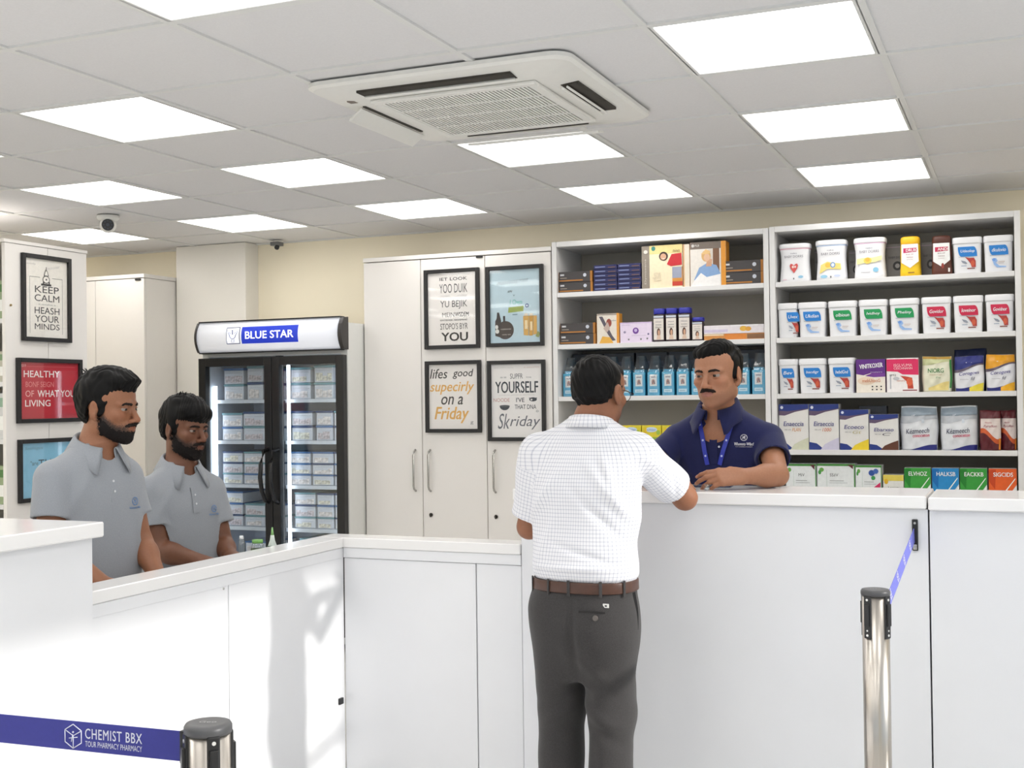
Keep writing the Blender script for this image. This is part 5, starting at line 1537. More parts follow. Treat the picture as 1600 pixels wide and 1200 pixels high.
class Head:
    """frame: x to the person's right, y forward, z up; origin mid-skull at eye level"""
    def __init__(s, c, f, pitch=0.0, roll=0.0, sc=1.0):
        s.c = np.asarray(c, float); s.s = sc
        f3 = nrm([f[0], f[1], 0]); f3 = nrm(f3 * math.cos(pitch) + V(0, 0, 1) * math.sin(pitch))
        r = nrm(np.cross(f3, V(0, 0, 1))); u = np.cross(r, f3)
        r2 = r * math.cos(roll) + u * math.sin(roll); u2 = np.cross(r2, f3)
        s.R = np.stack([r2, f3, u2], 1)
    def w(s, p): return s.c + s.R @ (np.asarray(p, float) * s.s)
    def l(s, P): return ((P - s.c) @ s.R) / s.s
    def e(s, c, r): return ellip(s.w(c), np.asarray(r) * s.s, s.R)
    def k(s, a, b, r1, r2): return cone(s.w(a), s.w(b), r1 * s.s, r2 * s.s)
    def local(s, X, Y, Z):
        p = (X - s.c[0], Y - s.c[1], Z - s.c[2]); R = s.R
        return [(p[0] * R[0, i] + p[1] * R[1, i] + p[2] * R[2, i]) / s.s for i in range(3)]
    def box(s, r=0.16):
        return s.c - r * s.s, s.c + r * s.s

def head_into(F, H, face=None, ears=True):
    o = dict(jaw=1.0, nose=1.0, chin=1.0)
    o.update(face or {})
    F.add(H.e((0, -.016, .036), (.0735, .092, .080)))
    F.add(H.e((0, .026, .040), (.063, .056, .058)), .03)
    F.add(H.e((0, .026, -.022), (.0615, .058, .070)), .02)
    F.add(H.e((0, .030, -.066), (.050 * o['jaw'], .050, .046)), .025)
    F.add(H.e((0, .068, -.096), (.024, .020, .019)), .022)
    for s in (-1, 1):
        F.add(H.e((s * .047 * o['jaw'], .002, -.058), (.018, .026, .026)), .025)
        F.add(H.e((s * .043, .058, -.020), (.020, .020, .017)), .018)
        F.add(H.k((s * .012, .083, .020), (s * .046, .068, .018), .0095, .0085), .012)
    for s in (-1, 1):
        F.cut(H.e((s * .031, .097, -.001), (.0165, .018, .0115)), .010)
    F.add(H.k((0, .083, .010), (0, .104 * o['nose'], -.030), .0075, .0105), .010)
    F.add(H.e((0, .1055 * o['nose'], -.034), (.0115, .0105, .0095)), .006)
    for s in (-1, 1):
        F.add(H.e((s * .0125, .094, -.0375), (.0075, .0105, .0075)), .005)
    F.add(H.e((0, .074, -.062), (.030, .020, .022)), .016)
    for s in (-1, 1):
        F.add(H.k((0, .0918, -.0565), (s * .021, .082, -.0605), .0048, .0030), .005)
        F.add(H.k((0, .0898, -.0685), (s * .018, .082, -.0640), .0058, .0034), .005)
    F.cut(H.k((-.018, .0885, -.0622), (0, .0965, -.0622), .0014, .0018), .002)
    F.cut(H.k((.018, .0885, -.0622), (0, .0965, -.0622), .0014, .0018), .002)
    # eyelids: a thin hood over the eyeball, open in the middle
    for s in (-1, 1):
        c = H.w((s * .0305, .0700, .001)); r = .0158 * H.s
        up = H.R[:, 2]; fw = H.R[:, 1]
        ball = ellip(c, (r * 1.08, r, r), H.R)
        F.add(clipped(ball, c + up * .0064 * H.s, -(up * .96 + fw * .28)), .0022)
        F.add(clipped(ball, c - up * .0071 * H.s, (up * .97 - fw * .24)), .0022)
    if ears:
        for s in (-1, 1):
            Rr = H.R @ np.array(Matrix.Rotation(-s * math.radians(18), 3, 'Z'))
            F.add(ellip(H.w((s * .0765, -.010, -.004)), np.array((.0085, .0185, .031)) * H.s, Rr), .006)
            F.cut(ellip(H.w((s * .0875, -.004, -.001)), np.array((.0075, .0105, .019)) * H.s, Rr), .004)
            F.add(H.e((s * .078, .004, -.004), (.005, .004, .008)), .003)
            F.add(H.e((s * .073, -.002, -.033), (.006, .009, .009)), .006)

def hand_prims(W, d, b, side, curls, s=1.0, thumb=None, spread=1.0):
    """W wrist, d towards the fingers, b out of the back of the hand, side 'R'/'L'"""
    W = np.asarray(W, float); d = nrm(d); b = nrm(np.asarray(b) - d * (np.asarray(b) @ d))
    t = np.cross(b, d) * (1 if side == 'R' else -1)
    out = []
    kn = [(.086, .0270), (.090, .0090), (.086, -.0095), (.078, -.0265)]
    ln = [(.042, .025, .020), (.046, .028, .021), (.042, .026, .020), (.033, .020, .018)]
    rr = [(.0098, .0088, .0078), (.0100, .0090, .0080), (.0096, .0086, .0076), (.0086, .0077, .0068)]
    ends = []
    for i in range(4):
        K = W + d * kn[i][0] * s + t * kn[i][1] * s * spread
        out.append((cone(W + d * .012 * s + t * kn[i][1] * .62 * s, K, .0165 * s, .0125 * s), .014))
        p = K; a = 0.0
        for j in range(3):
            a += curls[i][j]
            dd = d * math.cos(a) - b * math.sin(a) + t * (1.5 - i) * .03 * spread
            q = p + nrm(dd) * ln[i][j] * s
            out.append((cone(p, q, rr[i][j] * s, (rr[i][j + 1] if j < 2 else .0066) * s), .003 if j else .006))
            p = q
        ends.append((p, dd, i))
    th = thumb or [(.55, .75, -.25), (.80, .50, -.35), (.95, .20, -.30)]
    p = W + (d * .022 + t * .026 - b * .006) * s
    out.append((cone(W + d * .01 * s, p + (d * .02 + t * .006) * s, .018 * s, .015 * s), .012))
    for j, (L_, r1, r2) in enumerate(((.042, .0145, .0115), (.032, .0112, .0100), (.026, .0098, .0070))):
        dd = nrm(d * th[j][0] + t * th[j][1] + b * th[j][2])
        q = p + dd * L_ * s
        out.append((cone(p, q, r1 * s, r2 * s), .008 if j == 0 else .004))
        p = q
    return out, ends

M_SKIN = {}
def skin_mat():
    if 'm' in M_SKIN: return M_SKIN['m']
    m = bpy.data.materials.new('skin'); m.use_nodes = True
    nt = m.node_tree; b = nt.nodes['Principled BSDF']
    at = nt.nodes.new('ShaderNodeAttribute'); at.attribute_name = 'tone'
    nz = nt.nodes.new('ShaderNodeTexNoise'); nz.inputs['Scale'].default_value = 140; nz.inputs['Detail'].default_value = 3
    tc = nt.nodes.new('ShaderNodeTexCoord')
    nt.links.new(tc.outputs['Object'], nz.inputs['Vector'])
    mp = nt.nodes.new('ShaderNodeMapRange'); mp.inputs['To Min'].default_value = .90; mp.inputs['To Max'].default_value = 1.10
    nt.links.new(nz.outputs['Fac'], mp.inputs['Value'])
    mx = nt.nodes.new('ShaderNodeVectorMath'); mx.operation = 'SCALE'
    nt.links.new(at.outputs['Color'], mx.inputs[0]); nt.links.new(mp.outputs['Result'], mx.inputs['Scale'])
    nt.links.new(mx.outputs[0], b.inputs['Base Color'])
    b.inputs['Roughness'].default_value = .48
    b.inputs['Specular IOR Level'].default_value = .42
    b.inputs['Subsurface Weight'].default_value = .08
    b.inputs['Subsurface Radius'].default_value = (.012, .005, .003)
    b.inputs['Subsurface Scale'].default_value = .5
    bp = nt.nodes.new('ShaderNodeBump'); bp.inputs['Strength'].default_value = .15; bp.inputs['Distance'].default_value = .001
    nt.links.new(nz.outputs['Fac'], bp.inputs['Height']); nt.links.new(bp.outputs['Normal'], b.inputs['Normal'])
    M_SKIN['m'] = m
    return m
M_HAIR = mat('black_hair', S(8, 7, 7), .5, noise=.5, scale=18, bump=.6, stretch=(22, 3, 22), spec=.16)
M_MOUST = mat('dark_moustache', S(34, 26, 23), .75, noise=.5, scale=260, bump=.8, spec=.2)
M_BEARD = mat('black_beard', S(22, 17, 16), .75, noise=.5, scale=260, bump=.8, spec=.25)
M_EYEW = mat('eye_white', S(150, 138, 130), .2, noise=.02)
M_IRIS = mat('eye_dark_brown', S(26, 16, 12), .1, noise=.1)

def check_mat():
    m = bpy.data.materials.new('white_check_cotton'); m.use_nodes = True
    nt = m.node_tree; b = nt.nodes['Principled BSDF']
    at = nt.nodes.new('ShaderNodeAttribute'); at.attribute_name = 'weave'
    sp = nt.nodes.new('ShaderNodeSeparateXYZ'); nt.links.new(at.outputs['Vector'], sp.inputs[0])
    def line(sock, per, wd):
        d = nt.nodes.new('ShaderNodeMath'); d.operation = 'DIVIDE'; d.inputs[1].default_value = per; nt.links.new(sock, d.inputs[0])
        f = nt.nodes.new('ShaderNodeMath'); f.operation = 'FRACT'; nt.links.new(d.outputs[0], f.inputs[0])
        c = nt.nodes.new('ShaderNodeMath'); c.operation = 'LESS_THAN'; c.inputs[1].default_value = wd; nt.links.new(f.outputs[0], c.inputs[0])
        return c.outputs[0]
    a = line(sp.outputs[0], .0125, .2); c = line(sp.outputs[1], .0125, .2)
    ad = nt.nodes.new('ShaderNodeMath'); ad.operation = 'ADD'; nt.links.new(a, ad.inputs[0]); nt.links.new(c, ad.inputs[1])
    ml = nt.nodes.new('ShaderNodeMath'); ml.operation = 'MULTIPLY'; ml.inputs[1].default_value = .5; nt.links.new(ad.outputs[0], ml.inputs[0])
    mx = nt.nodes.new('ShaderNodeMix'); mx.data_type = 'RGBA'
    mx.inputs['A'].default_value = S(230, 230, 234) + (1,); mx.inputs['B'].default_value = S(172, 175, 190) + (1,)
    nt.links.new(ml.outputs[0], mx.inputs['Factor']); nt.links.new(mx.outputs['Result'], b.inputs['Base Color'])
    b.inputs['Roughness'].default_value = .75; b.inputs['Specular IOR Level'].default_value = .2
    return m
def cloth(name, col, bump=.25, noise=.08, scale=420, rough=.85):
    return mat(name, col, rough, noise=noise, scale=scale, bump=bump, spec=.2, sheen=.15)

def folds(P, N, fl):
    """gentle ridges: (centre, across, along, height, width, length)"""
    D = np.zeros(len(P))
    for c, ac, al, hgt, wd, ln in fl:
        q = P - np.asarray(c); ac = nrm(ac); al = nrm(al)
        u = q @ ac; v = q @ al; w_ = q @ np.cross(ac, al)
        D += hgt * np.exp(-(u / wd) ** 2) * np.exp(-(v / ln) ** 2) * np.exp(-(w_ / .12) ** 2)
    return P + N * D[:, None]
def ripple(P, amp, seed, fr=18):
    rs = np.random.RandomState(seed); D = np.zeros(len(P))
    for k in range(7):
        v = rs.normal(size=3) * np.array([1, 1, .55]); v = v / np.linalg.norm(v) * fr * rs.uniform(.6, 2.2)
        D += np.sin(P @ v + rs.uniform(0, 6)) / (1 + k * .35)
    return D * amp

def ribbon(name, pts, nr, wd, m, parent, th=.0012):
    """flat strap through pts; nr = outward normals"""
    bm = bmesh.new(); A = []
    for i, p in enumerate(pts):
        p = np.asarray(p); tn = nrm(np.asarray(pts[min(i + 1, len(pts) - 1)]) - np.asarray(pts[max(i - 1, 0)]))
        sd = nrm(np.cross(tn, nr[i])) * wd / 2; nn = nrm(nr[i]) * th
        A.append([bm.verts.new(p - sd), bm.verts.new(p + sd), bm.verts.new(p + sd + nn), bm.verts.new(p - sd + nn)])
    for a, b in zip(A, A[1:]):
        for k in range(4): bm.faces.new((a[k], a[(k + 1) % 4], b[(k + 1) % 4], b[k]))
    bm.faces.new(A[0][::-1]); bm.faces.new(A[-1])
    return obj(name, bm, m, parent)

def collar(parent, N0, f, rx, ry, zb, zf, leaf_b, leaf_f, gap, m, flare=.03, name='collar', lean=0.0, point=.02, spread=.22):
    """turned-down collar: stand, fold and outer leaf, open at the front"""
    f3 = V(f[0], f[1], 0); r3 = V(f[1], -f[0], 0)
    rows = []
    n = 44
    for i in range(n + 1):
        th = gap + (2 * PI - 2 * gap) * i / n
        c, s = math.cos(th), math.sin(th)
        q = (1 - c) / 2
        z = zf + (zb - zf) * q
        lf = leaf_f + (leaf_b - leaf_f) * min(1, q * 1.6)
        pt = point * math.exp(-((min(th, 2 * PI - th) - gap) / .35) ** 2)
        base = N0 + f3 * lean * (1 - q)
        sd_ = (1 if th < PI else -1) * spread * math.exp(-((min(th, 2 * PI - th) - gap) / .5) ** 2)
        def P0(e, zz, k=0.0):
            s2, c2 = math.sin(th + sd_ * k), math.cos(th + sd_ * k)
            return base + r3 * (s2 * (rx + e)) + f3 * (c2 * (ry + e)) + V(0, 0, zz)
        rows.append([P0(.006, z - .034), P0(.001, z - .012), P0(.001, z - .002), P0(.005, z + .002), P0(.010, z - .001), P0(.010 + flare * .45, z - lf * .5, .5), P0(.010 + flare + pt * .4, z - lf - pt, 1.0)])
    bm = bmesh.new()
    vs = [[bm.verts.new(p) for p in r] for r in rows]
    for a, b in zip(vs, vs[1:]):
        for k in range(len(a) - 1):
            fc = bm.faces.new((a[k], b[k], b[k + 1], a[k + 1])); fc.smooth = True
    o = obj(name, bm, m, parent)
    md = o.modifiers.new('thick', 'SOLIDIFY'); md.thickness = .0028; md.offset = 0
    return o

def decal(name, me, m, parent, F, o, xdir, ydir, ndir, off=.0015):
    """flat print laid onto a curved cloth surface by marching every vertex along -ndir"""
    co = np.empty(len(me.vertices) * 3, np.float32); me.vertices.foreach_get('co', co); co = co.reshape(-1, 3)
    o = np.asarray(o, float); xd = nrm(xdir); yd = nrm(ydir); nd = nrm(ndir)
    out = [F.hit(o + xd * x + yd * y + nd * .3, -nd, .5) + nd * off for x, y, _ in co]
    me.vertices.foreach_set('co', np.array(out, np.float32).ravel()); me.materials.clear(); me.materials.append(m)
    return link(name, me, parent)
def tube_mesh(lines, r):
    bm = bmesh.new()
    for l in lines: bm_tube(bm, l, r, 5)
    me = bpy.data.meshes.new('emblem'); bm.to_mesh(me); bm.free(); return me

def strips(parent, F, path, wd, m, name, ndir, off=.001, th=.001):
    pts = [F.hit(np.asarray(p) + nrm(ndir) * .3, -nrm(ndir), .5) + nrm(ndir) * off for p in path]
    return ribbon(name, pts, [np.asarray(ndir)] * len(pts), wd, m, parent, th)
def smoothstep(a, b, x):
    t = np.clip((x - a) / (b - a), 0, 1); return t * t * (3 - 2 * t)

def beard_mask(x, y, z, cheek):
    """positive inside the bearded area of the lower face (head frame)"""
    ax_ = np.abs(x)
    line = np.interp(y, [-.02, .004, .020, .040, .060, .080, .12], [-.2, -.004, -.014, -.034, -.048, -.050, -.046]) + cheek
    g = line - z
    g = np.minimum(g, y - np.interp(z, [-.13, -.07, -.03, .02], [.014, .004, .004, .008]))
    g = np.minimum(g, z + np.interp(y, [-.02, .01, .04, .075, .1], [.070, .086, .110, .126, .130]))
    lips = np.sqrt((x / .0235) ** 2 + ((z + .0622) / .0115) ** 2) - 1
    g = np.minimum(g, np.where(y > .06, lips * .012, 1))
    return g

def person(spec):
    sp = spec
    H = sp['head']; f = nrm(list(sp['face']) + [0])[:2]; f3 = V(f[0], f[1], 0); r3 = V(f[1], -f[0], 0)
    root = thing('person', sp['label'], 'person', (sp['base'][0], sp['base'][1], 0))
    root_loc = V(sp['base'][0], sp['base'][1], 0)
    tab = sp['torso']; J = sp['joints']
    base = root_loc
    fine = sp.get('fine', .0028); co = sp.get('coarse', .007)
    pts = np.array([J[k] for k in J] + [H.c] + [base + V(.15, .15, 0), base - V(.15, .15, 0)])
    tb = np.array(tab)
    lo = np.minimum(pts.min(0) - .14, [tb[:, 1].min() - .25, tb[:, 2].min() - .25, 0]); hi = np.maximum(pts.max(0) + .14, [tb[:, 1].max() + .25, tb[:, 2].max() + .25, 0])
    lo[2] = -.02; hi[2] = H.c[2] + .15 * H.s
    hb0, hb1 = H.box(.155)
    rng = [[hb0[i], hb1[i]] for i in range(3)]
    for hb in sp.get('finebox', []):
        for i in range(3):
            rng[i][0] = min(rng[i][0], hb[0][i]); rng[i][1] = max(rng[i][1], hb[1][i])
    ax_ = [fine_axis(lo[i], hi[i], rng[i][0], rng[i][1], fine, co) for i in range(3)]
    F = Field(ax_)
    head_into(F, H, sp.get('facespec'))
    hz = H.s
    nb = np.asarray(J['neck'])
    F.add(cone(H.w((0, -.028, -.040)), nb + V(0, 0, .02), .050 * hz, .054), .025)
    F.add(cone(nb + V(0, 0, .02), nb - V(0, 0, .06), .054, .085, (f3, .8)), .03)
    # torso, limbs
    F.add(loft(tab, f, -.016), .03)
    for s in 'RL':
        S_, E_, W_2 = (np.asarray(J[k + s]) for k in ('sh', 'el', 'wr'))
        F.add(cone(nb - V(0, 0, .07), S_, .05, .048), .03)
        F.add(cone(S_, E_, .048, sp.get('armr', (.040, .042))[0]), .03)
        F.add(cone(E_, E_ + (W_2 - E_) * .35, .040, .042), .015)
        F.add(cone(E_ + (W_2 - E_) * .3, W_2, .041, .0265), .015)
        d_, b_, cur, th = sp['hand' + s]
        hp, ends = hand_prims(W_2, d_, b_, s, cur, sp.get('hands', 1.0), th)
        F.add(cone(W_2 - nrm(W_2 - E_) * .02, W_2 + nrm(d_) * .02, .0265, .024, (b_, .78)), .012)
        for pr, k in hp: F.add(pr, k)
        J['ends' + s] = ends
        hip = np.asarray(J['hip' + s]); kn = np.asarray(J['knee' + s]); an = np.asarray(J['ank' + s])
        F.add(cone(hip, kn, .070, .050), .03); F.add(cone(kn, an, .050, .036), .02)
        F.add(cone(an, an + f3 * .12 + V(0, 0, -.05), .036, .026), .02)
    P, Q = F.mesh(); P = smooth_np(P, Q, 1, .35)
    L = H.l(P); x, y, z = L[:, 0], L[:, 1], L[:, 2]
    tone = np.array(sp['tone']); col = np.tile(tone, (len(P), 1))
    nearhead = (np.abs(L).max(1) < .14)
    def blend(mask, c):
        m_ = (mask * nearhead)[:, None]; col[:] = col * (1 - m_) + np.array(c) * m_
    warm = tone * np.array([1.12, .86, .80])
    blend(.3 * np.exp(-((np.abs(x) - .042) / .018) ** 2 - ((z + .018) / .018) ** 2) * (y > .04), warm)
    blend(.3 * np.exp(-(x / .016) ** 2 - ((z + .034) / .014) ** 2) * (y > .08), warm)
    lips = 1 - smoothstep(.75, 1.1, np.sqrt((x / .0225) ** 2 + ((z + .0622) / .0105) ** 2))
    blend(lips * (y > .06) * .8, sp.get('lips', tone * np.array([.86, .66, .66])))
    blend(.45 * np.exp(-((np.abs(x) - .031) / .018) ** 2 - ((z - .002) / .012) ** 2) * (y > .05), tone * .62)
    bc = sp.get('stubble', 0.0)
    if bc > 0:
        m_ = smoothstep(-.010, .009, beard_mask(x, y, z, sp.get('cheek', 0.0)) + np.random.RandomState(2).normal(size=len(x)) * .0035)
        blend(m_ * bc * (1 - lips * (y > .06)), np.array(S(27, 21, 19)))
    scalp = sp.get('scalp')
    # fingernails
    for s in 'RL':
        for (p_, d_, i_) in J['ends' + s]:
            b_ = nrm(sp['hand' + s][1])
            q = P - (p_ + b_ * .004)
            m_ = np.exp(-(np.linalg.norm(q, axis=1) / .0062) ** 4)[:, None] * .55
            col[:] = col * (1 - m_) + np.array(S(226, 176, 156)) * m_
    body = np_mesh('body', P, Q, skin_mat(), root, col, loc=root_loc)
    # local copy of the head block for hair on the face
    sl, _ = F.sub_grid(*H.box(.13))
    def block():
        B = Field([F.ax[i][sl[i]] for i in range(3)]); B.d = F.d[sl].copy()
        X, Y, Z = (B.ax[0][:, None, None], B.ax[1][None, :, None], B.ax[2][None, None, :])
        return B, H.local(X, Y, Z)
    def shell(name, thick, g, m, it=1, rg=.0):
        B, (lx, ly, lz) = block()
        rag = np.random.RandomState(5).normal(size=B.d.shape) * rg
        B.d = np.maximum(B.d - thick * H.s * (1 + rag * 120), -(g(lx, ly, lz) + rag) * H.s).astype(np.float32)
        p_, q_ = B.mesh()
        if len(p_) < 8: return None
        p_ = smooth_np(p_, q_, it, .4)
        return np_mesh(name, p_, q_, m, body, loc=root_loc)
    if sp.get('beard'):
        shell('beard', sp['beard'], lambda a, b, c: beard_mask(a, b, c, sp.get('cheek', 0.0) - sp.get('beard_in', .016)), M_BEARD, 1, .0035)
    if sp.get('moustache'):
        def gm(a, b, c):
            aa = np.abs(a)
            mid = -.0485 - 5.5 * aa ** 2 - .06 * aa
            hw = np.interp(aa, [0, .004, .02, .030, .034], [.0045, .006, .0058, .003, -.003])
            return np.minimum(hw - np.abs(c - mid), b - .05)
        shell('moustache', sp['moustache'], gm, M_MOUST, 1, .0012)
    def gb(sd):
        def g(a, b, c):
            aa = a * sd
            mid = np.interp(aa, [.010, .022, .036, .050], [.0155, .0185, .0195, .0140])
            hw = np.interp(aa, [.007, .012, .03, .046, .053], [-.003, .0042, .0044, .0030, -.003])
            return np.minimum(hw - np.abs(c - mid), b - .04)
        return g
    for sd in (-1, 1):
        shell('eyebrow', .0022, gb(sd), M_MOUST, 0, .0006)
        # eyeball with iris
        bm = bmesh.new(); bmesh.ops.create_uvsphere(bm, u_segments=20, v_segments=14, radius=.0132 * H.s)
        c = H.w((sd * .0305, .0700, .001))
        for v in bm.verts: v.co = Vector(c - root_loc) + v.co
        e = obj('eye', bm, M_EYEW, body, smooth=True)
        gz = nrm(H.R @ V(*sp.get('gaze', (0, 1, -.05))))
        bm = bmesh.new(); cc = Vector(c - root_loc); gv = Vector(gz)
        bmesh.ops.create_uvsphere(bm, u_segments=16, v_segments=10, radius=.0064 * H.s)
        qm = gv.to_track_quat('Z', 'Y').to_matrix()
        for v in bm.verts:
            w_ = v.co.copy(); w_.z *= .35; v.co = cc + gv * .0117 * H.s + qm @ w_
        obj('iris', bm, M_IRIS, e, smooth=True)
    # hair
    hs = sp['hair']
    sl, _ = F.sub_grid(*H.box(.15))
    G, (lx, ly, lz) = block()
    VF = Field(G.ax)
    for s_ in (-1, 1): VF.add(H.e((s_ * .0650, .006, .004), (.0115, .013, .030)), .008)
    for (c, r) in hs['vol']: VF.add(H.e(c, r), hs.get('k', .012))
    line = np.interp(ly, [p[0] for p in hs['line']], [p[1] for p in hs['line']])
    line = line + hs.get('tilt', 0) * lx * (ly > .03) - hs.get('peak', 0.25) * np.clip(np.abs(lx) - .03, 0, 1) * (ly > .045)
    gl = lz - line
    thk = .0028 + hs.get('grow', .034) * smoothstep(0, hs.get('ramp', .05), gl)
    G.d = np.maximum(np.maximum(G.d - thk * H.s, VF.d), -gl * H.s * .8).astype(np.float32)
    p_, q_ = G.mesh(); p_ = smooth_np(p_, q_, 1, .4); n_ = normals_np(p_, q_); l_ = H.l(p_)
    sw = hs.get('sweep', (.35, 1, 0))
    ph = l_ @ nrm(np.cross(sw, (0, .2, 1)))
    dsp = .0011 * np.sin(ph * 420 + 6 * np.sin(l_[:, 1] * 60)) + .0013 * np.sin(ph * 190 + l_[:, 1] * 40 + 1.3) + .0010 * np.sin(l_ @ V(310, 90, 150))
    dsp = dsp * hs.get('rough', 1.0)
    p_ = p_ + n_ * dsp[:, None]
    hair = np_mesh('hair', p_, q_, M_HAIR, body, loc=root_loc)
    if hs.get('tufts'):
        bm = bmesh.new()
        rs = random.Random(3)
        for (c, d_, n, ln) in hs['tufts']:
            for k in range(n):
                a0 = np.array(c) + np.array([rs.uniform(-.03, .03), rs.uniform(-.02, .02), rs.uniform(-.006, .004)])
                dd = nrm(np.array(d_) + np.array([rs.uniform(-.4, .4), rs.uniform(-.4, .4), rs.uniform(-.2, .3)]))
                q0 = H.w(a0) - root_loc; q1 = H.w(a0 + dd * ln * .55 + np.array([0, 0, .003])) - root_loc; q2 = H.w(a0 + dd * ln + np.array([0, 0, -.004])) - root_loc
                bm_tube(bm, [q0, q1, q2], [.0022, .0016, .0004], 5)
        o_ = obj('stray_hair', bm, M_HAIR, body); o_['kind'] = 'stuff'
    # ---------------- shirt
    step = sp.get('cloth_step', .005)
    sh_pts = np.array([J['shR'], J['shL'], J['elR'], J['elL']])
    lo2 = np.minimum(sh_pts.min(0) - .10, [tb[:, 1].min() - .25, tb[:, 2].min() - .22, tb[:, 0].min() - .03])
    hi2 = np.maximum(sh_pts.max(0) + .10, [tb[:, 1].max() + .25, tb[:, 2].max() + .22, tb[:, 0].max() + .05])
    SF = Field([fine_axis(lo2[i], hi2[i], nb[i] - .10, nb[i] + .10, .0034, step) for i in range(3)])
    SF.add(loft(tab, f, 0.0, sp.get('sn', 2.4)))
    slv = {}
    for s in 'RL':
        S_, E_ = np.asarray(J['sh' + s]), np.asarray(J['el' + s])
        dv_ = nrm(E_ - S_); tl = sp['sleeve' + s] if ('sleeve' + s) in sp else sp['sleeve']
        Hm = S_ + (E_ - S_) * tl
        r1, r2 = sp.get('slr', (.068, .066))
        SF.add(cone(nb - V(0, 0, .045) + (S_ - nb) * .25 * np.array([1, 1, 0]), S_ + V(0, 0, .004), .052, r1 * .86), .04)
        SF.add(clipped(cone(S_, Hm + dv_ * .05, r1, r2), Hm, dv_), .012)
        slv[s] = (S_, Hm, dv_, r2)
    for s in 'RL':
        S_, Hm, dv_, r2 = slv[s]
        SF.cut(cone(Hm - dv_ * .006, Hm + dv_ * .06, r2 - .015, r2 - .012), .003)
    ztop = tb[:, 0].max()
    op = sp.get('neckline', dict(r=.066, tilt=.03))
    SF.cut(cone(nb + V(0, 0, .10) + f3 * .01, nb - V(0, 0, .012) + f3 * op.get('fwd', .012), op['r'], op['r'] * .92), .006)
    if op.get('vee'):
        v0 = nb + f3 * .09 + V(0, 0, .03); v1 = nb + f3 * .145 - V(0, 0, op['vee'])
        SF.cut(cone(v0, v1, .030, .003), .006)
    zb_ = tb[:, 0].min()
    SF.d = np.maximum(SF.d, (zb_ + .004 - SF.ax[2])[None, None, :]).astype(np.float32)
    p_, q_ = SF.mesh(); p_ = smooth_np(p_, q_, 2, .5); n_ = normals_np(p_, q_)
    dsp = ripple(p_, sp.get('ripple', .0011), sp.get('seed', 1))
    p_ = p_ + n_ * dsp[:, None]
    p_ = folds(p_, n_, sp.get('folds', []))
    pat = None
    if sp.get('weave'):
        T_ = catmull(sorted(tab)); cxz = np.interp(p_[:, 2], T_[:, 0], T_[:, 1]); cyz = np.interp(p_[:, 2], T_[:, 0], T_[:, 2])
        dx, dy = p_[:, 0] - cxz, p_[:, 1] - cyz
        u = dx * f[1] - dy * f[0]; v = dx * f[0] + dy * f[1]
        th = np.arctan2(u, -v)
        pat = np.stack([th * .165, p_[:, 2], 0 * u], 1)
        for s in 'RL':
            S_, Hm, dv_, r2 = slv[s]
            q = p_ - S_; t_ = q @ dv_; per = q - t_[:, None] * dv_
            rad = np.linalg.norm(per, axis=1)
            out = r3 * (1 if s == 'R' else -1)
            inside = (rad < .085) & (t_ > .045) & ((q @ out) > -.025 + .0 * t_)
            e1 = nrm(np.cross(dv_, f3)); e2 = np.cross(dv_, e1)
            ang = np.arctan2(per @ e1, per @ e2)
            pat[inside] = np.stack([ang * .066, t_, 0 * t_], 1)[inside]
    shirt = np_mesh('shirt', p_, q_, sp['shirt'], root, pat=pat, loc=root_loc)
    # ---------------- trousers, shoes
    tz = sp['trouser']
    allp = np.array([J[k + s] for k in ('hip', 'knee', 'ank') for s in 'RL'])
    lo3 = np.minimum(allp.min(0) - .16, [base[0] - .26, base[1] - .24, .03]); hi3 = np.maximum(allp.max(0) + .16, [base[0] + .26, base[1] + .24, tz['top'] + .03])
    lo3[2] = .03; hi3[2] = tz['top'] + .03
    TF = Field([np.arange(lo3[i], hi3[i], tz.get('step', .008)) for i in range(3)])
    TF.add(loft(tz['tab'], f, 0, 2.5))
    for s in 'RL':
        hip = np.asarray(J['hip' + s]); kn = np.asarray(J['knee' + s]); an = np.asarray(J['ank' + s])
        TF.add(cone(hip, kn, tz['r'][0], tz['r'][1], (f3, tz.get('deep', 1.12))), .03)
        TF.add(cone(kn, an + V(0, 0, -.03), tz['r'][1], tz['r'][2], (f3, tz.get('deep', 1.12) * .97)), .02)
    TF.d = np.maximum(TF.d, (TF.ax[2] - tz['top'])[None, None, :])
    TF.d = np.maximum(TF.d, (.055 - TF.ax[2])[None, None, :]).astype(np.float32)
    p_, q_ = TF.mesh(); p_ = smooth_np(p_, q_, 2, .5); n_ = normals_np(p_, q_)
    p_ = p_ + n_ * ripple(p_, tz.get('ripple', .0015), 5, 14)[:, None]
    p_ = folds(p_, n_, tz.get('folds', []))
    trousers = np_mesh('trousers', p_, q_, tz['mat'], root, loc=root_loc)
    for s in 'RL':
        an = np.asarray(J['ank' + s])
        SH = Field([np.arange(an[0] - .2, an[0] + .2, .009), np.arange(an[1] - .2, an[1] + .2, .009), np.arange(-.02, .13, .007)])
        SH.add(cone(V(an[0], an[1], .045) - f3 * .05, V(an[0], an[1], .035) + f3 * .13, .042, .036, (V(0, 0, 1), .9)))
        SH.add(cone(V(an[0], an[1], .05), V(an[0], an[1], .09), .042, .038), .02)
        SH.d = np.maximum(SH.d, (0.001 - SH.ax[2])[None, None, :]).astype(np.float32)
        p_, q_ = SH.mesh(); p_ = smooth_np(p_, q_, 2, .5)
        np_mesh('shoe', p_, q_, mat('black_leather', S(30, 28, 27), .35, noise=.1), root, loc=root_loc)
    return dict(root=root, body=body, shirt=shirt, trousers=trousers, SF=SF, TF=TF, F=F, f3=f3, r3=r3, nb=nb, loc=root_loc, H=H)

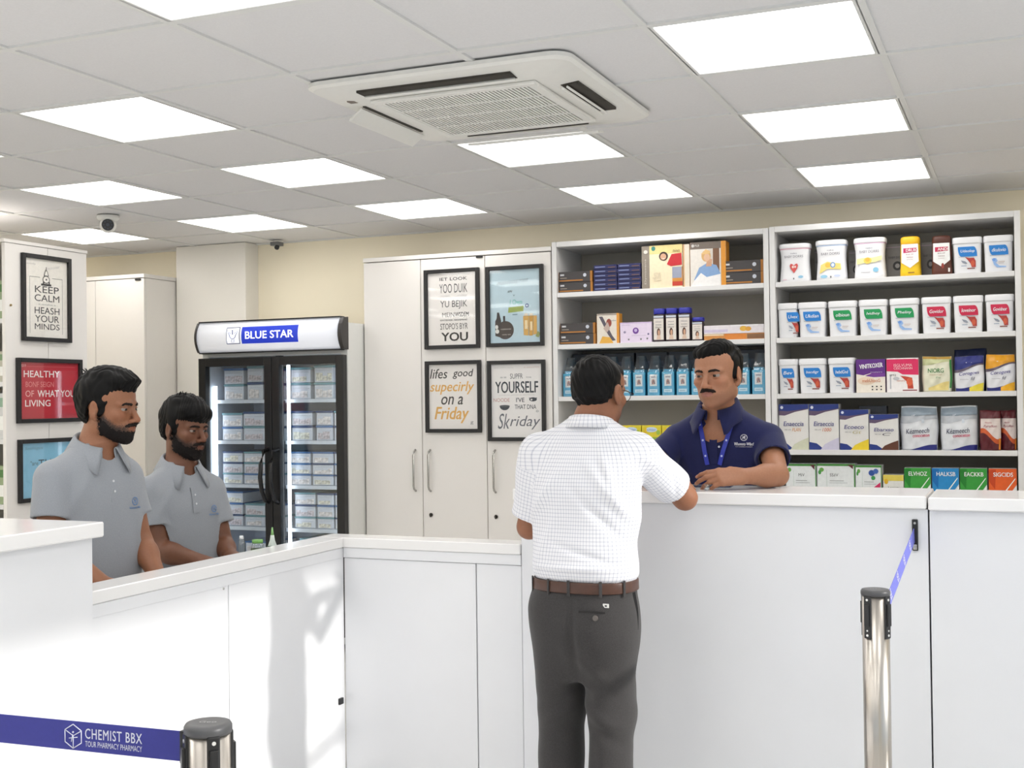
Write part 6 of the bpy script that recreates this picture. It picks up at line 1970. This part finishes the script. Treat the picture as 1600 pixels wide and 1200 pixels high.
def shift(o, loc):
    """geometry given in world coordinates, parent is an unrotated empty at loc"""
    o.location = -Vector(loc)
    return o

def legs(bx, by, f, hipz=.82, wide=.085, knee=.02):
    f3 = V(f[0], f[1], 0); r3 = V(f[1], -f[0], 0); b = V(bx, by, 0)
    J = {}
    for s, k in (('R', 1), ('L', -1)):
        J['hip' + s] = b + r3 * k * wide + V(0, 0, hipz)
        J['knee' + s] = b + r3 * k * (wide + .005) + f3 * knee + V(0, 0, .46)
        J['ank' + s] = b + r3 * k * (wide + .008) - f3 * .01 + V(0, 0, .085)
    return J
RELAX = [(.25, .35, .25)] * 4
GREY = cloth('grey_heather_pique', S(150, 154, 160), noise=.07)
NAVYC = cloth('navy_pique', S(32, 36, 78), noise=.12)
CHECK = check_mat()
TRG = cloth('charcoal_trouser', S(60, 58, 58), noise=.16, scale=300, bump=.15)
TRD = cloth('dark_trouser', S(46, 46, 52), noise=.1)
def std_trouser(bx, by, top, m, a=.165, b=.118):
    return dict(top=top, tab=[(top - .34, bx, by, a - .02, b - .025), (top - .29, bx, by, a, b), (top - .18, bx, by, a + .012, b + .014), (top - .06, bx, by, a + .002, b + .004), (top + .01, bx, by, a - .004, b)], r=(.098, .078, .062), mat=m)
HL = [(-.13, -.062), (-.06, -.058), (-.036, -.040), (-.026, .006), (-.012, .030), (.004, .022), (.012, -.020), (.024, -.018), (.034, .020), (.050, .040), (.064, .058), (.12, .060)]

# ---- customer at the counter, seen from behind
f_c = nrm([.10, .995, 0])[:2]
Jc = legs(-1.352, 3.775, f_c, .80, .085)
Jc.update(neck=V(-1.313, 3.772, 1.405), shR=V(-1.166, 3.800, 1.314), shL=V(-1.495, 3.768, 1.314), elR=V(-1.060, 3.995, 1.156), elL=V(-1.558, 3.820, 1.062),
          wrR=V(-1.190, 4.180, 1.270), wrL=V(-1.440, 4.030, 1.150))
cust = person(dict(label='man in a white checked shirt and charcoal trousers, standing with his back to us', base=(-1.345, 3.775), face=f_c,
    head=Head((-1.291, 3.800, 1.512), (.24, .97), -.10, .03, 1.0), joints=Jc, tone=S(146, 97, 71), stubble=.25, fine=.0036,
    torso=[(.895, -1.342, 3.775, .160, .108), (.915, -1.342, 3.775, .176, .124), (.945, -1.342, 3.776, .180, .128), (1.02, -1.341, 3.776, .178, .122), (1.12, -1.338, 3.777, .180, .118), (1.22, -1.335, 3.778, .190, .118), (1.29, -1.330, 3.778, .190, .108), (1.35, -1.325, 3.776, .160, .086), (1.405, -1.318, 3.774, .095, .068), (1.425, -1.315, 3.774, .075, .062)],
    handR=(V(-.95, .25, .10), V(.1, .3, .9), RELAX, None), handL=(V(.25, .9, .25), V(-.3, -.2, .9), RELAX, None),
    sleeve=.76, sleeveL=.83, slr=(.068, .066), shirt=CHECK, weave=True, ripple=.0026, seed=4, cloth_step=.005,
    neckline=dict(r=.060, fwd=.008),
    folds=[((-1.20, 3.68, 1.16), (.8, 0, .6), (-.6, 0, .8), .010, .018, .12), ((-1.24, 3.67, 1.10), (.7, 0, .7), (-.7, 0, .7), -.008, .016, .12), ((-1.47, 3.67, 1.16), (-.8, 0, .6), (.6, 0, .8), .010, .018, .11),
           ((-1.34, 3.66, .95), (0, 0, 1), (1, 0, 0), .008, .012, .16), ((-1.28, 3.66, .99), (.3, 0, 1), (1, 0, -.3), -.006, .012, .1), ((-1.22, 3.68, 1.24), (.9, 0, .3), (-.3, 0, .9), .008, .015, .1),
           ((-1.44, 3.67, 1.04), (-.9, 0, .4), (.4, 0, .9), .006, .02, .12), ((-1.15, 3.86, 1.27), (.2, .3, 1), (1, .5, -.3), .006, .012, .08), ((-1.09, 3.90, 1.22), (.7, .6, .2), (0, .3, 1), -.006, .012, .06)],
    trouser=dict(top=.912, step=.006, tab=[(.575, -1.347, 3.779, .120, .080), (.62, -1.346, 3.778, .150, .100), (.67, -1.344, 3.775, .166, .118), (.74, -1.343, 3.771, .174, .134), (.82, -1.342, 3.773, .172, .128), (.88, -1.342, 3.775, .170, .122), (.93, -1.342, 3.775, .168, .120)], r=(.086, .073, .064), deep=1.34, mat=TRG, ripple=.0022,
                 folds=[((-1.26, 3.68, .60), (.6, 0, .8), (-.8, 0, .6), .006, .02, .1), ((-1.27, 3.69, .47), (.5, 0, .85), (-.85, 0, .5), .008, .02, .09), ((-1.25, 3.69, .41), (.5, 0, .85), (-.85, 0, .5), -.007, .02, .09), ((-1.43, 3.69, .45), (-.5, 0, .85), (.85, 0, .5), .006, .02, .09),
                        ((-1.345, 3.66, .72), (1, 0, 0), (0, 0, 1), -.012, .016, .10)]),
    hair=dict(vol=[((0, -.020, .042), (.079, .099, .084)), ((0, -.040, -.005), (.072, .070, .065)), ((0, .045, .07), (.058, .04, .04))], line=[(-.13, -.046), (-.06, -.044), (-.036, -.034), (-.030, .012), (-.014, .026), (-.007, .020), (-.002, -.012), (.024, -.012), (.034, .020), (.050, .045), (.064, .062), (.12, .064)], sweep=(.1, .3, 1))))
# collar, belt, loops, pocket, spectacles of the customer
o = collar(cust['root'], cust['nb'] - cust['loc'] + V(0, 0, 0), f_c, .064, .060, .038, .010, .038, .05, .35, CHECK, flare=.016)
a = o.data.attributes.new('weave', 'FLOAT_VECTOR', 'POINT')
co = np.empty(len(o.data.vertices) * 3, np.float32); o.data.vertices.foreach_get('co', co); co = co.reshape(-1, 3)
th = np.arctan2(co[:, 0] - (cust['nb'] - cust['loc'])[0], -(co[:, 1] - (cust['nb'] - cust['loc'])[1]))
a.data.foreach_set('vector', np.stack([th * .07, co[:, 2] * 1.0, 0 * th], 1).astype(np.float32).ravel())
def ring_at(z, aa, bb, n=72, f=f_c, c=(-1.342, 3.775), pw=2.5):
    out = []
    for i in range(n):
        t = 2 * PI * i / n
        cc, s = math.cos(t), math.sin(t)
        u = aa * math.copysign(abs(cc) ** (2 / pw), cc); v = bb * math.copysign(abs(s) ** (2 / pw), s)
        out.append((c[0] + u * f[1] + v * f[0], c[1] - u * f[0] + v * f[1], z))
    return out
bm = bmesh.new()
ring_mesh(bm, [ring_at(.872, .171, .123), ring_at(.872, .1755, .1275), ring_at(.875, .1765, .1285), ring_at(.904, .1755, .1275), ring_at(.907, .1745, .1265), ring_at(.907, .170, .122)], cap=(False, False))
shift(obj('belt', bm, M_BELT, cust['root']), cust['loc'])
for u in (-.155, -.075, .0, .105, .165):
    fv = cust['f3']; rv = cust['r3']
    ctr = V(-1.342, 3.775, .888)
    v = -.1285 * (1 - abs(u / .177) ** 2.5) ** .4
    p = ctr + rv * u + fv * v
    nn = nrm(p - ctr)
    bm = bmesh.new()
    q = Matrix((Vector(np.cross(nn, V(0, 0, 1))), Vector(nn), Vector((0, 0, 1)))).transposed()
    bm_box(bm, (-.005, -.001, -.026), (.005, .0035, .026), .0015, 1)
    for vv in bm.verts: vv.co = q @ vv.co + Vector(p)
    shift(obj('belt_loop', bm, TRG, cust['root']), cust['loc'])
TFc = cust['TF']; bk = -cust['f3']
path = [V(-1.305 + .085 * t, 3.775, .817 + .003 * math.sin(PI * t)) for t in np.linspace(0, 1, 10)]
ptr = strips(cust['trousers'], TFc, path, .005, mat('trouser_pocket_dark', S(40, 38, 38), .9), 'back_pocket', bk, .001, .0015)
shift(ptr, cust['loc'])
pc = TFc.hit(V(-1.262, 3.6, .800), V(0, 1, 0), .3)
bm = bmesh.new(); bm_cyl(bm, pc + V(0, .001, 0), pc + V(0, -.004, 0), .0095, .0085, 18); bm_cyl(bm, pc + V(0, -.004, 0), pc + V(0, -.0045, 0), .003, .003, 10)
shift(obj('button', bm, ink(96, 90, 86), cust['trousers']), cust['loc'])
pc = TFc.hit(V(-1.232, 3.6, .838), V(0, 1, 0), .3)
bm = bmesh.new(); bm_box(bm, pc + V(-.010, -.002, -.0065), pc + V(.010, .001, .0065), .0008, 1)
tg = shift(obj('brand_tab', bm, ink(226, 224, 220), cust['trousers']), cust['loc'])
bm = bmesh.new(); bm_box(bm, pc + V(-.003, -.0026, -.0025), pc + V(.004, -.0018, .0025)); obj('tab_mark', bm, ink(60, 60, 64), tg)
path = [V(-1.185 + .010 * math.sin(PI * t), 3.765 + .01 * t, .868 - .12 * t) for t in np.linspace(0, 1, 8)]
nside = nrm(cust['r3'] * 1.0 - cust['f3'] * .6)
shift(strips(cust['trousers'], TFc, path, .014, mat('trouser_pocket_black', S(20, 19, 20), .9), 'side_pocket', nside, .001, .0015), cust['loc'])
# yoke seam
path = [V(-1.335 + .16 * t, 3.775, 1.335 + .0 * t) for t in np.linspace(-1, 1, 24)]
Hc = cust['H']
bm = bmesh.new()
for s in (-1, 1):
    bm_tube(bm, [Hc.w((s * .078, -.012, .010)) - cust['loc'], Hc.w((s * .081, .03, .008)) - cust['loc'], Hc.w((s * .076, .088, .004)) - cust['loc']], .0014, 6)
    rim = [Hc.w((s * .034 + .029 * math.cos(t) * 1.0, .100 - .016 * abs(math.cos(t) + s) * .3, -.002 + .020 * math.sin(t))) - cust['loc'] for t in np.linspace(0, 2 * PI, 20)]
    bm_tube(bm, rim, .0013, 6)
    bm_tube(bm, [Hc.w((s * .063, .094, .004)) - cust['loc'], Hc.w((s * .076, .088, .004)) - cust['loc']], .0022, 6)
bm_tube(bm, [Hc.w((-.006, .100, .003)) - cust['loc'], Hc.w((0, .103, .006)) - cust['loc'], Hc.w((.006, .100, .003)) - cust['loc']], .0013, 6)
sg = obj('spectacles', bm, mat('spectacle_metal', S(70, 64, 62), .3, .8), cust['root'])

# ---- clerk behind the service counter
f_k = nrm([-.10, -.995, 0])[:2]
Jk = legs(-1.085, 4.72, f_k, .84, .09)
Jk.update(neck=V(-1.085, 4.605, 1.432), shR=V(-1.258, 4.640, 1.328), shL=V(-.904, 4.650, 1.328), elR=V(-1.340, 4.470, 1.205), elL=V(-.838, 4.470, 1.206),
          wrR=V(-1.215, 4.300, 1.200), wrL=V(-.936, 4.350, 1.208))
clerk = person(dict(label='man in a navy polo shirt and blue lanyard leaning on the counter', base=(-1.085, 4.72), face=f_k,
    head=Head((-1.062, 4.505, 1.577), (-.23, -.97), -.05, -.03, 1.07), joints=Jk, tone=S(168, 118, 90), stubble=.22, cheek=-.012, moustache=.0034, lips=S(150, 96, 88),
    facespec=dict(jaw=1.13), gaze=(.22, 1, -.08),
    torso=[(.86, -1.085, 4.715, .175, .125), (1.0, -1.085, 4.70, .178, .128), (1.12, -1.085, 4.685, .188, .126), (1.22, -1.085, 4.668, .200, .122), (1.30, -1.085, 4.655, .203, .115), (1.36, -1.085, 4.645, .180, .098), (1.405, -1.085, 4.630, .128, .082), (1.44, -1.085, 4.615, .090, .070), (1.465, -1.085, 4.607, .078, .066)],
    handL=(V(-.88, -.42, -.02), V(.25, -.72, .62), [(.20, .40, .30), (.30, .45, .30), (.40, .50, .35), (.45, .50, .35)], [(.75, .35, -.45), (.92, -.05, -.40), (.95, -.15, -.30)]),
    handR=(V(.5, -.8, 0), V(0, 0, 1), RELAX, None), hands=1.0,
    finebox=[(V(-1.12, 4.22, 1.15), V(-.95, 4.36, 1.26))],
    sleeve=.58, slr=(.061, .069), shirt=NAVYC, ripple=.0021, seed=9, neckline=dict(r=.064, fwd=.012, vee=.070),
    folds=[((-1.19, 4.53, 1.22), (.8, 0, .5), (-.5, 0, .8), .005, .016, .08), ((-.98, 4.54, 1.20), (-.8, 0, .5), (.5, 0, .8), .005, .016, .08), ((-1.08, 4.54, 1.15), (1, 0, .3), (-.3, 0, 1), .005, .02, .08)],
    trouser=std_trouser(-1.085, 4.72, .92, TRD),
    hair=dict(vol=[((0, -.020, .042), (.0785, .097, .084)), ((.006, .042, .080), (.060, .044, .032)), ((0, -.035, -.005), (.070, .068, .06)), ((-.010, .012, .098), (.056, .06, .030))], line=[(-.13, -.062), (-.06, -.058), (-.036, -.040), (-.028, .016), (-.014, .028), (-.007, .020), (-.002, -.016), (.024, -.012), (.036, .016), (.048, .038), (.064, .053), (.12, .056)], peak=.15, sweep=(.9, .5, .2))))
collar(clerk['root'], clerk['nb'] - clerk['loc'], f_k, .067, .062, .072, .008, .055, .066, .30, NAVYC, flare=.030, lean=.012, point=.024)
SFk = clerk['SF']; nk = V(-.10, -.995, .05); xk = V(-.995, .10, 0)   # image right is the person's left: -xk
def kpt(x, z): return V(x, 4.62, z)
lan = mat('lanyard_blue', S(44, 58, 168), .5, noise=.06, scale=200)
for pa, pb in ((V(-1.142, 4.58, 1.405), V(-1.112, 4.58, 1.235)), (V(-1.012, 4.58, 1.405), V(-1.064, 4.58, 1.235))):
    path = [pa + (pb - pa) * t for t in np.linspace(0, 1, 14)]
    st = strips(clerk['root'], SFk, path, .017, lan, 'lanyard', nk, .004, .0014)
    shift(st, clerk['loc'])
    for t in (.1, .45, .8):
        p = SFk.hit(pa + (pb - pa) * t + nk * .1, -nk, .3) + nrm(nk) * .0062
        bm = bmesh.new(); bmesh.ops.create_circle(bm, cap_ends=True, segments=8, radius=.0042)
        qm = Vector(nk).to_track_quat('Z', 'Y').to_matrix()
        for v in bm.verts: v.co = qm @ v.co + Vector(p)
        obj('lanyard_mark', bm, ink(190, 200, 232), st)
IM = V(.995, -.10, 0)      # reading direction on his chest
me = text_mesh('Whomnto Wibo!', .068, .0115, .02); shift(decal('lettering', me, ink(226, 226, 232), clerk['shirt'], SFk, kpt(-.968, 1.313), IM, V(0, 0, 1), nk, .003), clerk['loc'])
me = text_mesh('YOUR WONDERFUL PHARMACY', .060, .004, .02); shift(decal('lettering', me, ink(206, 206, 216), clerk['shirt'], SFk, kpt(-.968, 1.302), IM, V(0, 0, 1), nk, .003), clerk['loc'])
circ = [(.0115 * math.cos(t), .0115 * math.sin(t), 0) for t in np.linspace(0, 2 * PI, 22)]
me = tube_mesh([circ, [(-.006, .006, 0), (.0, .002, 0), (-.006, -.006, 0)], [(.006, .006, 0), (.001, 0, 0), (.006, -.006, 0)], [(-.006, 0, 0), (.006, 0, 0)], [(0, -.007, 0), (.002, .007, 0)]], .0011)
shift(decal('emblem', me, ink(226, 226, 232), clerk['shirt'], SFk, kpt(-.968, 1.337), IM, V(0, 0, 1), nk, .003), clerk['loc'])
path = [V(-1.088, 4.58, 1.338 - .10 * t) for t in np.linspace(0, 1, 10)]
pl = shift(strips(clerk['shirt'], SFk, path, .030, NAVYC, 'placket', nk, .001, .0012), clerk['loc'])
p = SFk.hit(V(-1.092, 4.3, 1.318), -nk, .4) + nrm(nk) * .003
bm = bmesh.new(); bm_cyl(bm, p, p + nrm(nk) * .002, .0045, .004, 12); obj('button', bm, ink(196, 200, 216), pl)

# ---- two assistants in grey polo shirts
def assistant(label, base, f, head, J, tone, torso, hair, beard, cheek, sleeve, seed, hips, moust=.0035, stub=.55, fs=None, vee=.085, gaze=(0, 1, -.15), htop=.84, tufts=None, hands=None):
    JJ = legs(base[0], base[1], f, hips, .082)
    JJ.update(J)
    return person(dict(label=label, base=base, face=f, head=head, joints=JJ, tone=tone, stubble=stub, cheek=cheek, beard=beard, moustache=moust, torso=torso, facespec=fs, gaze=gaze,
        handR=hands[0], handL=hands[1], sleeve=sleeve, slr=(.062, .066), shirt=GREY, ripple=.0021, seed=seed, neckline=dict(r=.066, fwd=.016, vee=vee),
        folds=[(V(base[0], base[1], torso[4][0]) + V(f[0], f[1], 0) * .11 + V(f[1], -f[0], 0) * .12, V(f[1] * .8, -f[0] * .8, .5), V(-f[1] * .5, f[0] * .5, .8), .006, .018, .09)],
        trouser=std_trouser(base[0], base[1], htop, TRD), hair=hair))
f1 = nrm([.97, -.24, 0])[:2]
HW = V(.75, .1, -.05)
w1 = assistant('taller man in a grey polo shirt, left of the other assistant, in profile', (-2.985, 3.31), f1, Head((-2.925, 3.325, 1.482), (.985, .17), -.05, 0.0, 1.04),
    dict(neck=V(-2.966, 3.306, 1.340), shR=V(-3.008, 3.150, 1.250), shL=V(-2.955, 3.425, 1.246), elR=V(-2.985, 3.098, 1.035), elL=V(-2.890, 3.440, 1.010), wrR=V(-2.775, 3.130, .905), wrL=V(-2.775, 3.395, .890)),
    S(146, 98, 71),
    [(.80, -2.985, 3.31, .165, .118), (.92, -2.985, 3.31, .165, .120), (1.02, -2.982, 3.31, .168, .122), (1.12, -2.980, 3.309, .178, .122), (1.20, -2.980, 3.308, .182, .116), (1.26, -2.978, 3.307, .168, .100), (1.31, -2.974, 3.306, .118, .082), (1.345, -2.970, 3.306, .088, .070), (1.37, -2.967, 3.306, .076, .064)],
    dict(vol=[((0, -.022, .046), (.082, .101, .092)), ((0, .045, .090), (.066, .055, .040)), ((0, .085, .082), (.054, .026, .018)), ((0, -.040, -.005), (.071, .066, .058)), ((0, .0, .112), (.062, .07, .03))],
         line=[(-.13, -.070), (-.07, -.066), (-.045, -.050), (-.034, .012), (-.014, .028), (-.007, .020), (-.002, -.028), (.028, -.024), (.038, .0), (.048, .026), (.060, .050), (.072, .058), (.12, .060)], sweep=(.05, 1, .15), peak=.1,
         tufts=[((.0, -.07, .115), (0, -.8, .35), 10, .026)], k=.016),
    .0012, -.006, .62, 21, .78, hands=((V(.2, .9, -.05), V(0, 0, 1), RELAX, None), (V(.15, -.9, -.05), V(0, 0, 1), RELAX, None)), htop=.84, stub=.93, gaze=(0, 1, -.25), fs=dict(jaw=1.0))
f2 = nrm([.93, -.36, 0])[:2]
w2 = assistant('shorter man in a grey polo shirt in front of the fridge', (-3.15, 3.99), f2, Head((-3.130, 3.998, 1.391), (.99, -.14), -.08, 0.02, 1.02),
    dict(neck=V(-3.152, 3.995, 1.236), shR=V(-3.195, 3.860, 1.145), shL=V(-3.100, 4.115, 1.140), elR=V(-3.145, 3.835, .925), elL=V(-3.035, 4.115, .915), wrR=V(-2.950, 3.870, .880), wrL=V(-2.950, 4.045, .880)),
    S(112, 72, 52),
    [(.72, -3.15, 3.99, .162, .116), (.84, -3.15, 3.99, .163, .118), (.94, -3.15, 3.99, .166, .118), (1.02, -3.15, 3.991, .172, .118), (1.10, -3.15, 3.992, .172, .112), (1.16, -3.151, 3.993, .158, .096), (1.205, -3.152, 3.994, .112, .080), (1.24, -3.152, 3.995, .086, .069), (1.265, -3.152, 3.995, .074, .063)],
    dict(vol=[((0, -.020, .046), (.083, .100, .092)), ((0, .040, .072), (.074, .060, .050)), ((-.006, .062, .060), (.062, .040, .034)), ((0, -.040, -.005), (.071, .066, .056)), ((0, .0, .110), (.064, .07, .032))],
         line=[(-.13, -.068), (-.07, -.062), (-.045, -.046), (-.034, .012), (-.014, .030), (-.007, .020), (-.002, -.024), (.028, -.018), (.038, .016), (.050, .028), (.066, .032), (.12, .032)], sweep=(.8, 1, .1), peak=0.0, tilt=.12,
         tufts=[((.02, .0, .134), (.2, .3, .9), 9, .022), ((-.02, -.03, .130), (-.2, -.3, .9), 7, .02)], k=.016),
    .0018, .002, .62, 31, .72, hands=((V(.9, .05, -.1), V(0, 0, 1), RELAX, None), (V(.9, -.15, -.1), V(0, 0, 1), RELAX, None)), htop=.76, stub=.86, fs=dict(jaw=.98))
LOGO = ink(96, 140, 196)
for w_, ff, zc, lz in ((w1, f1, 1.335, 1.155), (w2, f2, 1.235, 1.065)):
    collar(w_['root'], w_['nb'] - w_['loc'], ff, .066, .061, .060, .004, .052, .064, .36, GREY, flare=.030, lean=.012, point=.024)
    n3 = w_['f3'] + V(0, 0, .05); rd = -w_['r3']
    c0 = w_['nb'] + rd * .085
    me = text_mesh('Whomnto Wibo', .055, .008, .02); shift(decal('lettering', me, LOGO, w_['shirt'], w_['SF'], V(c0[0], c0[1], lz - .022), rd, V(0, 0, 1), n3, .0035), w_['loc'])
    me = tube_mesh([[(.013 * math.cos(t), .013 * math.sin(t), 0) for t in np.linspace(0, 2 * PI, 20)], [(-.006, .006, 0), (0, .001, 0), (-.005, -.006, 0)], [(.006, .006, 0), (.001, 0, 0), (.006, -.006, 0)]], .0015)
    shift(decal('emblem', me, LOGO, w_['shirt'], w_['SF'], V(c0[0], c0[1], lz), rd, V(0, 0, 1), n3, .0035), w_['loc'])
    zt = w_['nb'][2] - .080
    path = [V(w_['nb'][0], w_['nb'][1], zt - .10 * t) for t in np.linspace(0, 1, 10)]
    pl = shift(strips(w_['shirt'], w_['SF'], path, .028, GREY, 'placket', n3, .001, .0012), w_['loc'])
    for dz in (.03, .065):
        p = w_['SF'].hit(V(w_['nb'][0], w_['nb'][1], zt - dz) + nrm(n3) * .25, -n3, .4) + nrm(n3) * .003
        bm = bmesh.new(); bm_cyl(bm, p, p + nrm(n3) * .002, .0045, .004, 12); obj('button', bm, ink(206, 208, 212), pl)
bpy.data.objects.remove(_fobj)
